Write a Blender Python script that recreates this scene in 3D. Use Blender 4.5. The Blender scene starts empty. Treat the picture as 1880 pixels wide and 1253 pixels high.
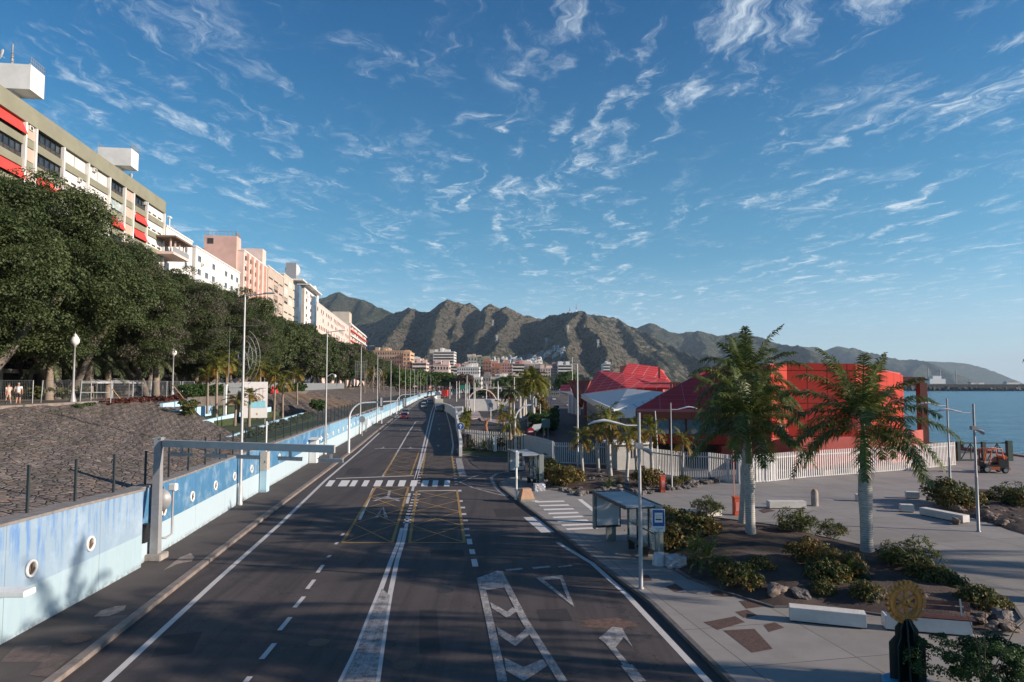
import bpy, bmesh, math, random
import numpy as np
from mathutils import Vector, Matrix, Euler
C = bpy.context.scene.collection
SC = bpy.context.scene
PI = math.pi
# ---------------------------------------------------------------- camera
F = 1253.3; PITCH = math.atan(78.5/F); CAMH = 8.0
cam = bpy.data.objects.new('camera', bpy.data.cameras.new('camera')); C.objects.link(cam)
cam.data.sensor_width = 36; cam.data.lens = 24.0
cam.data.clip_start = 0.1; cam.data.clip_end = 60000
cam.location = (0, 0, CAMH); cam.rotation_euler = (PI/2 + PITCH, 0, 0)
SC.camera = cam
# ---------------------------------------------------------------- sun + sky
SUN_EL = 18.5
SUN_AZ = math.atan2(-0.225, 0.974)             # direction TO the sun, angle from +X
sd = Vector((math.cos(SUN_AZ)*math.cos(math.radians(SUN_EL)), math.sin(SUN_AZ)*math.cos(math.radians(SUN_EL)), math.sin(math.radians(SUN_EL))))
sun = bpy.data.objects.new('sun', bpy.data.lights.new('sun', 'SUN')); C.objects.link(sun)
sun.data.energy = 5.0; sun.data.angle = math.radians(0.5); sun.data.color = (1.0, 0.85, 0.70)
sun.rotation_euler = sd.to_track_quat('Z', 'Y').to_euler()
W = bpy.data.worlds.new('World'); SC.world = W; W.use_nodes = True
SC.view_settings.view_transform = 'Standard'; SC.view_settings.look = 'None'
SC.view_settings.gamma = 1; SC.view_settings.exposure = 0.57
SC.view_settings.use_curve_mapping = False
SC.cycles.volume_bounces = 0; SC.cycles.max_bounces = 6; SC.cycles.diffuse_bounces = 2
SC.cycles.transparent_max_bounces = 8; SC.cycles.use_denoising = True

class NT:
    """small helper for node trees"""
    def __init__(s, t): s.t = t; s.n = t.nodes; s.l = t.links; s.n.clear()
    def new(s, k, **kw):
        n = s.n.new(k)
        for a, b in kw.items(): setattr(n, a, b)
        return n
    def link(s, a, b): s.l.new(a, b)
    def setin(s, n, i, x):
        if x is None: return
        if isinstance(x, bpy.types.NodeSocket): s.l.new(x, n.inputs[i])
        else: n.inputs[i].default_value = x
    def math(s, op, a, b=None, c=None, clamp=False):
        n = s.new('ShaderNodeMath', operation=op, use_clamp=clamp)
        s.setin(n, 0, a); s.setin(n, 1, b); s.setin(n, 2, c); return n.outputs[0]
    def vmath(s, op, a, b=None, scale=None):
        n = s.new('ShaderNodeVectorMath', operation=op)
        s.setin(n, 0, a); s.setin(n, 1, b)
        if scale is not None: s.setin(n, 3, scale)
        return n.outputs[0]
    def noise(s, vec, scale, detail=4, rough=.55, dist=0, out=0, lac=2.0):
        n = s.new('ShaderNodeTexNoise'); s.setin(n, 'Vector', vec)
        n.inputs['Scale'].default_value = scale; n.inputs['Detail'].default_value = detail
        n.inputs['Roughness'].default_value = rough; n.inputs['Distortion'].default_value = dist
        n.inputs['Lacunarity'].default_value = lac
        return n.outputs[out]
    def ramp(s, x, stops, interp='LINEAR'):
        n = s.new('ShaderNodeValToRGB'); s.setin(n, 0, x); e = n.color_ramp.elements
        n.color_ramp.interpolation = interp
        while len(e) < len(stops): e.new(0.5)
        for i, (p, c) in enumerate(stops):
            e[i].position = p; e[i].color = (c, c, c, 1) if isinstance(c, (int, float)) else (*c[:3], 1)
        return n.outputs[0]
    def mix(s, f, a, b, kind='MIX'):
        n = s.new('ShaderNodeMix', data_type='RGBA', blend_type=kind)
        s.setin(n, 0, f)
        for i, x in ((6, a), (7, b)):
            if isinstance(x, tuple): x = (*x[:3], 1)
            s.setin(n, i, x)
        return n.outputs[2]
    def step(s, x, lo, hi):
        n = s.new('ShaderNodeMapRange', interpolation_type='SMOOTHSTEP', clamp=True)
        s.setin(n, 0, x); s.setin(n, 1, lo); s.setin(n, 2, hi); return n.outputs[0]

def build_world():
    t = NT(W.node_tree)
    out = t.new('ShaderNodeOutputWorld'); bg = t.new('ShaderNodeBackground')
    sky = t.new('ShaderNodeTexSky', sky_type='NISHITA')
    sky.sun_disc = False; sky.sun_elevation = math.radians(SUN_EL)
    sky.sun_rotation = PI/2 - SUN_AZ
    sky.altitude = 0; sky.air_density = 1.0; sky.dust_density = 0.05; sky.ozone_density = 2.6
    tc = t.new('ShaderNodeTexCoord'); d = tc.outputs['Generated']
    sep = t.new('ShaderNodeSeparateXYZ'); t.link(d, sep.inputs[0])
    z = t.math('MAXIMUM', sep.outputs[2], 0.015)
    px = t.math('DIVIDE', sep.outputs[0], z); py = t.math('DIVIDE', sep.outputs[1], z)
    cv = t.new('ShaderNodeCombineXYZ'); t.setin(cv, 0, px); t.setin(cv, 1, py)
    P = cv.outputs[0]
    # wind-drawn cirrus: warped, streaked noise in the plane of the cloud layer
    wv = t.noise(P, 1.8, 4, .6, 0, out=1)
    wv = t.vmath('SUBTRACT', wv, (0.5, 0.5, 0.5)); wv = t.vmath('SCALE', wv, scale=0.75)
    Q = t.vmath('ADD', P, wv)
    mp = t.new('ShaderNodeMapping'); t.setin(mp, 0, Q); mp.inputs['Rotation'].default_value = (0, 0, math.radians(14))
    mp.inputs['Scale'].default_value = (2.3, .9, 1)
    streak = t.noise(mp.outputs[0], 3.0, 10, .70, .9)
    puff = t.noise(Q, 1.9, 6, .60, .2)
    cover = t.noise(P, 0.42, 2, .5, 0)
    a = t.math('MULTIPLY', t.step(streak, .43, .76), t.step(puff, .50, .665))
    a = t.math('MULTIPLY', a, t.step(cover, .31, .52))
    mp3 = t.new('ShaderNodeMapping'); t.setin(mp3, 0, t.vmath('ADD', P, t.vmath('SCALE', wv, scale=.5))); mp3.inputs['Rotation'].default_value = (0, 0, math.radians(20)); mp3.inputs['Location'].default_value = (3.1, 1.7, 0)
    mp3.inputs['Scale'].default_value = (2.0, .75, 1)
    tuft = t.noise(mp3.outputs[0], 3.0, 9, .66, .35); tm = t.noise(mp3.outputs[0], .55, 3, .5)
    a2 = t.math('MULTIPLY', t.step(tuft, .505, .775), t.step(tm, .38, .54))
    a = t.math('MAXIMUM', a, t.math('MULTIPLY', a2, .95))
    fade = t.step(sep.outputs[2], .06, .2)
    a = t.math('MULTIPLY', a, t.math('ADD', t.math('MULTIPLY', fade, .25), .75))
    a = t.math('MULTIPLY', a, t.step(sep.outputs[2], .015, .10))
    a = t.math('MULTIPLY', a, 1.45, clamp=True)
    a = t.math('MULTIPLY', a, 0.72)
    # low bank of cloud over the sea on the right
    mp2 = t.new('ShaderNodeMapping'); t.setin(mp2, 0, d); mp2.inputs['Scale'].default_value = (4, 4, 26)
    bank = t.noise(mp2.outputs[0], 1.5, 5, .55)
    hi = t.math('ADD', .018, t.math('MULTIPLY', bank, .045))
    bm = t.math('SUBTRACT', 1.0, t.step(sep.outputs[2], t.math('SUBTRACT', hi, .006), hi))
    bm = t.math('MULTIPLY', bm, t.step(sep.outputs[0], .44, .60)); bm = t.math('MULTIPLY', bm, .55)
    hsv = t.new('ShaderNodeHueSaturation'); hsv.inputs['Saturation'].default_value = 1.32; hsv.inputs['Hue'].default_value = .484
    hsv.inputs['Value'].default_value = 1.0
    t.link(sky.outputs[0], hsv.inputs['Color'])
    tint = t.mix(1.0, hsv.outputs[0], (.86, .99, 1.08), 'MULTIPLY')
    tint = t.mix(t.step(sep.outputs[2], .22, .55), tint, t.mix(1.0, tint, (.52, .74, .93), 'MULTIPLY'))
    low = t.math('SUBTRACT', 1.0, t.step(sep.outputs[2], .0, .22)); tint = t.mix(t.math('MULTIPLY', low, .55), tint, t.mix(1.0, tint, (.80, .93, 1.22), 'MULTIPLY'))
    tint = t.mix(t.math('MULTIPLY', t.math('SUBTRACT', 1.0, t.step(sep.outputs[2], -.02, .19)), .60), tint, (5.2, 6.8, 8.2))
    col = t.mix(bm, tint, (4.6, 5.3, 6.0))
    col = t.mix(a, col, (7.4, 8.3, 9.0))
    t.link(col, bg.inputs[0]); bg.inputs[1].default_value = 0.080
    t.link(bg.outputs[0], out.inputs[0])
build_world()

# ---------------------------------------------------------------- photo geometry -> world points on real surfaces
def _ray(u, v):
    dx = u-940; dz = 626.5-v
    return dx, F*math.cos(PITCH)-dz*math.sin(PITCH), F*math.sin(PITCH)+dz*math.cos(PITCH)
def G(u, v, z=0.0):
    x, y, w = _ray(u, v); k = (z-CAMH)/w; return Vector((x*k, y*k, z))
def D(u, v, Y):
    x, y, w = _ray(u, v); k = Y/y; return Vector((x*k, Y, CAMH+w*k))
def ipol(tab, y):
    if y <= tab[0][0]:
        (a, b), (c, d) = tab[0], tab[1]; return b+(d-b)*(y-a)/(c-a)
    for (a, b), (c, d) in zip(tab, tab[1:]):
        if y <= c: return b+(d-b)*(y-a)/(c-a)
    (a, b), (c, d) = tab[-2], tab[-1]; return d+(d-b)*(y-c)/(c-a)
WALL = [(10, -15.3), (21.5, -15.7), (31.5, -16.3), (45.2, -17.95), (60, -19.3), (73.5, -20.8), (90, -22.3), (110, -24.3), (142, -27.9), (180, -31.2), (230, -36.2), (288, -41.6), (360, -48.2), (430, -53), (500, -55), (560, -52), (640, -44)]
WTOP = [(10, 3.75), (21.5, 3.7), (29, 3.42), (31.5, 3.3), (110, 3.2), (150, 3.0), (280, 2.7), (640, 2.4)]
KERB = [(10, -11.6), (18.9, -12.43), (32.5, -14.0), (44.3, -15.3), (63.4, -17.2), (90, -20), (119, -23.3), (168, -28.6), (230, -34.5), (305, -42.2), (360, -46.5), (430, -50.7), (500, -52.4), (560, -49.3), (640, -41)]
def XW(y): return ipol(WALL, y)
def XK(y): return ipol(KERB, y)
def ZW(y): return ipol(WTOP, y)
def XP(y): return -35.6-0.118*(y-55) if y > 30 else -32.6    # edge of the raised promenade
PZ = 6.35

# ---------------------------------------------------------------- materials
MATS = {}
def mat(name, c, rough=.7, metal=0., var=.10, vs=2., c2=None, c2f=.5, bump=0., bs=25., world=False, spec=.5, emis=None, emis_s=0, trans=0, alpha=1, coat=0):
    if name in MATS: return MATS[name]
    m = bpy.data.materials.new(name); m.use_nodes = True; t = NT(m.node_tree)
    o = t.new('ShaderNodeOutputMaterial'); b = t.new('ShaderNodeBsdfPrincipled'); t.link(b.outputs[0], o.inputs[0])
    b.inputs['Roughness'].default_value = rough; b.inputs['Metallic'].default_value = metal
    b.inputs['Specular IOR Level'].default_value = spec
    if coat: b.inputs['Coat Weight'].default_value = coat; b.inputs['Coat Roughness'].default_value = .08
    if trans: b.inputs['Transmission Weight'].default_value = trans
    if alpha < 1: b.inputs['Alpha'].default_value = alpha
    if world: vec = t.new('ShaderNodeNewGeometry').outputs['Position']
    else: vec = t.new('ShaderNodeTexCoord').outputs['Object']
    n = t.noise(vec, vs, 5, .6)
    if c2 is None:
        lo = tuple(max(0, x*(1-var)) for x in c); hi = tuple(min(1, x*(1+var)) for x in c)
        col = t.ramp(n, [(.3, lo), (.7, hi)])
    else:
        col = t.ramp(n, [(c2f-.12, c), (c2f+.12, c2)])
    t.link(col, b.inputs['Base Color'])
    if bump:
        bn = t.new('ShaderNodeBump'); bn.inputs['Strength'].default_value = bump; bn.inputs['Distance'].default_value = .05
        t.link(t.noise(vec, bs, 5, .6), bn.inputs['Height']); t.link(bn.outputs[0], b.inputs['Normal'])
    if emis: b.inputs['Emission Color'].default_value = (*emis, 1); b.inputs['Emission Strength'].default_value = emis_s
    MATS[name] = m; return m
def custom(name, fn, rough=.75, spec=.4):
    if name in MATS: return MATS[name]
    m = bpy.data.materials.new(name); m.use_nodes = True; t = NT(m.node_tree)
    o = t.new('ShaderNodeOutputMaterial'); b = t.new('ShaderNodeBsdfPrincipled'); t.link(b.outputs[0], o.inputs[0])
    b.inputs['Roughness'].default_value = rough; b.inputs['Specular IOR Level'].default_value = spec
    pos = t.new('ShaderNodeNewGeometry').outputs['Position']
    fn(t, b, pos); MATS[name] = m; return m
def bumpn(t, b, h, s=.5, dist=.05):
    bn = t.new('ShaderNodeBump'); bn.inputs['Strength'].default_value = s; bn.inputs['Distance'].default_value = dist
    t.link(h, bn.inputs['Height']); t.link(bn.outputs[0], b.inputs['Normal'])

# ---------------------------------------------------------------- mesh building
class MB:
    def __init__(s): s.v = []; s.f = []; s.m = []; s.sm = []
    def add(s, vs, fs, mi=0, smooth=False):
        o = len(s.v); s.v += [tuple(x) for x in vs]
        for f in fs: s.f.append(tuple(i+o for i in f)); s.m.append(mi); s.sm.append(smooth)
        return s
    def box(s, x, y, z, sx, sy, sz, rz=0, mi=0, base=False, taper=1, rx=0, ry=0, bev=0):
        if base: z = z+sz/2
        M = Matrix.Translation((x, y, z)) @ Euler((rx, ry, rz)).to_matrix().to_4x4()
        if bev:
            bm = bmesh.new(); bmesh.ops.create_cube(bm, size=1)
            for q in bm.verts: q.co = Vector((q.co.x*sx, q.co.y*sy, q.co.z*sz))
            bmesh.ops.bevel(bm, geom=bm.edges[:], offset=bev, segments=2, affect='EDGES')
            vs = [M @ q.co for q in bm.verts]; bm.verts.index_update()
            fs = [tuple(q.index for q in f.verts) for f in bm.faces]; bm.free()
            return s.add(vs, fs, mi)
        vs = []
        for k in (-.5, .5):
            t = taper if k > 0 else 1
            for a, b in ((-.5, -.5), (.5, -.5), (.5, .5), (-.5, .5)):
                vs.append(M @ Vector((a*sx*t, b*sy*t, k*sz)))
        return s.add(vs, [(3, 2, 1, 0), (4, 5, 6, 7), (0, 1, 5, 4), (1, 2, 6, 5), (2, 3, 7, 6), (3, 0, 4, 7)], mi)
    def poly(s, pts, mi=0): return s.add(pts, [tuple(range(len(pts)))], mi)
    def prism(s, pts, z0, z1, mi=0, mtop=None, bottom=True):
        n = len(pts)
        a = sum(pts[i][0]*pts[(i+1) % n][1]-pts[(i+1) % n][0]*pts[i][1] for i in range(n))
        if a < 0: pts = pts[::-1]
        z0f = z0 if callable(z0) else (lambda p: z0); z1f = z1 if callable(z1) else (lambda p: z1)
        vs = [(p[0], p[1], z0f(p)) for p in pts]+[(p[0], p[1], z1f(p)) for p in pts]
        s.add(vs, [(i, (i+1) % n, n+(i+1) % n, n+i) for i in range(n)], mi)
        s.add(vs[n:], [tuple(range(n))], mi if mtop is None else mtop)
        if bottom: s.add(vs[:n], [tuple(range(n-1, -1, -1))], mi)
        return s
    def loft(s, rings, mi=0, cap=True, smooth=True, close=True):
        n = len(rings[0]); vs = [p for r in rings for p in r]; fs = []
        for i in range(len(rings)-1):
            for j in range(n if close else n-1):
                k = (j+1) % n; fs.append((i*n+j, i*n+k, (i+1)*n+k, (i+1)*n+j))
        s.add(vs, fs, mi, smooth)
        if cap: s.add(list(rings[0])[::-1], [tuple(range(n))], mi); s.add(rings[-1], [tuple(range(n))], mi)
        return s
    def tube(s, pts, r, n=8, mi=0, cap=True):
        pts = [Vector(p) for p in pts]; rr = r if isinstance(r, (list, tuple)) else [r]*len(pts)
        rings = []; up = None
        for i, p in enumerate(pts):
            d = (pts[min(i+1, len(pts)-1)]-pts[max(i-1, 0)]).normalized()
            if up is None: up = Vector((0, 0, 1)) if abs(d.z) < .9 else Vector((1, 0, 0))
            a = d.cross(up).normalized(); b = a.cross(d); up = b
            rings.append([p+(a*math.cos(q)+b*math.sin(q))*rr[i] for q in [2*PI*k/n for k in range(n)]])
        return s.loft(rings, mi, cap)
    def lathe(s, prof, o=(0, 0, 0), n=12, mi=0, cap=True):
        return s.loft([[(o[0]+r*math.cos(2*PI*k/n), o[1]+r*math.sin(2*PI*k/n), o[2]+z) for k in range(n)] for r, z in prof], mi, cap)
    def ico(s, c, r, seed=0, sub=2, jit=.25, sc=(1, 1, 1), mi=0, smooth=False, rz=0):
        bm = bmesh.new(); bmesh.ops.create_icosphere(bm, subdivisions=sub, radius=1); rn = random.Random(seed)
        ph = [rn.uniform(0, 9) for _ in range(6)]; ca, sa = math.cos(rz), math.sin(rz)
        vs = []
        for q in bm.verts:
            p = q.co; k = 1+jit*(math.sin(p.x*2.3+ph[0])*math.sin(p.y*2.9+ph[1])+.6*math.sin(p.z*4+ph[2]+p.x*3))+jit*.4*rn.uniform(-1, 1)
            x, y, z = p.x*k*sc[0]*r, p.y*k*sc[1]*r, p.z*k*sc[2]*r
            vs.append((c[0]+x*ca-y*sa, c[1]+x*sa+y*ca, c[2]+z))
        bm.verts.index_update(); fs = [tuple(q.index for q in f.verts) for f in bm.faces]; bm.free()
        return s.add(vs, fs, mi, smooth)
    def sheet(s, pts, z, mi=0):
        vs = [(p[0], p[1], z) for p in pts]
        a = sum(pts[i][0]*pts[(i+1) % len(pts)][1]-pts[(i+1) % len(pts)][0]*pts[i][1] for i in range(len(pts)))
        if a < 0: vs = vs[::-1]
        return s.add(vs, [tuple(range(len(vs)))], mi)
    def strip(s, pts, w, z, mi=0):
        """painted line of width w along a ground polyline (shared mitred joints)"""
        pts = [Vector((p[0], p[1])) for p in pts]; L = []; R = []
        for i, p in enumerate(pts):
            d = (pts[min(i+1, len(pts)-1)]-pts[max(i-1, 0)]).normalized(); n = Vector((-d.y, d.x))
            ww = (w[i] if isinstance(w, (list, tuple)) else w)/2
            L.append((p.x+n.x*ww, p.y+n.y*ww, z)); R.append((p.x-n.x*ww, p.y-n.y*ww, z))
        k = len(pts); return s.add(R+L, [(i, i+1, k+i+1, k+i) for i in range(k-1)], mi)
    def build(s, name, mats, parent=None, smooth=None):
        me = bpy.data.meshes.new(name); me.from_pydata(s.v, [], s.f)
        for m in (mats if isinstance(mats, (list, tuple)) else [mats]): me.materials.append(m)
        me.polygons.foreach_set('material_index', s.m)
        me.polygons.foreach_set('use_smooth', s.sm if smooth is None else [smooth]*len(s.f)); me.update()
        o = bpy.data.objects.new(name, me); C.objects.link(o)
        if parent: o.parent = parent
        return o
def npmesh(name, V, Q, mats, parent=None, smooth=False, mi=None):
    me = bpy.data.meshes.new(name); V = np.asarray(V, dtype=np.float32); Q = np.asarray(Q, dtype=np.int32)
    k = Q.shape[1]; me.vertices.add(len(V)); me.vertices.foreach_set('co', V.ravel())
    me.loops.add(Q.size); me.loops.foreach_set('vertex_index', Q.ravel())
    me.polygons.add(len(Q)); me.polygons.foreach_set('loop_start', np.arange(0, Q.size, k, dtype=np.int32))
    me.polygons.foreach_set('loop_total', np.full(len(Q), k, dtype=np.int32))
    for m in (mats if isinstance(mats, (list, tuple)) else [mats]): me.materials.append(m)
    if mi is not None: me.polygons.foreach_set('material_index', np.asarray(mi, dtype=np.int32))
    me.polygons.foreach_set('use_smooth', np.full(len(Q), smooth)); me.update(calc_edges=True); me.validate()
    if name is None: return me
    o = bpy.data.objects.new(name, me); C.objects.link(o)
    if parent: o.parent = parent
    return o
def tag(o, label, cat, group=None):
    o['label'] = label; o['category'] = cat
    if group: o['group'] = group
    return o
def thing(name, label, cat, loc=(0, 0, 0), rz=0, group=None, s=1):
    o = bpy.data.objects.new(name, None); C.objects.link(o); o.empty_display_size = .2
    o.location = loc; o.rotation_euler = (0, 0, rz); o.scale = (s, s, s) if not isinstance(s, tuple) else s
    return tag(o, label, cat, group)
def setting(o, kind='structure'): o['kind'] = kind; return o
KIDS = {}
def copy_tree(o, parent=None):
    c = o.copy(); C.objects.link(c); c.parent = parent
    for ch in [x for x in bpy.data.objects if x.parent == o]: copy_tree(ch, c)
    return c
def dup(o, label, loc, rz=0, s=1, group=None):
    """copy a thing with its parts and sub-parts"""
    c = o.copy(); C.objects.link(c); c.location = loc; c.rotation_euler = (0, 0, rz)
    c.scale = (s, s, s) if not isinstance(s, tuple) else s
    if label: c['label'] = label
    if group: c['group'] = group
    for ch in list(o.children):
        d = ch.copy(); C.objects.link(d); d.parent = c
        for g in list(ch.children):
            e = g.copy(); C.objects.link(e); e.parent = d
    return c
ORD = ['first', 'second', 'third', 'fourth', 'fifth', 'sixth', 'seventh', 'eighth', 'ninth', 'tenth', 'eleventh', 'twelfth', 'thirteenth', 'fourteenth', 'fifteenth', 'sixteenth', 'seventeenth', 'eighteenth', 'nineteenth', 'twentieth', 'twenty first', 'twenty second', 'twenty third', 'twenty fourth', 'twenty fifth', 'twenty sixth', 'twenty seventh', 'twenty eighth', 'twenty ninth', 'thirtieth', 'thirty first', 'thirty second', 'thirty third', 'thirty fourth', 'thirty fifth', 'thirty sixth']
# ================================================================= SETTING: ground, roads, markings, sea, mountains
def asphalt(t, b, pos):
    n = t.noise(pos, .25, 6, .62); f = t.noise(pos, 40, 3, .7); p = t.noise(pos, 1.1, 6, .65)
    mp = t.new('ShaderNodeMapping'); t.setin(mp, 0, pos); mp.inputs['Scale'].default_value = (1.3, .05, 1); mp.inputs['Rotation'].default_value = (0, 0, .1)
    tr = t.noise(mp.outputs[0], 1.2, 4, .6)
    c = t.ramp(n, [(.3, (.056, .046, .045)), (.7, (.086, .071, .068))])
    c = t.mix(t.math('MULTIPLY', t.step(tr, .42, .66), .8), c, (.042, .035, .035)); c = t.mix(t.math('MULTIPLY', t.step(f, .5, .75), .35), c, (.11, .10, .10))
    c = t.mix(t.math('MULTIPLY', t.step(p, .62, .75), .5), c, (.035, .032, .034))
    v = t.new('ShaderNodeTexVoronoi', feature='DISTANCE_TO_EDGE'); v.inputs['Scale'].default_value = .16
    t.link(t.vmath('ADD', pos, t.vmath('SCALE', t.noise(pos, .8, 4, .6, 0, 1), scale=2.6)), v.inputs['Vector'])
    c = t.mix(t.math('MULTIPLY', t.math('SUBTRACT', 1, t.step(v.outputs['Distance'], .0, .006)), .8), c, (.02, .02, .022))
    w2 = t.noise(pos, 6, 6, .75); c = t.mix(t.math('MULTIPLY', t.step(w2, .52, .68), .35), c, (.12, .10, .095)); c = t.mix(t.math('MULTIPLY', t.step(t.noise(pos, 1.7, 5, .7), .64, .70), .55), c, (.030, .026, .026))
    t.link(c, b.inputs['Base Color']); bumpn(t, b, t.math('ADD', f, w2), .5, .015)
def walkasph(t, b, pos):
    n = t.noise(pos, .35, 6, .65); f = t.noise(pos, 30, 3, .7); p = t.noise(pos, .9, 7, .7)
    c = t.ramp(n, [(.3, (.058, .048, .046)), (.7, (.10, .084, .080))])
    c = t.mix(t.math('MULTIPLY', t.step(f, .5, .75), .4), c, (.15, .13, .12))
    c = t.mix(t.math('MULTIPLY', t.step(p, .70, .74), .7), c, (.26, .22, .19))
    t.link(c, b.inputs['Base Color']); bumpn(t, b, f, .4, .01)
def plazac(t, b, pos):
    mp = t.new('ShaderNodeMapping'); t.setin(mp, 0, pos); mp.inputs['Rotation'].default_value = (0, 0, -.19)
    br = t.new('ShaderNodeTexBrick'); t.setin(br, 0, mp.outputs[0]); br.inputs['Scale'].default_value = 1
    br.offset = 0; br.inputs['Brick Width'].default_value = 3.4; br.inputs['Row Height'].default_value = 3.0; br.inputs['Mortar Size'].default_value = .018
    br.inputs['Color1'].default_value = (.275, .258, .245, 1); br.inputs['Color2'].default_value = (.24, .226, .216, 1); br.inputs['Mortar'].default_value = (.085, .078, .075, 1)
    n = t.noise(pos, .35, 7, .65); s = t.noise(pos, 2.2, 7, .7); f = t.noise(pos, 50, 2, .6)
    mp2 = t.new('ShaderNodeMapping'); t.setin(mp2, 0, pos); mp2.inputs['Scale'].default_value = (.14, .9, 1); mp2.inputs['Rotation'].default_value = (0, 0, .35)
    w = t.noise(mp2.outputs[0], 1.3, 5, .6)
    c = t.mix(t.math('MULTIPLY', t.step(n, .42, .66), .45), br.outputs[0], (.175, .155, .145))
    c = t.mix(t.math('MULTIPLY', t.step(w, .52, .7), .35), c, (.15, .138, .132))
    c = t.mix(t.math('MULTIPLY', t.step(s, .60, .72), .35), c, (.12, .11, .105))
    c = t.mix(t.math('MULTIPLY', t.step(f, .5, .8), .2), c, (.34, .32, .30))
    t.link(c, b.inputs['Base Color']); bumpn(t, b, f, .25, .008)
def stonef(t, b, pos):
    mp = t.new('ShaderNodeMapping'); t.setin(mp, 0, t.vmath('ADD', pos, t.vmath('SCALE', t.noise(pos, 1.7, 3, .6, 0, 1), scale=.35)))
    mp.inputs['Scale'].default_value = (1.3, 1.0, 1.0); mp.inputs['Rotation'].default_value = (0, 0, .25)
    v = t.new('ShaderNodeTexVoronoi', feature='F1'); v.inputs['Scale'].default_value = 2.3; t.link(mp.outputs[0], v.inputs['Vector'])
    e = t.new('ShaderNodeTexVoronoi', feature='DISTANCE_TO_EDGE'); e.inputs['Scale'].default_value = 2.3; t.link(mp.outputs[0], e.inputs['Vector'])
    sep = t.new('ShaderNodeSeparateColor'); t.link(v.outputs['Color'], sep.inputs[0])
    c = t.ramp(sep.outputs[0], [(0, (.115, .096, .088)), (.3, (.155, .130, .118)), (.60, (.175, .152, .142)), (.71, (.27, .19, .15)), (.84, (.18, .165, .16)), (1, (.29, .235, .20))])
    n = t.noise(pos, 6, 6, .65); c = t.mix(t.math('MULTIPLY', n, .55), c, (.115, .098, .09))
    big = t.noise(pos, .22, 4, .6); c = t.mix(t.math('MULTIPLY', t.step(big, .52, .68), .5), c, (.10, .10, .06))
    c = t.mix(t.math('MULTIPLY', t.step(t.noise(pos, .9, 6, .75), .58, .66), .6), c, (.055, .050, .046)); c = t.mix(t.math('MULTIPLY', t.step(t.noise(pos, .5, 7, .8), .63, .68), .7), c, (.055, .075, .025))
    c = t.mix(t.math('SUBTRACT', 1, t.step(e.outputs['Distance'], .0, .055)), c, (.035, .030, .028))
    t.link(c, b.inputs['Base Color'])
    h = t.math('ADD', t.step(e.outputs['Distance'], .0, .16), t.math('MULTIPLY', t.math('ADD', sep.outputs[1], n), .6)); bumpn(t, b, h, .8, .07)
def wallf(base_u, base_l, stain):
    def fn(t, b, pos):
        mp = t.new('ShaderNodeMapping'); t.setin(mp, 0, pos); mp.inputs['Scale'].default_value = (2.2, 2.2, .22)
        s = t.noise(mp.outputs[0], 1.6, 7, .7); n = t.noise(pos, .8, 6, .65); g = t.noise(pos, 5, 6, .7)
        sep = t.new('ShaderNodeSeparateXYZ'); t.link(pos, sep.inputs[0])
        z = sep.outputs[2]
        if base_l is not None: c0 = t.mix(t.step(z, 1.50, 1.515), base_l, base_u)
        else: c0 = base_u
        up = t.step(z, 1.6, 2.9)
        k = t.math('MULTIPLY', t.step(s, .46, .62), stain); k = t.math('MULTIPLY', k, t.math('ADD', .12, t.math('MULTIPLY', up, .88)) if base_l is not None else .4)
        c = t.mix(k, c0, (.10, .22, .46) if base_l is not None else (.35, .55, .66))
        jy = t.math('FRACT', t.math('DIVIDE', sep.outputs[1], 5.3)); c = t.mix(t.math('MULTIPLY', t.math('SUBTRACT', 1, t.step(jy, .003, .007)), .7), c, (.10, .13, .16))
        c = t.mix(t.math('MULTIPLY', t.step(t.noise(pos, 1.9, 8, .8), .66, .70), .55), c, (.52, .60, .62)) if base_l is not None else c
        c = t.mix(t.math('MULTIPLY', t.step(n, .45, .75), .5), c, (.40, .50, .58)); c = t.mix(t.math('MULTIPLY', t.step(g, .66, .78), .30), c, (.25, .30, .34))
        c = t.mix(t.math('MULTIPLY', t.math('SUBTRACT', 1, t.step(z, .12, .42)), t.math('MULTIPLY', t.step(g, .40, .6), .7)), c, (.16, .17, .17))
        t.link(c, b.inputs['Base Color']); bumpn(t, b, g, .25, .02)
    return fn
def soilf(t, b, pos):
    n = t.noise(pos, .7, 6, .65); f = t.noise(pos, 14, 6, .75)
    c = t.ramp(n, [(.35, (.060, .046, .042)), (.65, (.12, .092, .080))]); c = t.mix(t.math('MULTIPLY', t.step(f, .5, .7), .5), c, (.13, .11, .10))
    t.link(c, b.inputs['Base Color']); bumpn(t, b, f, .9, .06)
def earthf(t, b, pos):
    n = t.noise(pos, .6, 7, .7); f = t.noise(pos, 5, 7, .75)
    c = t.ramp(n, [(.35, (.13, .095, .07)), (.65, (.26, .185, .13))]); c = t.mix(t.step(f, .55, .7), c, (.30, .25, .21)); c = t.mix(t.math('MULTIPLY', t.step(n, .6, .7), .6), c, (.09, .10, .045))
    t.link(c, b.inputs['Base Color']); bumpn(t, b, f, 1, .15)
def landf(t, b, pos):
    n = t.noise(pos, .02, 6, .65); f = t.noise(pos, .5, 5, .7)
    c = t.ramp(n, [(.35, (.075, .068, .066)), (.65, (.115, .102, .095))]); c = t.mix(t.math('MULTIPLY', t.step(f, .5, .7), .4), c, (.16, .145, .135))
    t.link(c, b.inputs['Base Color'])
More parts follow.
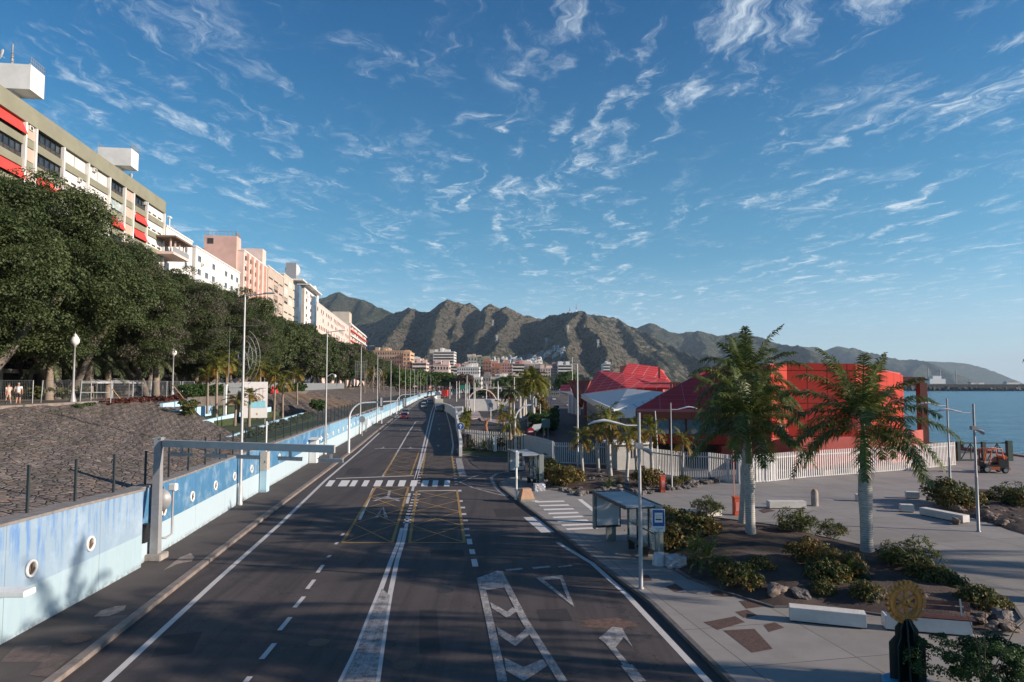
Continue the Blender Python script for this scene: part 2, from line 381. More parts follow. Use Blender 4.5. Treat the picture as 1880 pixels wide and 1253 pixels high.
def seaf(t, b, pos):
    mp = t.new('ShaderNodeMapping'); t.setin(mp, 0, pos); mp.inputs['Scale'].default_value = (.5, 1, 1)
    n = t.noise(mp.outputs[0], .5, 5, .6, .3); n2 = t.noise(mp.outputs[0], .06, 4, .6)
    t.setin(b, 'Base Color', (.025, .15, .22, 1)); b.inputs['Roughness'].default_value = .22; b.inputs['Specular IOR Level'].default_value = .3
    h = t.math('ADD', n, t.math('MULTIPLY', n2, 2.0)); bumpn(t, b, h, .9, 1.1); t.link(t.mix(t.step(t.math('ADD', t.math('MULTIPLY', n, .6), t.math('MULTIPLY', n2, .4)), .42, .62), (.018, .10, .16), (.035, .175, .24)), b.inputs['Base Color'])
def mountf(green, rock, dark, sc):
    def fn(t, b, pos):
        q = t.vmath('SCALE', pos, scale=sc)
        n = t.noise(q, 2.2, 8, .68); f = t.noise(q, 26, 6, .72); s = t.noise(q, 75, 4, .75); m = t.noise(q, 6, 8, .7, .6)
        g = t.new('ShaderNodeNewGeometry'); sep = t.new('ShaderNodeSeparateXYZ'); t.link(g.outputs['Normal'], sep.inputs[0])
        steep = t.math('SUBTRACT', 1, t.step(sep.outputs[2], .60, .82))
        k = t.math('ADD', t.math('MULTIPLY', steep, .5), t.math('MULTIPLY', m, .75))
        c = t.mix(t.step(k, .36, .62), green, rock); c = t.mix(t.step(f, .47, .62), c, dark)
        c = t.mix(t.math('MULTIPLY', t.step(s, .56, .66), .55), c, (.50, .45, .36)); c = t.mix(t.math('MULTIPLY', t.step(n, .5, .72), .5), c, green)
        t.link(c, b.inputs['Base Color']); bumpn(t, b, t.math('ADD', f, t.math('MULTIPLY', s, .6)), 1, .35/sc)
        b.inputs['Specular IOR Level'].default_value = .1
    return fn
M_ASPH = custom('asphalt', asphalt, .82, .3); M_WALK = custom('worn asphalt footway', walkasph, .88, .25)
M_PLAZA = custom('plaza concrete', plazac, .85, .25); M_STONE = custom('rubble stone', stonef, .9, .2)
M_SOIL = custom('dark volcanic soil', soilf, .95, .15); M_EARTH = custom('brown earth', earthf, .95, .15); M_LAND = custom('land', landf, .95, .2)
M_SEA = custom('sea water', seaf, .1, .5)
def paintf(col, wear):
    def fn(t, b, pos):
        n = t.noise(pos, 3.0, 8, .75); f = t.noise(pos, 22, 5, .75)
        mp = t.new('ShaderNodeMapping'); t.setin(mp, 0, pos); mp.inputs['Scale'].default_value = (9, .6, 1)
        s = t.noise(mp.outputs[0], 1, 4, .6)
        k = t.step(t.math('ADD', t.math('ADD', t.math('MULTIPLY', n, .5), t.math('MULTIPLY', f, .35)), t.math('MULTIPLY', s, .15)), .5-wear*.5+.06, .5-wear*.5+.30)
        t.link(t.mix(k, col, (.075, .068, .070)), b.inputs['Base Color'])
    return fn
M_PAINT = custom('white road paint', paintf((.50, .48, .47), .10), .8, .2); M_WORN = custom('worn white road paint', paintf((.40, .38, .37), .32), .85, .2)
M_YEL = custom('yellow road paint', paintf((.36, .22, .075), .22), .8, .2)
M_KERB = mat('kerb stone', (.20, .165, .145), .85, vs=1.5, var=.3, bump=.4, bs=12, world=True)
M_KERB2 = mat('dark kerb stone', (.10, .092, .09), .85, vs=1.5, var=.3, bump=.4, bs=12, world=True)
M_GRASS = mat('grass', (.040, .058, .020), .95, vs=4, var=.5, bump=1, bs=30, world=True)

# --- sea and land
s = MB(); s.sheet([(-30000, -200), (45000, -200), (45000, 45000), (-30000, 45000)], -3.0); setting(s.build('sea', M_SEA))
QX = 56.2
s = MB(); s.prism([(-4000, -60), (QX, -60), (QX, 210), (88, 560), (170, 900), (650, 1500), (1500, 2200), (2400, 3300), (1800, 5200), (-4000, 5200)], -6, -.03); setting(s.build('ground', M_LAND))
s = MB(); s.box(QX-.5, 75, -.03, .9, 270, .30, base=True); setting(s.build('quay_edge_kerb', M_KERB))

# --- main road
ys = [4, 8, 12, 16, 20, 25, 30, 35, 40, 45, 52, 60, 68, 76, 85, 95, 110, 125, 142, 160, 180, 205, 230, 260, 288, 320, 360, 400, 430, 465, 500, 530, 560, 600, 640]
RB = [(4, 8.2), (18.9, 5.92), (25.35, 5.15), (31, 3.89), (40.8, 1.92), (48.4, .19), (56.4, -1.3), (61, -2.4), (70, -4.9), (90, -6.6), (105, -8.0), (125, -9.8), (155, -12.4), (184, -16.6), (215, -22.5), (250, -27.6), (300, -34), (360, -38.2), (430, -42), (500, -43), (560, -40), (640, -30)]
s = MB(); s.poly([(XK(y), y, .004) for y in ys][::-1]+[(ipol(RB, y)+(.0 if y < 56 else 0), y, .004) for y in ys]); setting(s.build('road', M_ASPH))
s = MB()
pL = [(XK(y), y) for y in ys]; pW = [(XW(y)-.3, y) for y in ys]
for i in range(len(ys)-1): s.prism([pL[i], pL[i+1], pW[i+1], pW[i]], -.02, .13, bottom=False)
s2 = setting(s.build('footway', M_WALK))
s = MB()
for i in range(len(ys)-1):      # kerb stones
    n = max(1, int((ys[i+1]-ys[i])/2.5)) if ys[i] < 100 else 1
    for k in range(n):
        a = ys[i]+(ys[i+1]-ys[i])*k/n; c = ys[i]+(ys[i+1]-ys[i])*(k+1)/n-.012
        s.prism([(XK(a), a), (XK(c), c), (XK(c)+.30, c), (XK(a)+.30, a)], -.01, .15+.004*((k*7+i) % 3), bottom=False)
setting(s.build('footway_kerb', M_KERB))

# --- right hand plaza (raised slab with kerb), crossing flush with it
KR = [(8.0, 5), (5.92+.35, 16), (5.92, 18.87), (5.15, 25.35), (3.89, 31.0), (1.92, 40.76), (.19, 48.43), (-.75, 53.0), (-.9, 55.5), (-.2, 57.8), (1.2, 59.3), (3.4, 60.2)]
plaza = KR+[(6.5, 60.6), (10.2, 62.3), (13.5, 61.5), (19, 63), (26, 64.5), (44, 74), (44, 78), (QX-1.2, 78), (QX-1.2, 5)]
s = MB(); s.prism(plaza, -.02, .12, bottom=False); setting(s.build('plaza_pavement', M_PLAZA))
s = MB()
for i in range(len(KR)-1):
    a, b_ = Vector(KR[i]), Vector(KR[i+1]); L = (b_-a).length; n = max(1, int(L/1.2)); d = (b_-a).normalized(); nn = Vector((-d.y, d.x))
    for k in range(n):
        p = a+d*(L*k/n); q = a+d*(L*(k+1)/n-.01)
        s.prism([(p.x, p.y), (q.x, q.y), ((q+nn*.17).x, (q+nn*.17).y), ((p+nn*.17).x, (p+nn*.17).y)], -.01, .125, bottom=False)
setting(s.build('plaza_kerb', M_KERB2))
# access road behind the gate and the car park
s = MB(); s.sheet([(-2.2, 61.3), (3.4, 60.6), (9.6, 62.9), (12.6, 72.3), (16.3, 150), (26, 400), (-18, 400), (-14, 215), (-11, 150), (-6.5, 92), (-4.2, 70)], .002); setting(s.build('access_road', custom('older asphalt', asphalt, .85, .3)))

# --- painted road markings
s = MB(); Z = .0105
def GP(*p, z=0): return [G(u, v, z) for u, v in p]
def arc_line(tab, ys_, off=0): return [(ipol(tab, y)+off, y) for y in ys_]
EL = [(14, -10.45), (18.9, -10.9), (28.5, -12.05), (40, -13.3), (57.4, -15.5), (80, -17.9), (112, -21.6), (150, -25.7), (190, -29.7)]
s.strip(arc_line(EL, [14, 19, 28, 35, 40, 48, 57, 68, 80, 95, 112, 130, 150, 190]), .22, Z)
s.strip(arc_line(KERB, [112, 125, 142, 160, 190, 230, 280, 340, 400], .9), .16, Z)
for v0, v1, u0, u1 in [(1253, 1243, 451, 459), (1211, 1182, 480, 504), (1158, 1134, 513, 533), (1116, 1096, 541, 558), (1082, 1065, 564, 577), (1052, 1038, 583, 593), (1024, 1020, 602, 606), (1000, 996, 616, 620), (984, 980, 627, 631)]:
    s.strip(GP((u0, v0), (u1, v1)), .16, Z)
DL = [(30.55, -5.38), (38.5, -6.3), (44, -6.95), (52.1, -7.95)]
DR = [(31.5, -4.92), (38.5, -5.72)]
s.strip([G(627, 1253), G(655, 1195), G(684, 1120), G(700, 1080), G(718, 1030), G(731, 998), G(738, 970)], .2, Z)
s.strip([G(691, 1253), G(706, 1150), G(716, 1092), G(729, 1030), G(741, 992), G(749, 950)], .2, Z)
s.strip(GP((747, 925), (752, 906)), .2, Z)
s.strip(GP((757, 902), (773, 838), (792, 757), (802, 732)), [.2, .2, .26, .4], Z)
s.strip(GP((763, 882), (778, 838), (797, 757), (805, 735)), [.2, .2, .26, .4], Z)
for i in range(11):   # square dots each side of the double line
    a = i/10; p = G(740+18*a, 960-52*a); s.strip([p+Vector((.15, -.2, 0)), p+Vector((.1, .2, 0))], .22, Z)
    p = G(748+18*a, 960-52*a); s.strip([p+Vector((.15, -.2, 0)), p+Vector((.1, .2, 0))], .22, Z)
    p = G(832+6*a, 838+52*a) ; s.strip([p, p+Vector((-.05, .3, 0))], .26, Z)
    p = G(769+7*a, 888-50*a); s.strip([p, p+Vector((-.05, .4, 0))], .2, Z)
for (u, v) in [(844, 903), (846, 922), (850, 934), (852, 946), (855, 958), (857, 973), (858, 985)]: s.strip([G(u, v), G(u-.5, v-3)], .28, Z)
for a, b_ in [((868, 1018), (866, 1009)), ((873, 1041), (870, 1027)), ((863, 1000), (861, 990))]: s.strip(GP(a, b_), .26, Z)
for (a, b_) in [((660, 955), (686, 897)), ((703, 875), (728, 833)), ((728, 833), (750, 795)), ((750, 795), (763, 775)), ((763, 775), (785, 771))]: s.strip(GP(a, b_), .18, Z)
s.strip(GP((617, 879), (760, 874)), .38, Z); s.strip(GP((767, 902), (838, 901)), .38, Z); s.strip(GP((688, 824), (775, 824)), .25, Z)
# right edge line, side lines of the far lanes, hatched area by the white barrier
s.strip(GP((1318, 1272), (1150, 1092), (1087, 1035), (1024, 997)), .22, Z)
s.strip(GP((1006, 978), (972, 950)), .75, Z)
s.strip(GP((829, 838), (832, 818), (828, 790), (819, 757), (816, 742)), .22, Z)
for i in range(5): s.strip(GP((832-i, 789-i*2.6), (840-i, 789-i*2.6)), .22, Z)
setting(s.build('road_markings', M_PAINT))
s = MB()       # zebra blocks across the road
for u0, u1 in [(597, 612), (620, 640), (641, 655), (663, 677), (685, 702), (708, 724), (730, 746), (752, 768), (773, 789), (793, 807), (815, 829)]:
    off = 7*(1-(u0-600)/230)
    s.sheet([G(u0, 893.5), G(u1-4, 893.5), G(u1+off-3, 882.5), G(u0+off+1, 882.5)], Z+.003)
s.poly([(x, y, .125) for x, y, _ in GP((966, 919), (980, 918), (992, 921), (978, 921), z=.12)])
for i in range(8):   # zebra over the plaza crossing
    a = i/7; p = (982+58*a, 921+50*a); q = (1036+60*a, 919.5+49*a)
    s.strip([G(p[0], p[1]+1, .12), G(q[0], q[1]+1, .12)], .50-.08*a, .1245)
s.strip(GP((1064, 917), (1094, 941), z=.12), .30, .1245)
setting(s.build('zebra_crossing', custom('zebra paint', paintf((.66, .64, .62), .04), .8, .2)))
s = MB(); zz = Z+.003    # yellow box junction hatching
def yellow(q, rows, w=.11):
    a, b_, c, d = [G(*p) for p in q]     # near left, near right, far right, far left
    s.strip([a, b_], .16, zz); s.strip([b_, c], .16, zz+.0005); s.strip([c, d], .16, zz); s.strip([d, a], .16, zz+.0005)
    for i in range(rows):
        t0, t1 = i/rows, (i+1)/rows
        s.strip([a.lerp(d, t0), b_.lerp(c, t1)], w, zz+.001); s.strip([b_.lerp(c, t0), a.lerp(d, t1)], w, zz+.0015)
yellow([(628, 997), (720, 997), (750, 894.5), (690, 894.5)], 4); yellow([(752, 997), (853, 997), (839, 902), (765, 902)], 4)
yellow([(705, 873), (754, 873), (769, 831), (728, 831)], 5, .09); yellow([(774, 873), (835, 873), (829, 833), (781, 833)], 5, .07)
s.strip(GP((828, 796), (822, 770)), .12, zz)
setting(s.build('box_junction_markings', M_YEL))
s = MB(); zw = Z+.006
s.sheet(GP((877, 1062), (915, 1048), (927, 1080), (887, 1085)), zw)
s.strip(GP((881, 1062), (900, 1145), (923, 1253)), .26, zw+.001); s.strip(GP((917, 1050), (963, 1140), (1034, 1253)), .26, zw+.001)
def chev(pts): s.poly([(p.x, p.y, zw) for p in GP(*pts)])
def chevron(L, T, Rr, th):
    (a, b_), (c, d), (e, f) = L, T, Rr
    s.poly([(p.x, p.y, zw) for p in GP((a, b_), (a+3, b_+th*.9), (c, d+th), (c, d))][::-1]); s.poly([(p.x, p.y, zw+.0005) for p in GP((c, d), (c, d+th), (e+5, f+th*.45), (e-4, f-1))][::-1])
chevron((900, 1107), (931, 1124), (945, 1117), 12); chevron((912, 1152), (946, 1172), (969, 1157), 16); chevron((926, 1209), (962, 1226), (1000, 1212), 26)
s.strip(GP((929, 1048), (959, 1045)), .28, zw); s.strip(GP((978, 1044), (1010, 1041)), .28, zw); s.strip(GP((1025, 1042), (1050, 1039)), .2, zw)
tri = GP((984, 1062), (1032, 1057), (1055, 1116)); ctr = sum(tri, Vector())/3
inn = [GP((999, 1066))[0], GP((1028, 1064))[0], GP((1042, 1101))[0]]
for i in range(3): s.poly([(p.x, p.y, zw+.0004*i) for p in (tri[i], tri[(i+1) % 3], inn[(i+1) % 3], inn[i])][::-1])
arr = GP((1099, 1173), (1124, 1152), (1142, 1154), (1162, 1190), (1145, 1171), (1127, 1194))
s.poly([(p.x, p.y, zw) for p in arr][::-1]); s.strip(GP((1118, 1183), (1150, 1222)), .2, zw+.001); s.strip(GP((1150, 1222), (1175, 1253)), .35, zw+.001)
s.sheet(GP((627, 1253), (690, 1253), (706, 1150), (716, 1094), (701, 1082), (684, 1120), (655, 1195)), zw-.004)
# side street hatching
s.strip(GP((905, 869), (880, 872), (844, 886), (868, 896), (905, 906), (932, 912)), .20, zw)
for (a, b_) in [((870, 879), (892, 880)), ((856, 884), (905, 889)), ((860, 889), (915, 896)), ((874, 896), (928, 905))]: s.strip(GP(a, b_), .18, zw)
s.strip(GP((936, 866), (912, 870), (902, 877), (905, 888), (918, 903), (932, 912)), .28, zw+.001)
s.strip(GP((842, 842), (846, 862), (850, 875)), .65, zw)
# bus and arrow lane marks
def arrow(u, v, w, kind='s', L=2.4):
    p = G(u, v); X, Y = p.x, p.y; d = Vector((-.12, 1)); n = Vector((1, .12))
    def q(a, b_): r = Vector((X, Y))+n*a*w+d*b_*L; return (r.x, r.y, zw)
    s.poly([q(-.07, 0), q(.07, 0), q(.07, .55), q(-.07, .55)])
    if kind == 's': s.poly([q(-.28, .55), q(.28, .55), q(0, 1)])
    elif kind == 'd': s.poly([q(-.28, 0), q(0, -.45), q(.28, 0)][::-1][::-1])
    elif kind == 'r': s.poly([q(-.07, .55), q(.45, .55), q(.45, .38), q(.07, .38)][::-1]); s.poly([q(.45, .3), q(.75, .47), q(.45, .65)])
    elif kind == 'l': s.poly([q(.07, .55), q(.07, .38), q(-.45, .38), q(-.45, .55)][::-1]); s.poly([q(-.45, .65), q(-.75, .47), q(-.45, .3)])
arrow(703, 823, 1.3, 'd', 3); arrow(753, 823, 1.3, 'd', 3); arrow(805, 821, 1.2, 's', 3); arrow(735, 791, 1.5, 'r', 4); arrow(771, 791, 1.5, 'l', 4); arrow(807, 790, 1.2, 's', 4)
arrow(740, 780, 4.5, 'r', 3); arrow(805, 780, 2.5, 'r', 3); arrow(772, 764, 1.2, 's', 4); arrow(806, 764, 1.2, 's', 4)
def shape(pts, rev=False):
    p3 = [(p.x, p.y, zw+.004) for p in GP(*pts)]; s.poly(p3)
# big letter-like bus lane arrows in the left box
s.strip(GP((691, 951), (703, 932), (709, 951)), .22, zw+.004); s.strip(GP((696, 946), (708, 946)), .2, zw+.005)
s.strip(GP((686, 921), (708, 913), (734, 921)), [.25, .55, .25], zw+.004); s.strip(GP((712, 914), (716, 901)), .2, zw+.005); s.strip(GP((690, 915), (733, 917)), .3, zw+.0055)
setting(s.build('worn_lane_markings', M_WORN))
# patches and covers
s = MB()
for pts, z in [(((170, 1150), (185, 1132), (234, 1130), (215, 1152)), .137), (((0, 1216), (30, 1186), (95, 1186), (85, 1216)), .135), (((52, 1240), (95, 1200), (130, 1205), (90, 1245)), .139)]:
    s.sheet([G(u, v, .13) for u, v in pts], z)
setting(s.build('repair_patches', mat('repair patch', (.105, .075, .068), .9, vs=3, var=.35, world=True, bump=.4)))
s = MB(); s.sheet([G(u, v, .13) for u, v in ((300, 1048), (330, 1024), (350, 1016), (357, 1023), (352, 1031), (326, 1036))], .137)
s.sheet([G(u, v, .13) for u, v in ((172, 1133), (185, 1122), (212, 1114), (232, 1112), (228, 1121), (200, 1132))], .141)
setting(s.build('cement_spill', mat('spilt cement', (.27, .21, .18), .95, vs=4, var=.35, world=True, bump=.6)))
s = MB()
for pts in [((1328, 1158), (1385, 1155), (1419, 1192), (1381, 1199)), ((1292, 1143), (1350, 1132), (1368, 1143), (1318, 1157)), ((1402, 1148), (1422, 1143), (1440, 1153), (1412, 1161)),
            ((1357, 1104), (1395, 1101), (1412, 1113), (1370, 1118)), ((1222, 1078), (1240, 1072), (1256, 1083), (1240, 1088)), ((1172, 1058), (1190, 1056), (1198, 1066), (1180, 1067)), ((1350, 1124), (1372, 1120), (1390, 1130), (1366, 1135)), ((1392, 937), (1408, 934), (1424, 938), (1402, 943))]:
    s.sheet([G(u, v, .12) for u, v in pts], .127)
c = G(1326, 1090, .12); s.sheet([(c.x+.42*math.cos(a*PI/10), c.y+.42*math.sin(a*PI/10)) for a in range(20)], .127)
c = G(143, 1174, .13); s.sheet([(c.x+.42*math.cos(a*PI/10), c.y+.42*math.sin(a*PI/10)) for a in range(20)], .142)
setting(s.build('manhole_covers', mat('rusty cast iron', (.10, .060, .050), .8, .2, vs=12, var=.4, world=True, bump=.8, bs=60)))
s = MB()
for pts in [((985, 1120), (1040, 1118), (1052, 1140), (992, 1143)), ((300, 1168), (372, 1160), (352, 1200), (276, 1208)), ((770, 1120), (802, 1120), (808, 1200), (770, 1200)), ((520, 960), (575, 958), (560, 975), (500, 978)), ((905, 935), (960, 934), (972, 948), (912, 950)), ((640, 860), (668, 860), (662, 872), (632, 872)), ((790, 1010), (850, 1010), (853, 1022), (790, 1022))]: s.sheet(GP(*pts), .0065)
setting(s.build('asphalt_patches', custom('newer asphalt patch', lambda t, b, pos: (t.link(t.ramp(t.noise(pos, 3, 6, .7), [(.3, (.034, .031, .033)), (.7, (.050, .045, .046))]), b.inputs['Base Color'])), .85, .25)))
s = MB()
for u, v in [(742, 1222), (585, 1180), (818, 1085), (690, 905), (1030, 1205), (560, 1050), (760, 860)]:
    c = G(u, v); s.sheet([(c.x+.33*math.cos(a*PI/10), c.y+.33*math.sin(a*PI/10)) for a in range(20)], .0078)
setting(s.build('road_covers', mat('worn iron cover', (.060, .050, .045), .55, .5, vs=20, var=.4, world=True, bump=.8, bs=60)))
s = MB(); c = G(1117, 1146); s.sheet([(c.x+.9*math.cos(a*PI/8)*(1+.2*math.sin(a*3)), c.y+.55*math.sin(a*PI/8)*(1+.2*math.cos(a*2))) for a in range(16)], .0095)
setting(s.build('oil_stain', mat('brown stain', (.11, .065, .05), .9, vs=6, var=.5, world=True)))

# --- left hand terrain behind the wall
def grid_mesh(name, fn, y0, y1, ny, nt, m):
    V = []; 
    for j in range(ny+1):
        for i in range(nt+1): V.append(fn(i/nt, y0+(y1-y0)*j/ny))
    Q = [(j*(nt+1)+i, (j+1)*(nt+1)+i, (j+1)*(nt+1)+i+1, j*(nt+1)+i+1) for j in range(ny) for i in range(nt)]
    return npmesh(name, V, Q, m)
rnd = random.Random(5)
def bump2(x, y): return .05*math.sin(x*2.1+y)+.05*math.sin(y*1.7-x*.6)
def emb(ta, y, zf=None):
    x0, x1 = XW(y)-.35, XP(y); x = x0+(x1-x0)*ta
    z = ZW(y)-.08+(PZ-ZW(y)+.08)*ta
    return (x, y, z)
def base_soil(ta, y): x, yy, z = emb(ta, y); return (x, yy, 3.05+.6*ta+.3*math.sin(y*.3))
setting(grid_mesh('terrace_soil', base_soil, 46, 560, 120, 8, M_EARTH))
# stone embankment near the camera: cut back diagonally at its far end
def emb1(ta, y0):
    yend = 51.5+26*ta**1.1; y = 8+(yend-8)*y0; x, yy, z = emb(ta, y)
    return (x, yy, z+bump2(x, yy)*min(1, ta*4))
def grid2(name, fn, nu, nv, m):
    V = [fn(i/nu, j/nv) for j in range(nv+1) for i in range(nu+1)]
    Q = [(j*(nu+1)+i, (j+1)*(nu+1)+i, (j+1)*(nu+1)+i+1, j*(nu+1)+i+1) for j in range(nv) for i in range(nu)]
    return npmesh(name, V, Q, m)
setting(grid2('stone_embankment', emb1, 24, 60, M_STONE))
s = MB()
for i in range(24):
    a, b_ = emb1(i/24, 1), emb1((i+1)/24, 1); s.poly([a, b_, (b_[0], b_[1]+.6, 3.0), (a[0], a[1]+.6, 3.0)])
setting(s.build('embankment_end_face', M_STONE))
def emb_sec(y0, y1, sk0, sk1, bulge=0):
    def fn(ta, q):
        a = y0+sk0*ta; b_ = y1+sk1*ta; y = a+(b_-a)*q; x, yy, z = emb(ta, y)
        edge = min(q, 1-q)*(b_-a); k = min(1, edge/5.0)
        zz = 3.1+(z-3.1)*(k**.7); return (x+bulge*math.sin(PI*q)*.6, yy, zz+bump2(x, yy)*1.5)
    return fn
setting(grid2('second_embankment', emb_sec(84, 127, 22, 16, 1), 16, 40, M_STONE))
setting(grid2('earth_slope', emb_sec(100, 152, 12, -4, 1.5), 16, 40, M_EARTH))
setting(grid2('third_embankment', emb_sec(158, 232, -2, 14), 14, 40, M_STONE))
setting(grid2('fourth_embankment', emb_sec(246, 430, 6, 10), 10, 40, M_STONE))
s = MB(); yy = [8, 30, 55, 80, 110, 150, 200, 260, 330, 420, 560]
for a, b_ in zip(yy, yy[1:]): s.prism([(XP(a), a), (XP(b_), b_), (-190, b_), (-190, a)], 2.5, PZ, bottom=False)
setting(s.build('promenade', mat('promenade paving', (.13, .11, .095), .9, vs=.8, var=.3, world=True)))
s = MB()
for a, b_ in zip(range(10, 60, 2), range(12, 62, 2)): s.prism([(XP(a)+.02, a), (XP(b_)+.02, b_-.02), (XP(b_)-.4, b_-.02), (XP(a)-.4, a)], PZ-.3, PZ+.16, bottom=False)
setting(s.build('promenade_kerb', M_KERB))
# the ground beyond the embankment, behind the far wall
s = MB(); s.prism([(-190, 560), (XW(560)-.4, 560), (-52, 640), (-20, 660), (-20, 780), (-500, 780), (-500, 560)], -1, 2.6, bottom=False); setting(s.build('far_terrace', M_LAND))

# --- mountains: height fields built from ridge lines
rng = np.random.default_rng(7)
def vnoise(x, y, seed):
    xi = np.floor(x).astype(np.int64); yi = np.floor(y).astype(np.int64); xf = x-xi; yf = y-yi
    xf = xf*xf*(3-2*xf); yf = yf*yf*(3-2*yf)
    def h(a, b_): n = (a*374761393+b_*668265263+seed*144665) & 0x7fffffff; n = ((n ^ (n >> 13))*1274126177) & 0x7fffffff; return ((n ^ (n >> 16)) & 0xffff)/65535.
    return (h(xi, yi)*(1-xf)+h(xi+1, yi)*xf)*(1-yf)+(h(xi, yi+1)*(1-xf)+h(xi+1, yi+1)*xf)*yf
def fbm(x, y, seed, o=5, g=.5): 
    s_ = 0; a = 1; n = 0
    for i in range(o): s_ = s_+a*vnoise(x*2**i, y*2**i, seed+i*17); n += a; a *= g
    return s_/n
def ridged(x, y, seed, o=5, g=.55):
    s_ = 0; a = 1; n = 0
    for i in range(o): s_ = s_+a*(1-np.abs(2*vnoise(x*2**i, y*2**i, seed+i*31)-1)); n += a; a *= g
    return s_/n
HF = {}
def mountain(name, ridges, x0, x1, y0, y1, step, m, slope=.72, wob=60, det=28, dsc=180., zb=-8, seed=1):
    xs = np.arange(x0, x1+step, step); yv = np.arange(y0, y1+step, step); X, Y = np.meshgrid(xs, yv)
    wx = (fbm(X/260, Y/260, seed+90)-.5)*wob*2; wy = (fbm(X/260, Y/260, seed+50)-.5)*wob*2
    Xw, Yw = X+wx, Y+wy; H = np.full(X.shape, -1e9); Zr = np.zeros(X.shape)
    for line in ridges:
        pts = [D(u, v, Yd) for u, v, Yd in line]
        for a, b_ in zip(pts, pts[1:]):
            dx, dy = b_.x-a.x, b_.y-a.y; L2 = dx*dx+dy*dy+1e-6
            tt = np.clip(((X*.35+Xw*.65-a.x)*dx+(Y*.35+Yw*.65-a.y)*dy)/L2, 0, 1)
            dist = np.hypot(X*.35+Xw*.65-(a.x+tt*dx), Y*.35+Yw*.65-(a.y+tt*dy))
            zz_ = a.z+tt*(b_.z-a.z); hh = zz_-slope*dist*(1-.00012*dist); Zr = np.where(hh > H, zz_, Zr); H = np.maximum(H, hh)
    n = ridged(X/dsc, Y/dsc, seed, 6, .58)-.62; k_ = ridged(X/dsc*4.3, Y/dsc*4.3, seed+7, 4, .6)-.6; amp = np.clip((Zr-H)/85., .10, 1); H = H+(n*det*amp+k_*det*.42*(.6+.4*amp))*np.clip((H+30)/80, 0, 1)
    H = np.maximum(H, zb)
    ny, nx = X.shape; V = np.stack([X.ravel(), Y.ravel(), H.ravel()], 1)
    I = np.arange(ny*nx).reshape(ny, nx); Q = np.stack([I[:-1, :-1].ravel(), I[:-1, 1:].ravel(), I[1:, 1:].ravel(), I[1:, :-1].ravel()], 1)
    keep = (H.ravel()[Q].max(1) > zb+.5); o = npmesh(name, V, Q[keep], m, smooth=False); HF[name] = (xs, yv, H, step); return setting(o)
M_MT = custom('volcanic mountain', mountf((.066, .088, .042), (.42, .355, .275), (.046, .054, .036), .004), .95)
M_MT2 = custom('green mountain', mountf((.085, .11, .05), (.20, .18, .13), (.06, .07, .04), .0025), .95)
R = [
 [(640, 600, 3300), (700, 586, 3200), (730, 577, 3100), (752, 568, 3000), (757, 564, 3000), (775, 573, 3000), (789, 573, 3000), (806, 560, 3000), (820, 550, 2980), (827, 548, 2980), (836, 554, 2980), (850, 558, 3000), (864, 556, 3000), (878, 573, 3000), (888, 573, 3000), (903, 559, 2950), (908, 558, 2950), (925, 566, 2950), (936, 563, 2950), (950, 569, 2950), (970, 579, 2950), (997, 587, 3000), (1012, 580, 2900), (1030, 577, 2700), (1052, 572, 2600), (1066, 572, 2600)],
 [(757, 564, 3000), (742, 590, 2650), (715, 615, 2350), (690, 640, 2100)],
 [(789, 573, 3000), (775, 600, 2700)],
 [(827, 548, 2980), (806, 575, 2700), (797, 605, 2450), (795, 632, 2200), (778, 655, 1950), (770, 672, 1750)],
 [(864, 556, 3000), (838, 585, 2800), (832, 610, 2500)],
 [(908, 558, 2950), (893, 585, 2700), (880, 605, 2500), (872, 625, 2350)],
 [(936, 563, 2950), (930, 590, 2600), (918, 615, 2350), (900, 640, 2100), (885, 662, 1800)],
 [(1060, 571, 2600), (1044, 600, 2300), (1036, 640, 2000), (1040, 668, 1750), (1052, 690, 1500)],
 [(1066, 572, 2600), (1085, 600, 2350), (1100, 625, 2150), (1108, 650, 1950)],
 [(1100, 700, 1500), (1040, 672, 1750), (985, 660, 1650), (915, 672, 1500), (895, 684, 1350)],
]
mountain('mountain', R, -1050, 900, 1250, 3500, 8, M_MT, slope=.95, wob=62, det=58, dsc=210, seed=3)
R2 = [[(1066, 572, 3400), (1100, 579, 3500), (1135, 587, 3600), (1160, 598, 3650), (1195, 613, 3500), (1225, 635, 3200), (1262, 655, 2900), (1300, 676, 2650), (1335, 698, 2450)],
      [(1100, 579, 3500), (1106, 605, 3000), (1125, 640, 2600), (1150, 668, 2300)], [(1135, 587, 3600), (1160, 615, 3100), (1190, 650, 2700), (1205, 672, 2350)],
      [(1195, 613, 3500), (1215, 660, 2700), (1240, 690, 2350)]]
mountain('second_mountain', R2, 250, 1500, 2000, 4400, 14, M_MT, slope=.75, wob=80, det=70, dsc=270, seed=11)
R3 = [[(500, 620, 4600), (585, 552, 4500), (605, 540, 4500), (622, 537, 4500), (640, 546, 4500), (668, 549, 4500), (682, 556, 4500), (692, 563, 4400), (705, 566, 4300), (725, 576, 4200), (760, 600, 4200)],
      [(622, 537, 4500), (612, 580, 4000), (600, 610, 3800)], [(668, 549, 4500), (665, 585, 4000), (650, 610, 3700)], [(692, 563, 4300), (668, 590, 3900)]]
mountain('green_mountain', R3, -2400, -450, 3500, 5300, 18, M_MT2, slope=.62, wob=80, det=70, dsc=330, seed=21)
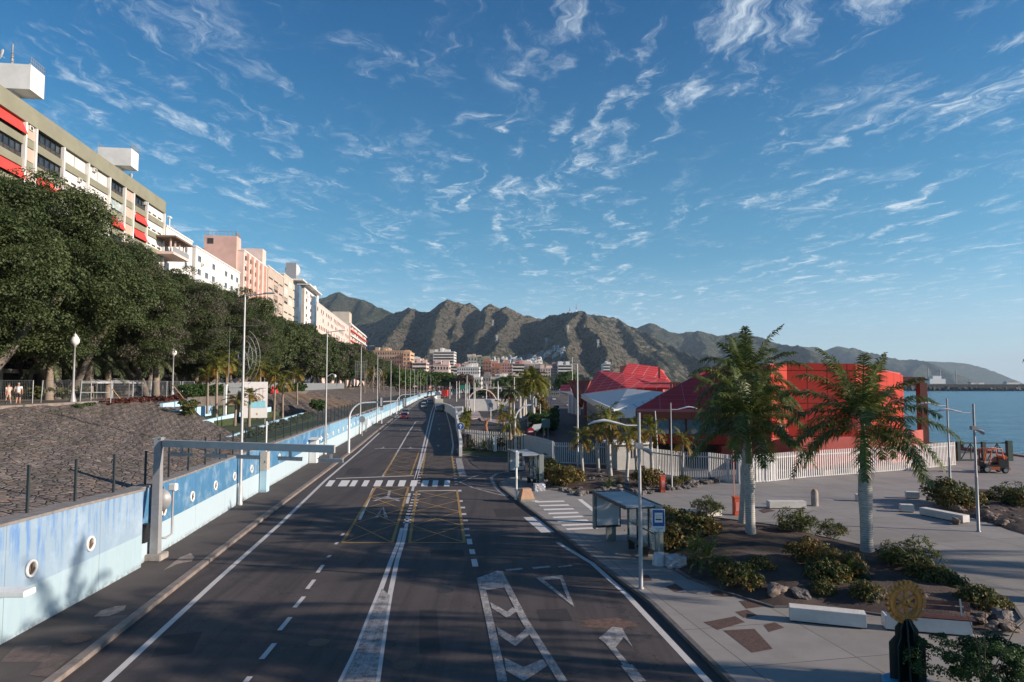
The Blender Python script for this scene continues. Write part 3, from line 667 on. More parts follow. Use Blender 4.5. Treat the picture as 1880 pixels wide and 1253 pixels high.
R4 = [[(1150, 606, 5600), (1176, 599, 5600), (1190, 594, 5600), (1197, 598, 5600), (1204, 602, 5600), (1225, 606, 5500), (1247, 614, 5500), (1268, 608, 5500), (1280, 607, 5500), (1310, 612, 5500), (1342, 618, 5400), (1355, 611, 5400), (1375, 613, 5400), (1400, 622, 5300), (1424, 631, 5200), (1460, 635, 5000), (1475, 643, 4800), (1490, 655, 4600), (1510, 668, 4500), (1530, 690, 4300)],
      [(1190, 594, 5600), (1205, 630, 5000), (1260, 670, 4300)], [(1280, 607, 5500), (1300, 650, 4700), (1330, 680, 4100)], [(1355, 611, 5400), (1390, 650, 4600), (1430, 680, 4200)]]
mountain('distant_mountain', R4, 700, 2800, 3800, 6600, 24, M_MT2, slope=.60, wob=120, det=110, dsc=420, seed=31)
R5 = [[(1440, 640, 8200), (1470, 636, 8200), (1495, 637, 8200), (1515, 643, 8200), (1535, 637, 8200), (1560, 639, 8200), (1580, 644, 8100), (1610, 652, 8000), (1650, 660, 8000), (1690, 663, 7800), (1702, 665, 7600), (1720, 675, 7400), (1745, 688, 7200), (1762, 702, 7000)], [(1560, 639, 8200), (1590, 675, 7200)], [(1690, 663, 7800), (1680, 690, 6900)]]
mountain('coastal_mountain', R5, 3000, 5600, 6200, 9200, 36, M_MT2, slope=.55, wob=150, det=120, dsc=600, seed=41)
R6 = [[(1640, 668, 11000), (1680, 664, 11000), (1715, 663, 11000), (1750, 665, 11000), (1782, 669, 11000), (1805, 675, 10900), (1830, 683, 10800), (1838, 690, 10700), (1856, 701, 10500)]]
mountain('headland', R6, 5600, 8900, 9800, 12200, 60, M_MT2, slope=.6, wob=80, det=80, dsc=700, seed=51)
def hz(x, y, name='mountain'):
    xs, yv, H, st = HF[name]; i = (x-xs[0])/st; j = (y-yv[0])/st
    if not (0 <= i < len(xs)-1 and 0 <= j < len(yv)-1): return -8
    a, b_ = int(i), int(j); fx, fy = i-a, j-b_
    return (H[b_, a]*(1-fx)+H[b_, a+1]*fx)*(1-fy)+(H[b_+1, a]*(1-fx)+H[b_+1, a+1]*fx)*fy
def hit(u, v, name='mountain', y0=1250, y1=3400):
    y = y0
    while y < y1:
        p = D(u, v, y)
        if hz(p.x, y, name) >= p.z: return p
        y += 6
    return None
# ================================================================= blue wall, fence, embankment furniture
M_W1 = custom('faded streaked blue paint', wallf((.25, .34, .43), (.33, .44, .49), .85), .8, .25)
M_W2 = custom('strong blue paint', wallf((.055, .17, .30), (.40, .50, .55), .35), .75, .25)
M_W3 = custom('sky blue paint', wallf((.18, .35, .48), (.42, .53, .58), .4), .8, .25)
M_WG = custom('garden wall blue paint', wallf((.42, .62, .76), None, .5), .85, .2)
M_WHT = mat('white paint', (.72, .72, .70), .55, var=.08, vs=6, bump=.05)
M_CAP = mat('wall coping', (.22, .20, .19), .9, vs=3, var=.25, world=True, bump=.3)
M_HOLE = mat('pipe opening concrete', (.16, .14, .11), .9, vs=5, var=.5, bump=.4)
M_STEEL = mat('galvanised steel', (.34, .35, .36), .45, .55, vs=4, var=.15, bump=.04)
M_GREYP = mat('grey painted steel', (.30, .30, .31), .5, .15, vs=3, var=.12)
M_DARKP = mat('dark green grey post', (.035, .045, .05), .6, .2)
M_BLACK = mat('black plastic', (.015, .016, .018), .5)
M_CONC = mat('concrete', (.30, .27, .245), .9, vs=3, var=.25, bump=.4, bs=20)
wl = thing('painted_wall', 'long retaining wall beside the road painted in two bands of blue with white rings', 'wall')
secs = [(9, 29.9, M_W1), (30.0, 77, M_W2), (77, 640, M_W3)]
for a, b_, m in secs:
    s = MB(); ys2 = [a]+[y for y in ys if a < y < b_]+[b_]
    for p, q in zip(ys2, ys2[1:]):
        off = 0 if a > 29.95 else .25
        s.prism([(XW(p)+off, p), (XW(q)+off, q), (XW(q)-.45, q), (XW(p)-.45, p)], -.05, lambda P_, p=p, q=q: ZW(P_[1]), bottom=False)
    s.build('wall_panel', m, wl)
s = MB()
for p, q in zip(ys, ys[1:]):
    if p < 8: continue
    off = .30 if p < 29 else .05
    s.prism([(XW(p)+off, p), (XW(q-.02)+off, q-.02), (XW(q)-.62, q-.02), (XW(p)-.62, p)], lambda P_: ZW(P_[1]), lambda P_: ZW(P_[1])+.09, bottom=True)
s.build('coping', M_CAP, wl)
def facing(y): d = Vector((XW(y+1)-XW(y-1), 2)).normalized(); return d, math.atan2(d.y, d.x)
yh = 19.0; k = 0; ring_src = None
while yh < 150:
    off = .25 if yh < 29.9 else 0
    d, an = facing(yh)
    if ring_src is None:
        s = MB(); s.loft([[(x, r*math.cos(q), r*math.sin(q)) for q in [2*PI*i/20 for i in range(20)]] for x, r in [(0, .31), (.06, .31), (.07, .29), (.07, .24), (.05, .225), (-.02, .22)]], 0, cap=False)
        ring = s.build('drain_ring', M_WHT, wl)
        s = MB(); s.loft([[(x, r*math.cos(q), r*math.sin(q)) for q in [2*PI*i/20 for i in range(20)]] for x, r in [(.012, .225), (.012, .0005)]], 0, cap=False)
        hole = s.build('drain_hole', M_HOLE, ring)
        s = MB(); s.box(.03, .05, -.09, .03, .30, .05, rx=.5); s.box(.03, .0, .02, .03, .04, .34)
        fan = s.build('drain_flap', mat('rust brown metal', (.12, .07, .05), .8), ring)
        ring_src = ring
    else:
        ring = ring_src.copy(); C.objects.link(ring); ring.parent = wl
        for h in ring_src.children:
            h2 = h.copy(); C.objects.link(h2); h2.parent = ring
    ring.location = (XW(yh)+off+.002, yh, 2.06 if yh < 60 else 2.0); ring.rotation_euler = (0, 0, an-PI/2); ring.scale = (.9,)*3
    yh += 3.42 if yh < 30 else 3.9
    if 29 < yh < 32: yh = 32.6
# stairs and small blue marks on the wall
s = MB()
for y in (66, 68.5): s.box(XW(y)+.02, y, 2.35, .06, .9, .5, rz=.0)
s.build('painted_square', mat('deep blue', (.03, .14, .36), .7), wl)
# ledge sticking out near the camera
o = MB().box(XW(20.3)+1.0, 20.05, 2.02, 1.6, .5, .17, bev=.02).build('wall_ledge', M_WHT); tag(o, 'white projecting ledge on the wall at the near end of the road', 'ledge')

# fence on top of the wall
fn = thing('wire_fence', 'dark wire mesh fence with slim posts along the top of the blue wall', 'fence')
post_src = None; y = 12.0
while y < 330:
    h = 1.55 if y < 60 else 1.75
    if post_src is None:
        s = MB(); s.box(0, 0, 0, .075, .075, 1, base=True); s.box(0, 0, 1, .09, .09, .03, base=True); po = s.build('fence_post', M_DARKP, fn); post_src = po
    else: po = post_src.copy(); C.objects.link(po); po.parent = fn
    po.location = (XW(y)-.33, y, ZW(y)+.05); po.scale = (1, 1, h)
    y += 2.75 if y < 120 else 5.5
s = MB()
def wirepanel(y0, y1, h, st, rows, w):
    y = y0
    while y < y1:
        s.box(XW(y)-.33, y, ZW(y)+.1, w, w, h, base=True); y += st
    yy = [y0+(y1-y0)*i/24 for i in range(25)]
    for r in range(rows):
        for a, b_ in zip(yy, yy[1:]):
            za, zb_ = ZW(a)+.12+h*(r+.5)/rows, ZW(b_)+.12+h*(r+.5)/rows
            s.prism([(XW(a)-.33, a), (XW(b_)-.33, b_), (XW(b_)-.33+w, b_), (XW(a)-.33+w, a)], za, za+w, bottom=False)
wirepanel(48, 120, 1.6, .17, 8, .011); wirepanel(120, 330, 1.6, .5, 7, .03)
s.build('wire_mesh', mat('dark wire', (.05, .075, .09), .5, .4), fn)

# --- gantry post and arm
gx, gy = -16.02, 31.2
g = thing('sign_gantry', 'grey steel gantry with a long arm and hanging brackets over the near footway', 'gantry', (gx, gy, .13), math.radians(2))
s = MB(); s.box(0, 0, 0, .82, .82, .28, base=True, bev=.03); s.build('concrete_foot', M_CONC, g)
s = MB(); s.loft([[(a*w, b_*w, z) for a, b_ in ((-.5, -.5), (.5, -.5), (.5, .5), (-.5, .5))] for z, w in ((.28, .36), (2.3, .33), (2.32, .35), (2.36, .33), (4.95, .29))], 0, smooth=False)
s.build('post', M_GREYP, g)
s = MB(); s.box(0, 0, 4.95, .34, .34, .50, base=True, bev=.02)
for zz_ in (5.0, 5.38):
    for a in (-.18, .18): s.box(a, 0, zz_, .03, .42, .05, base=True)
s.build('joint_box', M_GREYP, g)
arm = MB(); L = 8.6; dy = -3.1
arm.loft([[(x, yb+dd*w/2, 5.18+e*h) for dd, e in ((-1, -.5), (1, -.5), (1, .5), (-1, .5))] for x, yb, w, h in ((.25, -.08, .28, .30), (L, dy, .26, .31))], 0, smooth=False)
arm.build('arm', mat('pale grey steel', (.40, .40, .39), .5, .15), g)
for k, x in enumerate((1.25, 3.0, 4.6, 6.6, 8.45)):
    yb = -.08+dy*x/L; s = MB(); s.box(x, yb, 4.92, .10, .10, .34); s.box(x, yb, 4.72, 1.15, .07, .15, rz=-.33); s.box(x, yb-.05, 4.79, 1.15, .18, .03, rz=-.33); s.build('hanging_bracket', M_STEEL, g)
s = MB(); s.loft([[(.0+x, r*math.cos(q)-.02, 2.55+r*math.sin(q)) for q in [2*PI*i/24 for i in range(24)]] for x, r in ((-.36, .01), (-.36, .52), (-.31, .55), (-.30, .01))], 0, cap=False)
o = s.build('round_sign', M_GREYP); o.rotation_euler = (0, 0, -PI/2+.15); o.location = (gx-.12, gy+.2, .13); tag(o, 'round traffic sign seen from its grey back behind the gantry post', 'road sign')
o = MB().box(XW(30.5)+.10, 30.45, 1.45, .22, .4, .8).build('cable_box', M_BLACK); tag(o, 'black electrical box on the wall behind the gantry post', 'electrical box')
lp = thing('wall_siren', 'small white floodlight on a bent grey pipe beside the gantry', 'floodlight', (XW(32.3)+.3, 32.4, 0))
s = MB(); s.tube([(-.2, -.5, .9), (.1, -.35, .9), (.2, 0, 1.0), (.2, 0, 3.0)], .05, 8); s.build('pipe', M_GREYP, lp)
s = MB(); s.box(.2, 0, 3.0, .36, .3, .34, base=True, bev=.04, taper=.8); s.build('lamp_head', M_WHT, lp)

# --- cabinet on the wall
def cabinet(x, y, label, s_=1):
    c = thing('roadside_cabinet', label, 'cabinet', (x, y, .13), .05, s=s_)
    MB().box(0, 0, 0, .5, .7, 1.55, base=True).build('plinth', M_W3 and custom('cabinet blue', wallf((.42, .62, .72), None, .4), .8), c)
    d = MB().box(0, 0, 1.55, .52, .72, 1.35, base=True, bev=.02).build('door', mat('cream metal', (.46, .42, .36), .6, vs=5, var=.15), c)
    MB().box(.1, -.365, 2.2, .05, .02, .12).build('handle', M_BLACK, d)
    s = MB(); s.tube([(0, .2, 2.9), (0, .2, 5.1)], .06, 8); s.build('cable_pipe', M_WHT, c); return c
cabinet(XW(50.5)+.32, 50.5, 'cream cabinet on a pale blue plinth, a white pipe rising from it')
c = thing('ticket_cabinet', 'white cabinet with a flat canopy standing before the wall beyond the cream cabinet', 'cabinet', (XW(69)+.45, 69, .13), .05)
MB().box(0, 0, 0, .7, 1.0, 2.3, base=True).build('body', M_WHT, c); MB().box(.1, 0, 2.32, 1.1, 1.7, .14, base=True).build('canopy', M_WHT, c)
c = thing('control_cabinet', 'small white cabinet on grey legs beside the third tall street lamp', 'cabinet', (XW(112)+.5, 113, .13))
MB().box(0, 0, 1.2, .8, 1.1, .9, base=True).build('body', M_WHT, c)
for a in (-.4, .4): MB().box(0, a, 0, .08, .08, 1.2, base=True).build('leg', M_GREYP, c)

# --- terraces with blue garden walls
def gwall(pts, h, w, label, z=None):
    s = MB()
    for a, b_ in zip(pts, pts[1:]):
        d = Vector((b_[0]-a[0], b_[1]-a[1])).normalized(); n = Vector((-d.y, d.x))*w
        z0 = a[2]; z1 = b_[2]
        vs = [(a[0], a[1], z0-1.6), (b_[0], b_[1], z1-1.6), (b_[0]+n.x, b_[1]+n.y, z1-1.6), (a[0]+n.x, a[1]+n.y, z0-1.6)]
        vs += [(x, y, (z0 if i in (0, 3) else z1)+h) for i, (x, y, _) in enumerate(vs)]
        s.add(vs, [(0, 1, 5, 4), (1, 2, 6, 5), (2, 3, 7, 6), (3, 0, 4, 7), (4, 5, 6, 7)])
    o = s.build('garden_wall', M_WG); tag(o, label, 'garden wall', 'pale blue terrace walls')
gwall([(-22.2, 54, 3.3), (-24.0, 70, 3.7), (-25.5, 84, 3.9)], .55, .3, 'low pale blue terrace wall nearest the road fence')
gwall([(-27.3, 58, 4.1), (-28.6, 70, 4.4), (-30.2, 86, 4.6)], .5, .3, 'pale blue terrace wall under the white billboard')
gwall([(-31.8, 64, 4.9), (-33.2, 76, 5.1)], .55, .3, 'short pale blue terrace wall behind the billboard')
gwall([(-33.6, 66, 5.4), (-34.6, 74, 5.6)], .7, .3, 'topmost pale blue terrace wall below the hedge')
def terr(x0, x1, y0, y1, z, nm='terrace_grass'):
    s = MB(); s.prism([(x0, y0), (x0-2.6, y1), (x1-2.6, y1), (x1, y0)], z-1.5, z); setting(s.build(nm, M_GRASS))
terr(-19.9, -22.3, 52, 86, 3.42); terr(-22.4, -27.5, 56, 88, 3.86); terr(-27.6, -32, 60, 89, 4.52); terr(-32, -35.5, 64, 90, 5.2)
b = thing('billboard', 'white billboard with faint pink letters and a pale blue band on the terraces', 'billboard', (-26.9, 71.5, 3.9), .25)
M_BB = custom('billboard face', lambda t, b_, pos: t.link(t.mix(t.math('MULTIPLY', t.step(t.noise(pos, 2.4, 3, .6), .5, .62), .35), (.78, .76, .74), (.74, .60, .58)), b_.inputs['Base Color']), .7)
MB().box(0, 0, .55, 2.6, .12, 3.75, base=True).build('panel', M_BB, b)
MB().box(.25, -.064, 1.95, 1.75, .012, .75).build('blue_band', mat('pale blue print', (.30, .62, .72), .7), b)
s = MB()
for i in range(6): s.box(-.95+i*.36, -.066, 3.2-.05*i, .10, .008, 1.2+.15*(i % 3)); s.box(-.87+i*.36, -.066, 3.2+.4*(i % 2)-.3, .22, .008, .09)
s.build('faded_letters', mat('faded pink print', (.74, .56, .53), .7), b)
MB().box(.3, -.068, .95, .16, .008, .22).build('small_emblem', mat('brown print', (.45, .34, .2), .7), b)
for x in (-1.1, 1.1): MB().box(x, .12, -.6, .12, .12, 4.7, base=True).build('leg', M_GREYP, b)
s = MB()
for i in range(3): s.tube([(-1.3-.14*i, .5, 3.2), (-1.75-.22*i, .8+.5*i, .2)], .08, 6)
s.build('wooden_prop', mat('brown timber', (.22, .11, .06), .8), b)
c = thing('white_column', 'slim white sign post standing left of the billboard', 'post', (-29.3, 70, 4.2)); MB().box(0, 0, 0, .25, .25, 3.6, base=True).build('shaft', M_WHT, c); MB().box(0, 0, 3.6, .34, .34, .12, base=True).build('cap', M_WHT, c)

# --- promenade: globe lamps, site fences, hedges, people space
def globe_lamp(x, y, label):
    t = thing('globe_lamp', label, 'street lamp', (x, y, PZ), group='old fashioned lamps on the promenade')
    s = MB(); s.lathe([(.30, 0), (.28, .25), (.2, .5), (.13, .9), (.10, 1.5), (.085, 3.0), (.07, 4.75), (.13, 4.8), (.13, 4.88)], n=12); s.build('post', M_GREYP, t)
    s = MB(); s.lathe([(.12, 4.88), (.25, 4.98), (.34, 5.15), (.35, 5.32), (.26, 5.55), (.12, 5.75), (.05, 5.86)], n=14)
    s.build('globe', mat('opal glass', (.72, .70, .68), .35, vs=3), t); MB().lathe([(.06, 5.85), (.035, 5.95), (.0, 6.05)], n=8).build('finial', M_GREYP, t)
globe_lamp(-36.75, 57.3, 'old lamp with a white pear shaped globe, nearer of the two on the promenade'); globe_lamp(-39.1, 78.8, 'old lamp with a white pear shaped globe, farther one beside the hedge')
def site_fence(x, y, rz, w, label, plank=False):
    t = thing('site_fence_panel', label, 'fence panel', (x, y, PZ), rz, group='grey construction fence panels')
    for a in (0, w): s = MB(); s.tube([(a, 0, 0), (a+(.1 if a == 0 else 0), 0, 1.95)], .045 if a else .06, 6); s.build('frame_post', M_STEEL, t)
    s = MB(); s.box(w/2, 0, 1.93, w, .03, .03); s.box(w/2, 0, .2, w, .03, .03)
    for i in range(int(w/.14)): s.box(.14*i, 0, 1.06, .010, .010, 1.75)
    for i in range(6): s.box(w/2, 0, .35+.28*i, w, .010, .010)
    s.build('mesh_infill', M_STEEL, t)
    if plank:
        s = MB(); s.box(w/2, .0, .9, w, .05, .07); s.build('white_rail', M_WHT, t)
lab = ['leftmost, behind the two walkers', 'with a leaning post left of the near globe lamp', 'with a white rail right of the near globe lamp', 'right of the white rail panel', 'before the date palm', 'left of the far globe lamp', 'behind the far globe lamp', 'beside the clipped hedge']
pts = [(-44.6, 57.5, 4.2), (-41.6, 60.5, 4.4), (-37.6, 59.6, 2.6), (-37.3, 63.8, 4.4), (-38, 68.5, 4.4), (-38.6, 73, 4.4), (-39.4, 78, 4.2), (-40, 83, 4.0)]
for i, (x, y, w) in enumerate(pts):
    site_fence(x, y, [0.1, .1, .05, 1.67, 1.67, 1.67, 1.67, 1.67][i] if i > 2 else [.05, .0, .05][i], w, 'grey mesh construction fence panel '+lab[i], i == 2)
M_WOOD = mat('raw timber', (.40, .26, .13), .8, vs=5, var=.3)
for x, y, rz, l in [(-45.2, 56.8, -.9, 'leaning timber prop against the fence behind the walkers'), (-37.2, 63.2, -.9, 'leaning timber prop right of the panel with the white rail'), (-38.2, 77, -.9, 'leaning timber prop left of the far globe lamp')]:
    s = MB(); s.tube([(0, 0, 1.5), (1.5, 0, 0.02)], .05, 6); o = s.build('timber_prop', M_WOOD); o.location = (x, y, PZ); o.rotation_euler = (0, 0, -.25); tag(o, l, 'timber prop', 'timber props of the construction fence')
# orange and red barriers and palings up on the second embankment
for dx, col, l in [(0, (.55, .20, .04), 'orange plastic barrier on top of the earth slope'), (3.0, (.5, .03, .03), 'red plastic barrier on top of the earth slope')]:
    t = thing('plastic_barrier', l, 'barrier', (XP(113)-.8+0.2*dx, 113+dx*3.3, PZ), 1.68)
    m = mat('barrier plastic %.2f' % dx, col, .6, vs=3)
    s = MB(); s.box(0, 0, 0, 5.5-.5*dx, .5, .35, base=True); s.box(0, 0, .35, 5.2-.5*dx, .25, .9, base=True, bev=.04); s.build('body', m, t); s = MB()
    for i in range(4): s.box(-1.6+i, -.14, .9, .6, .03, .3)
    s.build('slot', M_BLACK, t)
def paling(y0, y1, label):
    t = thing('paling_fence', label, 'fence', (0, 0, 0)); s = MB(); y = y0
    while y < y1: s.box(XP(y)-.8, y, PZ+.05, .05, .55, 1.75+.05*math.sin(y*3), base=True); y += .8
    s.build('slats', M_STEEL, t); s = MB(); s.prism([(XP(y0)-.86, y0), (XP(y1)-.86, y1), (XP(y1)-.93, y1), (XP(y0)-.93, y0)], PZ+1.2, PZ+1.3); s.build('rail', M_GREYP, t)
paling(92, 110, 'pale grey paling fence left of the orange barrier'); paling(128, 152, 'pale grey paling fence right of the red barrier'); paling(160, 235, 'low grey paling fence along the third embankment')
# tents and a low block under the trees
M_TENT = mat('white canvas', (.62, .63, .66), .8, vs=2, var=.1)
for i, (x, y, l) in enumerate([(-49, 78, 'white canvas tent top behind the near globe lamp'), (-51, 88, 'white canvas tent top left of the date palm')]):
    t = thing('canvas_tent', l, 'tent', (x, y, PZ), .1)
    s = MB(); s.loft([[(a*w, b_*w, z) for a, b_ in ((-2.6, -2), (2.6, -2), (2.6, 2), (-2.6, 2))] for w, z in ((1, 1.7), (1, 1.8), (.55, 2.1), (.03, 2.35))], 0, smooth=False); s.build('canopy', M_TENT, t)
    for a in (-2.5, 2.5):
        for b_ in (-1.9, 1.9): MB().box(a, b_, 0, .07, .07, 1.75, base=True).build('pole', M_GREYP, t)
# ================================================================= VEGETATION
def leafmat(name, a, b_, c=None, rough=.55, vs=1.3, tr=.25):
    m = bpy.data.materials.new(name); m.use_nodes = True; t = NT(m.node_tree)
    o = t.new('ShaderNodeOutputMaterial'); p = t.new('ShaderNodeBsdfPrincipled'); p.inputs['Roughness'].default_value = rough
    p.inputs['Specular IOR Level'].default_value = .22
    tc = t.new('ShaderNodeTexCoord').outputs['Object']; n = t.noise(tc, vs, 4, .65); g = t.new('ShaderNodeNewGeometry')
    col = t.ramp(n, [(.32, a), (.68, b_)])
    if c: col = t.mix(t.step(g.outputs['Random Per Island'], .80, .98), col, c)
    col = t.mix(t.math('MULTIPLY', t.step(g.outputs['Random Per Island'], 0, .5), .25), (.02, .03, .012), col) if False else col
    t.link(col, p.inputs['Base Color'])
    tl = t.new('ShaderNodeBsdfTranslucent'); t.link(col, tl.inputs[0]); mx = t.new('ShaderNodeMixShader'); mx.inputs[0].default_value = tr
    t.link(p.outputs[0], mx.inputs[1]); t.link(tl.outputs[0], mx.inputs[2]); t.link(mx.outputs[0], o.inputs[0]); return m
L_LAUREL = leafmat('laurel leaves', (.036, .056, .020), (.080, .105, .036), (.11, .13, .055), vs=.25)
L_LAUREL2 = leafmat('browning laurel leaves', (.060, .062, .040), (.115, .11, .075), (.15, .14, .10), vs=.3)
L_PARK = leafmat('park tree leaves', (.045, .085, .018), (.09, .14, .03), (.14, .18, .05), vs=.2)
L_BROWN = leafmat('brown crown leaves', (.085, .052, .035), (.15, .09, .06), (.18, .13, .1), vs=.3)
L_PALM = leafmat('royal palm leaves', (.055, .080, .020), (.12, .155, .038), (.26, .26, .13), rough=.36, vs=.8, tr=.3)
L_PALMY = leafmat('yellowing palm leaves', (.14, .11, .025), (.30, .19, .04), (.32, .13, .03), vs=1.2, tr=.35)
L_PALMG = leafmat('bright green palm leaves', (.09, .11, .02), (.20, .20, .04), (.24, .15, .04), vs=.9, tr=.35)
L_DATE = leafmat('date palm leaves', (.04, .06, .03), (.09, .11, .05), (.2, .19, .13), vs=.9, tr=.15)
L_SHRUB = leafmat('shrub leaves', (.045, .060, .020), (.10, .12, .038), (.20, .15, .05), vs=1.5)
L_SHRUBR = leafmat('reddish shrub leaves', (.08, .075, .025), (.16, .13, .04), (.34, .14, .035), vs=1.7)
L_RED = leafmat('red leaved shrub', (.07, .025, .025), (.16, .05, .045), (.2, .1, .05), vs=3)
L_HEDGE = leafmat('hedge leaves', (.025, .055, .015), (.055, .10, .03), (.08, .13, .04), vs=1.5)
M_BARK = mat('pale grey bark', (.15, .127, .108), .9, vs=2.2, var=.4, bump=.8, bs=9)
M_BARKD = mat('dark bark', (.075, .058, .048), .9, vs=3, var=.4, bump=.8, bs=12)

def leaf_cloud(r, centres, radii, per, size, aspect=.55, flat=.0, hemi=True, squash=.8):
    """leaf sized rhombs scattered over many small clumps"""
    cs = np.repeat(np.asarray(centres, float), per, 0); rr = np.repeat(np.asarray(radii, float), per)
    n = len(cs); d = r.normal(size=(n, 3)); d /= np.linalg.norm(d, axis=1)[:, None]
    if hemi: d[:, 2] = np.where(d[:, 2] < -.35, -d[:, 2], d[:, 2])
    rad = rr*(.62+.42*r.random(n)**.6); p = cs+d*rad[:, None]*np.array([1, 1, squash])
    nn = d*.9+r.normal(size=(n, 3))*.55+np.array([0, 0, .25]); nn /= np.linalg.norm(nn, axis=1)[:, None]
    a = np.cross(nn, r.normal(size=(n, 3))); a /= np.linalg.norm(a, axis=1)[:, None]; b_ = np.cross(nn, a)
    s_ = (size*(.6+.8*r.random(n)))[:, None]; a = a*s_; b_ = b_*s_*aspect
    V = np.empty((n, 4, 3)); V[:, 0] = p-a; V[:, 1] = p-b_*1.0; V[:, 2] = p+a; V[:, 3] = p+b_*1.0
    return V.reshape(-1, 3), np.arange(n*4).reshape(n, 4)
def crown_mesh(name, seed, R, H, z0, nclump, per, size, m, m2=None, parent=None, cr=(1.2, 2.2), lobes=7):
    r = np.random.default_rng(seed); cs = []; rad = []
    lob = [(r.uniform(-.62, .62)*R, r.uniform(-.62, .62)*R, z0+H*r.uniform(.30, .62), R*r.uniform(.42, .62), H*r.uniform(.34, .5)) for _ in range(lobes)]
    lob.append((0, 0, z0+H*.5, R*.62, H*.52))
    while len(cs) < nclump:
        L = lob[r.integers(len(lob))]; d = r.normal(size=3); d /= np.linalg.norm(d)
        if d[2] < -.55: continue
        k = r.uniform(.78, 1.0) if r.random() < .85 else r.uniform(.4, .8)
        p = np.array([L[0]+d[0]*L[3]*k, L[1]+d[1]*L[3]*k, L[2]+d[2]*L[4]*k])
        # keep clumps near the outside of the union of the lobes
        inside = sum(((p[0]-q[0])/q[3])**2+((p[1]-q[1])/q[3])**2+((p[2]-q[2])/q[4])**2 < .6 for q in lob)
        if inside > 0 and r.random() < .86: continue
        cs.append(p); rad.append(r.uniform(*cr))
    V, Q = leaf_cloud(r, cs, rad, per, size)
    mats = [m]; mi = None
    if m2:
        mats = [m, m2]; mi = np.repeat((r.random(len(cs)) < .34).astype(int), per)
    return npmesh(name, V, Q, mats, parent, mi=mi), cs
def branchy(seed, cs, R, z0, parent, m, rt=.5, stems=3, top=.75, H=10):
    rn = random.Random(seed); s = MB()
    for k in range(stems):
        an = 2*PI*k/stems+rn.uniform(-.5, .5); lean = rn.uniform(.35, .6)*R
        base = Vector((.35*math.cos(an)*rt*1.6, .35*math.sin(an)*rt*1.6, -.3)); tip = Vector((lean*math.cos(an), lean*math.sin(an), z0+H*.32))
        mid = base.lerp(tip, .38)+Vector((rn.uniform(-.4, .4), rn.uniform(-.4, .4), .5)); m2 = base.lerp(tip, .7)+Vector((rn.uniform(-.5, .5), rn.uniform(-.5, .5), .8))
        s.tube([base, base.lerp(mid, .5)+Vector((rn.uniform(-.2, .2), rn.uniform(-.2, .2), 0)), mid, m2, tip], [rt, rt*.78, rt*.66, rt*.5, rt*.3], 8)
        for j in range(5):
            o = mid.lerp(tip, rn.uniform(.0, .9)); c = Vector(cs[rn.randrange(len(cs))]); c = o.lerp(c, .6) if (c-o).length < R*1.1 else o+Vector((rn.uniform(-2, 2), rn.uniform(-2, 2), 3))
            s.tube([o, o.lerp(c, .5)+Vector((0, 0, .4)), c], [rt*.36, rt*.22, rt*.08], 6)
    return s.build('trunk', m, parent)
# ---- big Indian laurels along the promenade
def laurel_proto(seed, per, ncl, size, m, m2, grp):
    t = thing('laurel_tree', 'x', 'tree', (0, 0, 0), group=grp)
    cr, cs = crown_mesh('crown', seed, 12.4, 14.2, 2.4, ncl, per, size, m, m2, t, cr=(.7, 1.5), lobes=11); branchy(seed, cs, 12, 4.8, t, M_BARK, .52, 4, H=14); return t
GL = 'laurel trees along the promenade'
pr = [laurel_proto(101, 380, 1050, .088, L_LAUREL, None, GL), laurel_proto(102, 380, 1050, .088, L_LAUREL, L_LAUREL2, GL), laurel_proto(103, 150, 750, .19, L_LAUREL, L_LAUREL2, GL), laurel_proto(104, 150, 750, .19, L_LAUREL, None, GL)]
used = [False]*4
TR = [(38, 0), (56, 0), (74, 1), (93, 1), (113, 0), (134, 3), (156, 2), (180, 3), (206, 2), (234, 3), (264, 2), (296, 3), (330, 2), (366, 3), (404, 3), (444, 2), (486, 3)]
for i, (y, k) in enumerate(TR):
    x = -46.3-.108*(y-61)+[0, .5, -.8, .4][i % 4]; rz = i*2.1; sc = 1.06+.07*math.sin(i*1.9)
    if y < 45: x = -45
    lb = '%s laurel tree along the promenade counting from the camera%s' % (ORD[i], ', crown patched grey brown' if k in (1, 2) else '')
    if not used[k]: o = pr[k]; used[k] = True; o['label'] = lb; o.location = (x, y, PZ); o.rotation_euler = (0, 0, rz); o.scale = (sc,)*3
    else: o = dup(pr[k], lb, (x, y, PZ), rz, sc)
    if y > 100: o.location.z -= 1.2
    if y > 200: o.scale = (1.0, 1.05, 1.12)
for i, (y, dx) in enumerate([(64, -10), (84, -9), (104, -8), (124, -7.5), (146, -7)]): dup(pr[0 if y < 120 else 3], '%s laurel of the rear row, close behind the front laurels, nearest first' % ORD[i], (-46.3-.108*(y-61)+dx, y, PZ-.8), i*2.9+1, .92)
# ---- smaller park trees beyond the bend
def small_tree(name, seed, R, H, z0, ncl, per, size, m, mb, grp, cat='tree', rt=.22, m2=None, cr=(.5, 1.0)):
    t = thing(name, 'x', cat, (0, 0, 0), group=grp); c, cs = crown_mesh('crown', seed, R, H, z0, ncl, per, size, m, m2, t, cr=cr, lobes=5)
    branchy(seed, cs, R, z0, t, mb, rt, 3, H=H); return t
GP2 = 'green trees beyond the bend of the road'
t0 = small_tree('park_tree', 201, 7, 9, 2.5, 150, 60, .42, L_PARK, M_BARKD, GP2, rt=.35, cr=(.9, 1.6))
spots = [(730, 688, 330, 1.1), (752, 693, 380, 1.1), (770, 690, 470, 1.3), (788, 694, 520, 1.2), (803, 695, 470, 1.15), (818, 697, 430, 1.05), (828, 701, 450, .9), (872, 706, 520, .7), (905, 704, 560, .75), (925, 702, 480, .9), (937, 700, 420, .8), (1002, 700, 520, .9), (1046, 696, 430, 1.1), (1040, 704, 360, .8)]
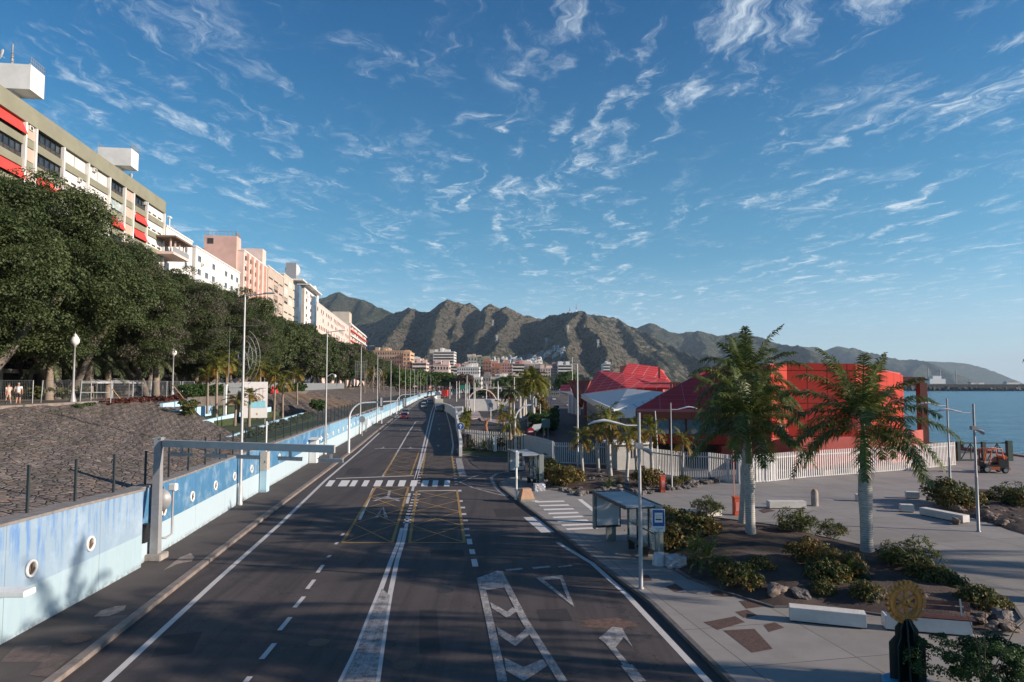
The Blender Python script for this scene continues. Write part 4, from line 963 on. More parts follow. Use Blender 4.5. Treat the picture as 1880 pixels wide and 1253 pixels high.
for i, (u, v, Y, sc) in enumerate(spots):
    p = D(u, v, Y); lb = 'rounded green tree beyond the bend, %s from the left' % ORD[i]; zb = p.z-7.5*sc
    if i == 0: t0['label'] = lb; t0.location = (p.x, Y, zb); t0.scale = (sc,)*3; o = t0
    else: o = dup(t0, lb, (p.x, Y, zb), i*1.3, sc)
    o.location.z = max(o.location.z, 0) if u > 830 else (2.6 if Y > 300 else PZ)
tb = small_tree('brown_tree', 205, 6, 10, 1.5, 130, 60, .4, L_BROWN, M_BARKD, None, rt=.3, cr=(.8, 1.4)); tb['label'] = 'tall tree with a brown crown at the end of the road'; p = D(851, 697, 420); tb.location = (p.x, 420, 2.4)

# ---- palms
def frond(V, Q, base, az, el, L, droop, nl, ll, r, w=.03, vdrop=.55, MI=None, mi=0):
    """a feather leaf: arching rachis with drooping leaflets on both sides"""
    d0 = np.array([math.cos(az)*math.cos(el), math.sin(az)*math.cos(el), math.sin(el)]); side = np.array([-math.sin(az), math.cos(az), 0.])
    pts = []; p = np.array(base, float); d = d0.copy(); seg = 12
    for i in range(seg+1):
        pts.append(p.copy()); p = p+d*L/seg; d = d+np.array([0, 0, -droop/seg*(1+i*.12)]); d /= np.linalg.norm(d)
    pts = np.array(pts)
    for i in range(seg):       # rachis
        a, b_ = pts[i], pts[i+1]; ww = .035*(1-i/seg)+.008; o = len(V); V += [a-side*ww, a+side*ww, b_+side*ww*.9, b_-side*ww*.9]; Q.append((o, o+1, o+2, o+3)); MI.append(mi)
    for k in range(nl):
        f = .10+.90*(k+.5)/nl; x = f*seg; i = min(int(x), seg-1); q = pts[i]+(pts[i+1]-pts[i])*(x-i); dd = pts[i+1]-pts[i]; dd /= np.linalg.norm(dd)
        up = np.cross(side, dd)
        if up[2] < 0: up = -up
        ln = ll*(max(.12, math.sin(PI*min(1, f*.84+.14)))**.55)*r.uniform(.7, 1.2)
        for sg in (-1, 1):
            dr = side*sg*r.uniform(.65, 1.0)+dd*r.uniform(.4, .85)+up*r.uniform(-.35, .40); dr /= np.linalg.norm(dr)
            a = q; m_ = a+dr*ln*.5; t_ = m_+(dr+np.array([0, 0, -vdrop*r.uniform(.7, 1.4)]))*ln*.5
            pw = dd*w; o = len(V)
            V += [a-pw*.6, a+pw*.6, m_+pw, m_-pw, t_+pw*.12, t_-pw*.12]; Q.append((o, o+1, o+2, o+3)); Q.append((o+3, o+2, o+4, o+5)); MI.append(mi); MI.append(mi)
def palm_crown(seed, n, L, ll, nl, m, parent, z, droop=(1.2, 2.0), el=(-.25, 1.3), w=.03, m2=None, vdrop=.55, part='fronds', tilt=0, elp=1.0):
    r = np.random.default_rng(seed); V = []; Q = []; MI = []
    for k in range(n):
        e = el[0]+(el[1]-el[0])*((k+.5)/n)**elp; az = k*2.399+r.uniform(-.3, .3)
        mi = 1 if (m2 and e < el[0]+(el[1]-el[0])*.35) else 0
        frond(V, Q, (0.08*math.cos(az), .08*math.sin(az), z+.25*e), az, e, L*r.uniform(.85, 1.08)*(1-.1*max(0, e-.8)), r.uniform(*droop)*(1.0 if e < .9 else .85), nl, ll, r, w, vdrop, MI, mi)
    return npmesh(part, V, Q, [m, m2] if m2 else [m], parent, mi=MI)
M_PTR = custom('palm trunk', lambda t, b_, pos: t.link(t.mix(t.step(t.noise(pos, 1.2, 5, .6), .5, .7), (.25, .20, .16), (.15, .115, .09)), b_.inputs['Base Color']), .85)
def trunk_white(name='ringed palm trunk'):
    def fn(t, b_, pos):
        oc = t.new('ShaderNodeTexCoord').outputs['Object']
        mp = t.new('ShaderNodeMapping'); t.setin(mp, 0, oc); mp.inputs['Scale'].default_value = (.9, .9, 13)
        n = t.noise(mp.outputs[0], 1.0, 6, .7); g = t.noise(oc, 2.2, 6, .65)
        w = t.new('ShaderNodeTexWave', wave_type='BANDS', bands_direction='Z'); w.inputs['Scale'].default_value = 3.2; w.inputs['Distortion'].default_value = 1.6; w.inputs['Detail'].default_value = 3; t.link(oc, w.inputs['Vector'])
        c = t.ramp(g, [(.3, (.36, .34, .315)), (.7, (.53, .505, .475))]); c = t.mix(t.step(n, .60, .70), c, (.10, .088, .075))
        c = t.mix(t.math('MULTIPLY', t.step(w.outputs[1], .80, .97), .45), c, (.24, .215, .19)); t.link(c, b_.inputs['Base Color']); bumpn(t, b_, t.math('ADD', n, w.outputs[1]), .6, .03)
    return custom(name, fn, .85)
M_PWHITE = trunk_white()
M_SHAFT = mat('green crownshaft', (.10, .14, .035), .45, vs=2, c2=(.16, .16, .06), c2f=.55)
def royal(label, loc, zt, zs, seed, L=3.6, n=17, rt=.33, lean=(0, 0), grp='tall royal palms on the planted mound', nl=78, src=None, extra=None):
    t = thing('royal_palm', label, 'palm tree', loc, group=grp)
    s = MB(); prof = [(rt*1.25, -.5), (rt*1.18, .05), (rt*1.0, .6), (rt*.98, zt*.45), (rt*1.14, zt*.70), (rt*1.02, zt*.9), (rt*.70, zt)]
    prof2 = []
    for (r0, z0), (r1, z1) in zip(prof, prof[1:]):
        k = max(1, int((z1-z0)/.15))
        for i in range(k): f = i/k; prof2.append(((r0+(r1-r0)*f)*(1+.012*math.sin(i*2.4+z0*7)), z0+(z1-z0)*f))
    prof2.append(prof[-1]); s.loft([[(lean[0]*z/zt+r*math.cos(q), lean[1]*z/zt+r*math.sin(q), z) for q in [2*PI*k/20 for k in range(20)]] for r, z in prof2]); s.build('trunk', M_PWHITE, t)
    s = MB(); s.loft([[(lean[0]+r*math.cos(q), lean[1]+r*math.sin(q), z) for q in [2*PI*k/16 for k in range(16)]] for r, z in ((rt*.72, zt), (rt*.74, zt+.4), (rt*.60, zt+(zs-zt)*.6), (rt*.38, zs), (rt*.2, zs+.4))]); s.build('crownshaft', M_SHAFT, t)
    c = palm_crown(seed, n+12, L*.98, .66, nl+14, L_PALM, t, zs, droop=(.85, 1.4), el=(-.06, 1.42), w=.028, vdrop=.62, elp=1.25); c.location = (lean[0], lean[1], 0)
    if extra:
        V = []; Q = []; MI = []; r = np.random.default_rng(seed+9)
        for az, e, LL, dr in extra: frond(V, Q, (0, 0, zs), az, e, LL, dr, nl, .55, r, .021, .5, MI, 0)
        c2 = npmesh('young_fronds', V, Q, [leafmat('young palm frond', (.09, .14, .02), (.17, .22, .04), None)], t); c2.location = (lean[0], lean[1], 0)
    return t
royal('royal palm with a white painted trunk, taller crown, standing just behind the front one', (12.5, 37.6, .25), 4.6, 7.5, 11, 3.8, 17, .22, lean=(.35, 0))
royal('front royal palm with a white painted trunk and lower crown near the bus sign', (11.8, 34.3, .45), 3.6, 5.4, 12, 3.7, 16, .235, lean=(.0, 0), extra=[(.9, 1.0, 2.9, .6), (2.4, .9, 2.6, .7)])
royal('royal palm with a bulging grey and white trunk to the right, before the red building', (15.75, 30.8, .45), 3.75, 5.5, 13, 4.1, 20, .265, extra=[(.55, .95, 3.0, .5)])
# palms just outside the frame on the right: their shadows fall across the road
offs = [(22.3, 24.6, 'royal palm at the right edge of the picture, its fronds above the water'), (25, 15.0, 'royal palm standing past the right edge, nearest the camera'), (29.5, 12.3, 'royal palm past the right edge behind the clipped bush'), (31, 22.7, 'royal palm past the right edge by the quay'), (50, 23.5, 'royal palm past the right edge beside the water')]
rsrc = royal(offs[0][2], (offs[0][0], offs[0][1], .1), 4.6, 7.2, 14, 3.9, 17, nl=46, grp='royal palms past the right edge')
for i, (x, y, l) in enumerate(offs[1:]): dup(rsrc, l, (x, y, .1), i*1.7+.6, (1.05, 1.05, 1.5))
def slim_palm(seed, h, n, L, m, m2, trunkm, grp, rt=.13, label='x', nl=34, w=.035, ll=.42, droop=(1.0, 1.8), el=(-.5, 1.35), shaft=True, name='queen_palm'):
    t = thing(name, label, 'palm tree', (0, 0, 0), group=grp); rn = random.Random(seed)
    bx, by = rn.uniform(-.15, .15), rn.uniform(-.15, .15)
    s = MB(); s.tube([(0, 0, -.5), (bx*.5, by, h*.3), (bx, by*1.3, h*.65), (bx*.8, by*.5, h)], [rt*1.35, rt*1.05, rt, rt*.8], 10); s.build('trunk', trunkm, t)
    if shaft: s = MB(); s.tube([(bx*.8, by*.5, h-.02), (bx*.8, by*.5, h+.5)], [rt*.95, rt*.4], 8); s.build('crownshaft', M_SHAFT, t)
    c = palm_crown(seed, n, L, ll, nl, m, t, h+.35, droop=droop, el=el, w=w, m2=m2, vdrop=.6); c.location = (bx*.8, by*.5, 0); return t
GS = 'small yellowing palms in the rock garden'
src = [slim_palm(31, 3.3, 13, 1.6, L_PALMG, L_PALMY, M_PWHITE, GS), slim_palm(32, 3.5, 14, 1.7, L_PALMG, L_PALMY, M_PWHITE, GS)]
sp = [((1071, 884), (1061, 806), 'leftmost, with yellow fronds, nearest the gate'), ((1099, 866), (1094, 790), 'second from the left before the gatehouse'), ((1122, 874), (1120, 782), 'tallest, before the gatehouse door'), ((1117, 868), (1110, 776), 'thin trunked, behind the tallest one'), ((1149, 886), (1149, 800), 'between the gatehouse and the lamp post'), ((1170, 868), (1170, 795), 'just left of the near lamp post'), ((1196, 880), (1198, 788), 'thick trunked, left of the leaning pole'), ((1252, 880), (1250, 812), 'rightmost, before the white fence')]
done = [0, 0]
for i, ((u, v), (cu, cv), l) in enumerate(sp):
    p = G(u, v, .25); top = D(cu, cv, p.y); h = top.z-.25; k = i % 2; sc = h/3.75; l = 'small yellowing palm with a pale trunk, '+l
    if not done[k]: o = src[k]; done[k] = 1; o['label'] = l; o.location = (p.x, p.y, .25); o.scale = (sc,)*3
    else: dup(src[k], l, (p.x, p.y, .25), i*2.2, (min(1.1, sc*1.02), min(1.1, sc*1.02), sc))
# row of white trunks by the car park
GR = 'royal palms by the car park'
rs = slim_palm(41, 6.2, 16, 2.7, L_PALMG, None, M_PWHITE, GR, rt=.30, nl=30, w=.07, ll=.7, name='royal_palm')
row = [((979, 786), 700, 'nearest of the bright green palms behind the no entry sign'), ((972, 783), 704, 'second palm behind the no entry sign, close to the nearest'), ((970, 765), 706, 'third palm of the white trunked row'), ((965, 770), 706, 'fourth palm of the white trunked row'), ((960, 772), 708, 'fifth palm of the white trunked row'), ((954, 775), 710, 'leftmost palm of the white trunked row'), ((987, 772), 703, 'palm right of the white trunked row'), ((996, 765), 712, 'last palm of the row beside the access road')]
for i, ((u, v), tv, l) in enumerate(row):
    p = G(u, v); top = D(u, tv, p.y); h = top.z; sc = h/6.6; l = 'palm with white painted trunk, '+l
    if i == 0: rs['label'] = l; rs.location = (p.x, p.y, 0); rs.scale = (sc*1.05, sc*1.05, sc)
    else: dup(rs, l, (p.x, p.y, 0), i*1.9, (sc*1.05, sc*1.05, sc))
db = slim_palm(43, 6.0, 15, 2.1, L_PALMY and L_DATE, L_BROWN, M_PTR, None, rt=.26, nl=26, w=.08, ll=.6, name='dry_palm'); p = G(938, 795); db.location = (p.x, p.y, 0); db['label'] = 'palm with a dry brown crown left of the white trunked row'
# palms of the terraces on the left
GT = 'palms on the terraces below the laurels'
ts = slim_palm(51, 6.5, 14, 2.3, L_PALMG, L_PALMY, M_PTR, GT, rt=.15, nl=30, w=.05, ll=.55)
tp = [(400, 800-10, -29.5, 68, 5.0, 672), (383, 0, -31.5, 70, 5.2, 690), (434, 0, -26.4, 65, 4.2, 735), (460, 0, -25.0, 66, 4.1, 725), (418, 0, -30, 72, 4.9, 668), (478, 0, -28.2, 77, 4.5, 680), (505, 0, -27.0, 78, 4.2, 690), (521, 0, -24.6, 74, 3.9, 702), (547, 0, -33, 105, 5, 690), (670, 0, -46, 215, 5.5, 680), (685, 0, -49, 240, 5.5, 682), (697, 0, -52, 262, 5.5, 683), (705, 0, -47, 250, 5.5, 690)]
names = ['left of the tall lamp on the upper terrace', 'leftmost on the upper terrace', 'short one left of the billboard', 'short one before the billboard', 'behind the lamp post', 'right of the billboard', 'tall one right of the billboard', 'lone one at the foot of the second embankment', 'above the second embankment', 'first of four over the third embankment', 'second of four over the third embankment', 'third of four over the third embankment', 'fourth of four over the third embankment']
for i, (u, _, x, Y, zb, tv) in enumerate(tp):
    x = (u-940)/F*Y*1.0; top = D(u, tv, Y); sc = (top.z-zb)/6.85; l = 'terrace palm with hanging fronds, '+names[i]; hs = min(1.1, max(.75, sc))
    if i == 0: ts['label'] = l; ts.location = (x, Y, zb); ts.scale = (hs, hs, sc)
    else: dup(ts, l, (x, Y, zb), i*1.7, (hs, hs, sc))
# date palms in the shade of the laurels
GD = 'date palms under the laurels'
ds = slim_palm(61, 3.4, 22, 3.0, L_DATE, None, M_PTR, GD, rt=.36, nl=40, w=.05, ll=.5, droop=(.8, 1.5), el=(-.3, 1.4), shaft=False, name='date_palm')
for i, (u, Y, zt, l) in enumerate([(200, 80, 0, 'date palm with a broad dark crown, middle one in the shade'), (92, 70, 0, 'date palm in deep shade left of the near globe lamp'), (288, 88, 0, 'date palm with orange brown trunk left of the far globe lamp'), (165, 77, 0, 'date palm just right of the near globe lamp')]):
    x = (u-940)/F*Y
    if i == 0: ds.location = (x, Y, PZ); ds['label'] = l
    else: dup(ds, l, (x, Y, PZ), i, .95+.1*i)
# ---- shrubs
def shrub_proto(name, seed, m, R, H, ncl, per, size, cat='shrub', grp=None, asp=.5, stems=True, cr=(.18, .38), m2=None):
    t = thing(name, 'x', cat, (0, 0, 0), group=grp); r = np.random.default_rng(seed); cs = []
    for _ in range(ncl):
        a = r.uniform(0, 6.28); q = math.sqrt(r.random()); z = H*(.18+.82*r.random()**.8*(1-.45*q*q)); cs.append((R*q*math.cos(a), R*q*math.sin(a), z))
    V, Q = leaf_cloud(r, cs, r.uniform(cr[0], cr[1], ncl), per, size, asp); mi = None
    if m2: mi = np.repeat((r.random(ncl) < .4).astype(int), per)
    npmesh('foliage', V, Q, [m, m2] if m2 else [m], t, mi=mi)
    if stems:
        s = MB()
        for i in range(7): c = cs[i]; s.tube([(.04*math.cos(i), .04*math.sin(i), -.1), (c[0]*.5, c[1]*.5, c[2]*.55), c], [.025, .018, .008], 5)
        s.build('stem', M_BARKD, t)
    return t
GB = 'shrubs of the planted beds'
P1 = shrub_proto('leafy_shrub', 71, L_SHRUB, .85, 1.05, 70, 34, .075, grp=GB, m2=L_SHRUBR)
P2 = shrub_proto('spiky_shrub', 72, L_SHRUB, .85, 1.3, 44, 26, .13, grp=GB, asp=.18, cr=(.18, .40))
P3 = shrub_proto('orange_tinged_shrub', 73, L_SHRUBR, .9, 1.1, 72, 34, .07, grp=GB)
def arrow_plant(seed, m, n=22, L=.8, grp=GB):
    t = thing('strappy_plant', 'x', 'shrub', (0, 0, 0), group=grp); palm_crown(seed, n, L, .16, 18, m, t, .1, droop=(1.0, 2.0), el=(.1, 1.4), w=.012, vdrop=.3, part='fronds'); MB().lathe([(.07, -.05), (.09, .1), (.04, .2)], n=8).build('stem', M_BARKD, t); return t
P4 = arrow_plant(74, L_PALM)
FIRST = {}
def put(proto, u, v, z, sc, label, rz=0):
    p = G(u, v, z)
    if proto.name not in FIRST:
        FIRST[proto.name] = 1; proto.location = (p.x, p.y, z-.03); proto.scale = (sc,)*3 if not isinstance(sc, tuple) else sc; proto['label'] = label; return proto
    return dup(proto, label, (p.x, p.y, z-.03), rz, sc)
B1 = [(P3, 1232, 1010, .15, 1.2, 'orange tinged shrub directly right of the bus stop sign'), (P1, 1258, 990, .3, 1.3, 'dense shrub behind the bus stop sign'), (P3, 1288, 985, .4, 1.05, 'orange tinged shrub left of the white palm trunk'),
      (P1, 1222, 960, .15, .9, 'shrub just behind the glass shelter end'), (P4, 1300, 1040, .35, 1.5, 'green strappy plant in front of the white palm trunk'), (P4, 1275, 1030, .3, 1.4, 'green strappy plant right of the silver block'), (P1, 1362, 1080, .2, .9, 'dark round shrub at the edge of the bed below the palm'),
      (P2, 1298, 950, .12, 1.05, 'tall thin shrub before the pale bench by the barrier'), (P2, 1462, 985, .2, 1.15, 'spiky shrub before the long white bench'), (P2, 1525, 990, .15, .85, 'smaller spiky shrub between the two palms'), (P4, 1470, 975, .25, 1.35, 'feathery plant sticking up over the long white bench'),
      (P1, 1395, 1055, .3, .7, 'low grey green shrub below the white palm trunk'), (P3, 1490, 1040, .45, 1.05, 'rusty green shrub left of the grey palm trunk'), (P3, 1545, 1060, .4, 1.0, 'rusty shrub with brown twigs near the grey palm trunk'), (P1, 1520, 1075, .3, .95, 'green shrub above the near white bench'),
      (P4, 1560, 1075, .3, 1.3, 'glossy plant at the foot of the grey palm'), (P2, 1680, 1060, .3, 1.25, 'airy shrub right of the grey palm'), (P1, 1700, 1075, .25, .9, 'shrub behind the gear emblem'), (P2, 1650, 1045, .25, .95, 'airy shrub just behind the grey palm'), (P1, 1742, 1088, .15, .75, 'small dark shrub right of the airy one'),
      (P1, 1800, 1120, .12, .8, 'rounded shrub above the wooden bench'), (P4, 1775, 1115, .12, .8, 'strappy plant above the wooden bench'), (P1, 1590, 1105, .15, .7, 'brown green shrub between the two near benches'), (P1, 1836, 1118, .1, .45, 'smallest shrub at the right tip of the bed'),
      (P1, 1512, 1095, .2, .55, 'low dry shrub just above the near white bench'), (P3, 1248, 1005, .2, .9, 'reddish shrub between the bus sign and the bed rocks'), (P1, 1330, 1060, .25, .75, 'dark shrub between the strappy plants and the pavement')]
for i, (pr_, u, v, z, sc, l) in enumerate(B1): put(pr_, u, v, z, sc*.93, l, i*1.3)
B2 = [(P3, 1038, 893, .2, 1.35, 'big autumn coloured shrub right of the far shelter'), (P1, 1018, 888, .2, 1.3, 'dark green shrub right of the far shelter'), (P1, 1050, 888, .2, 1.1, 'shrub at the foot of the leftmost small palm'), (P3, 1190, 893, .2, 1.25, 'brownish shrub right of the near lamp post'), (P2, 995, 868, .2, 1.3, 'loose shrub behind the far shelter'), (P1, 1008, 874, .2, 1.2, 'shrub between the far shelter and the gate'),
      (P4, 1118, 897, .15, .9, 'small yellow green plant among the rocks'), (P4, 1135, 894, .15, .8, 'small strappy plant among the rocks before the fence'), (P1, 1240, 893, .12, .6, 'low plants by the rocks right of the orange cabinet'), (P1, 1255, 888, .12, .6, 'low tuft at the foot of the rightmost small palm')]
for i, (pr_, u, v, z, sc, l) in enumerate(B2): put(pr_, u, v, z, sc, l, i*1.1+.5)
B3 = [(P1, 1738, 925, .15, 1.45, 'dense shrub at the foot of the farther harbour lamp'), (P1, 1752, 935, .15, 1.2, 'shrub between the two harbour lamps'), (P1, 1775, 932, .15, 1.1, 'shrub just left of the nearer harbour lamp'), (P1, 1815, 925, .15, .7, 'low shrub right of the nearer harbour lamp'), (P2, 1855, 925, .15, 1.1, 'shrub at the right edge above the dark rocks'), (P1, 1875, 935, .15, 1.1, 'dark shrub cut by the right edge')]
for i, (pr_, u, v, z, sc, l) in enumerate(B3): put(pr_, u, v, z, sc, l, i*1.7+.2)
# grass island with plants, in front of the white mesh fence
B4 = [(P4, 905, 822, .15, 2.2, 'leafy clump behind the white marker post'), (P4, 890, 828, .15, 1.6, 'low palm like plant left of the white marker'), (P1, 925, 826, .15, 1.6, 'dark shrub right of the white marker'), (P1, 958, 822, .15, 1.7, 'dark round bush left of the no entry sign'), (P1, 1005, 832, .1, 1.3, 'bush before the gate'), (P4, 868, 826, .12, 1.3, 'small plant right of the dark sign'), (P1, 938, 822, .12, 1.7, 'bush under the dry palm')]
for i, (pr_, u, v, z, sc, l) in enumerate(B4): put(pr_, u, v, z, sc, l, i*1.9+.9)
yo = slim_palm(77, 1.9, 10, 1.3, L_PALMG, L_PALMY, M_PTR, 'young palms on the grass island', nl=20); p = G(923, 805); yo.location = (p.x, p.y, 0); yo['label'] = 'young green palm behind the white mesh fence'; yo.scale = (1.6, 1.6, 1.75)
p = G(935, 833, .1); dup(yo, 'yellow young palm on the grass island beside the far shelter', (p.x, p.y, .1), 1, (1.3, 1.3, 1.4))
stump = thing('dead_palm', 'dead palm stump with dry orange stubs on the grass island', 'dead palm', G(893, 822, .1)); s = MB(); s.tube([(0, 0, -.1), (.1, 0, 1.4), (-.1, 0, 2.7), (0, 0, 3.3)], [.3, .24, .2, .24], 10); s.build('trunk', mat('orange brown trunk', (.28, .13, .07), .9, var=.3), stump)
s = MB()
for i in range(7): s.tube([(0, 0, 3.2), (.6*math.cos(i), .6*math.sin(i), 3.8-.1*(i % 3))], [.07, .02], 5)
s.build('stub', mat('dry stub', (.3, .18, .1), .9), stump)
# hedges and red shrubs at the top of the near embankment
def hedge(name, pts, w, h, m, label, size=.09, cat='hedge', per=42, seed=3, dens=7):
    r = np.random.default_rng(seed); cs = []
    for a, b_ in zip(pts, pts[1:]):
        L = math.dist(a[:2], b_[:2])
        for _ in range(int(L*dens*w*h+4)):
            f = r.random(); z = a[2]+(b_[2]-a[2])*f; cs.append((a[0]+(b_[0]-a[0])*f+r.uniform(-w/2, w/2), a[1]+(b_[1]-a[1])*f+r.uniform(-w/2, w/2), z+h*(.15+.8*r.random()**.7)))
    V, Q = leaf_cloud(r, cs, r.uniform(.18, .34, len(cs)), per, size); o = npmesh(name, V, Q, m); return tag(o, label, cat)
hedge('red_hedge', [(-36.0, 60.5, PZ-.45), (-36.7, 67, PZ-.5), (-37.4, 73, PZ-.5), (-38.2, 79, PZ-.4)], 1.5, .7, L_RED, 'low dark red shrubs at the top edge of the stone embankment', .10)
hedge('clipped_hedge', [(-39.6, 82, PZ-.2), (-40.6, 90, PZ-.3), (-41.8, 98, PZ-.3)], 2.4, 1.8, L_HEDGE, 'dense clipped green hedge right of the far globe lamp', .12, dens=5)
hedge('climbing_hedge', [(-39.5, 64, PZ), (-42.5, 63.7, PZ), (-46, 63, PZ)], .9, 1.3, L_SHRUB, 'leafy hedge behind the construction fence', .12)
hedge('verge_shrubs', [(-34.4, 54, PZ-.35), (-35.8, 58.5, PZ-.45)], .9, .35, L_HEDGE, 'low green weeds at the foot of the near globe lamp', .09, cat='weeds')
hedge('verge_creeper', [(-33.6, 46, PZ-.6), (-34.5, 53, PZ-.6)], 1.6, .14, L_HEDGE, 'creeping green weeds at the upper left edge of the embankment', .08, cat='weeds')
hedge('embankment_weeds', [(-44.5, 126, PZ-.5), (-46.6, 140, PZ-.5)], 3, 1.2, L_HEDGE, 'green weeds on top of the third embankment', .2, dens=3, cat='weeds')
hedge('embankment_bush', [(-47, 142, PZ-.3), (-49.6, 160, PZ-.3)], 3.5, 2.0, L_HEDGE, 'bush row on top of the third embankment', .25, dens=2)
hedge('terrace_bushes', [(-26, 92, 4.0), (-27.5, 97, 4.2)], 2.0, 1.5, L_HEDGE, 'dark bush at the foot of the second embankment', .14, dens=4)
hedge('terrace_bushes', [(-30.0, 63, 4.6), (-30.8, 66, 4.6)], 1.2, 1.8, L_SHRUB, 'dark bush on the terrace left of the tall lamp', .12, dens=6)
hedge('flower_border', [(-22, 58, 3.5), (-24.8, 84, 3.9)], 1.6, .45, L_SHRUB, 'scrubby border along the lowest terrace wall', .10, dens=5, cat='border')
hedge('median_hedge', [G(853, 790), G(858, 770), G(858, 760)], 1.3, 1.6, L_PALMG, 'yellow green hedge behind the white barrier end', .2, dens=3)
hedge('car_park_hedge', [G(985, 790), G(1003, 800), G(1012, 775)], 3, 3.0, L_HEDGE, 'dark hedge beside the access road', .25, dens=1.6)
tt = small_tree('flowering_tree', 207, 2.6, 4.2, 1.4, 70, 60, .16, L_SHRUBR, M_BARKD, None, rt=.12, cr=(.4, .7)); p = G(993, 782); tt.location = (p.x, p.y, 0); tt['label'] = 'round pinkish tree right of the palms by the car park'
# clipped tree at lower right
bt = small_tree('bushy_tree', 208, 1.5, 1.5, .25, 130, 150, .040, L_HEDGE, M_BARKD, None, rt=.05, cr=(.16, .32)); bt.location = (11.7, 17.3, .12); bt['label'] = 'glossy green bushy tree at the lower right beside the gear sculpture'; bt.scale = (.85, .85, .82)
bt2 = dup(bt, 'second glossy bush cut by the lower right corner', (13.6, 16.9, .12), 2, .6)
# fronds over the far grass: island
s = MB(); s.prism([tuple(G(u, v)[:2]) for u, v in [(842, 834), (880, 839), (935, 840), (985, 836), (1022, 829), (1003, 815), (850, 815)]], 0, .10, 0); setting(s.build('grass_island', M_GRASS))
s = MB(); q = [G(u, v) for u, v in [(840, 826), (843, 836), (880, 841.5), (940, 842), (990, 838)]]
s.strip([tuple(x) for x in q], .35, .14); setting(s.build('island_kerb', M_KERB))
# ================================================================= BUILDINGS
def wallmat(name, c, var=.12, vs=.35, rough=.85): return mat(name, c, rough, var=var, vs=vs, bump=.1, bs=6)
M_OLIVE = wallmat('olive concrete', (.22, .215, .155)); M_CREAM = wallmat('cream render', (.52, .45, .37)); M_WHITEW = wallmat('white render', (.66, .64, .61)); M_PINKW = wallmat('pink render', (.60, .37, .31)); M_PALEP = wallmat('pale pink render', (.66, .50, .44))
M_BEIGE = wallmat('beige render', (.46, .36, .29)); M_REDA = wallmat('red awning', (.62, .05, .04), .2, 1); M_PINKA = wallmat('faded awning', (.60, .20, .17), .2, 1); M_ORA = wallmat('orange red awning', (.66, .10, .03), .2, 1)
M_GLASS = mat('window glass', (.035, .045, .055), .12, vs=.6, var=.6, spec=.8); M_SHUT = mat('white shutter', (.60, .58, .55), .6, vs=.8, var=.08); M_GBLUE = mat('blue glass', (.06, .12, .20), .1, vs=.5, var=.4, spec=.9); M_CURT = mat('curtained glass', (.35, .42, .42), .25, vs=1, var=.4)
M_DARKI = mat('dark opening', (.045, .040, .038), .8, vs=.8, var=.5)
BDIR = math.atan2(-.128, 1)     # facades run almost parallel to the road
WSRC = {}
def window(parent, kind, x, z, w, h, depth=.0, mats=None, nm='window'):
    """window part of unit size, shared mesh; facade frame: x along facade, y = outward normal is -y"""
    key = (kind, round(w, 2), round(h, 2))
    if key not in WSRC:
        s = MB()
        if kind == 'bay':
            s.box(0, .10, 0, w, .02, h, mi=1)
            n = max(2, int(w/1.15))
            for i in range(n+1): s.box(-w/2+w*i/n, .02, 0, .09, .14, h, mi=0)
            s.box(0, .02, h/2-.05, w, .16, .1, mi=0); s.box(0, .02, -h*.12, w, .12, .08, mi=0); s.box(0, .0, -h*.31, w, .05, h*.36, mi=2)
            me_m = [M_BLACK, M_GLASS, M_DARKI]
        elif kind == 'shutter':
            n = 2
            for i in range(n):
                s.box(-w/4+w/2*i, .0, .05, w/2-.18, .08, h-.1, mi=0)
            s.box(0, .06, 0, w, .02, h, mi=1); me_m = [M_SHUT, M_DARKI]
        elif kind == 'awning':
            s.add([(-w/2, -.05, h/2), (w/2, -.05, h/2), (w/2, -.75, -h*.30), (-w/2, -.75, -h*.30), (-w/2, -.75, -h*.40), (w/2, -.75, -h*.40), (-w/2, -.02, h/2-.02), (w/2, -.02, h/2-.02)], [(3, 2, 1, 0), (4, 5, 2, 3)], 0)
            s.box(0, .1, 0, w, .02, h, mi=1); s.box(0, 0, -h*.36, w, .08, h*.3, mi=1); me_m = [M_REDA, M_DARKI]
        elif kind == 'panel':
            s.box(0, .0, 0, w, .10, h, mi=0)
            for i in range(3): s.box(-w/3+w/3*i, -.055, -h*.25, w*.22, .012, h*.18, mi=1)
            me_m = [M_WHITEW, M_DARKI]
        elif kind == 'curtain':
            s.box(0, .08, .1*h, w, .02, h*.8, mi=1); n = max(2, int(w/1.2))
            for i in range(n+1): s.box(-w/2+w*i/n, .0, .1*h, .07, .12, h*.8, mi=0)
            s.box(0, 0, -h*.4, w, .08, h*.2, mi=2); me_m = [M_SHUT, M_CURT, M_BLACK]
        elif kind == 'plain':
            s.box(0, 0, 0, w, .06, h, mi=0); s.box(0, -.03, 0, .07, .03, h, mi=1); s.box(0, -.03, -h/2, w+.2, .12, .08, mi=1); me_m = [M_GLASS, M_SHUT]
        elif kind == 'loggia':
            s.box(0, 0, 0, w, .06, h, mi=0); s.box(0, -.06, -h*.32, w, .10, h*.36, mi=1); s.box(w*.2, -.035, .08*h, .1, .05, h*.8, mi=1); me_m = [M_DARKI, mats or M_PALEP]
        o = s.build(nm, me_m, parent); WSRC[key] = o
    else: o = WSRC[key].copy(); C.objects.link(o); o.parent = parent
    o.name = nm; o.location = (x, depth, z); o.rotation_euler = (0, 0, 0); return o
def facade_empty(name, label, x0, y0, ang, grp=None):
    # local x runs away from the camera along the facade, local -y... faces the road
    return thing(name, label, 'building', (x0, y0, PZ), ang, grp)
def lineX(y, off=0): return -70.0-.131*(y-137)+off
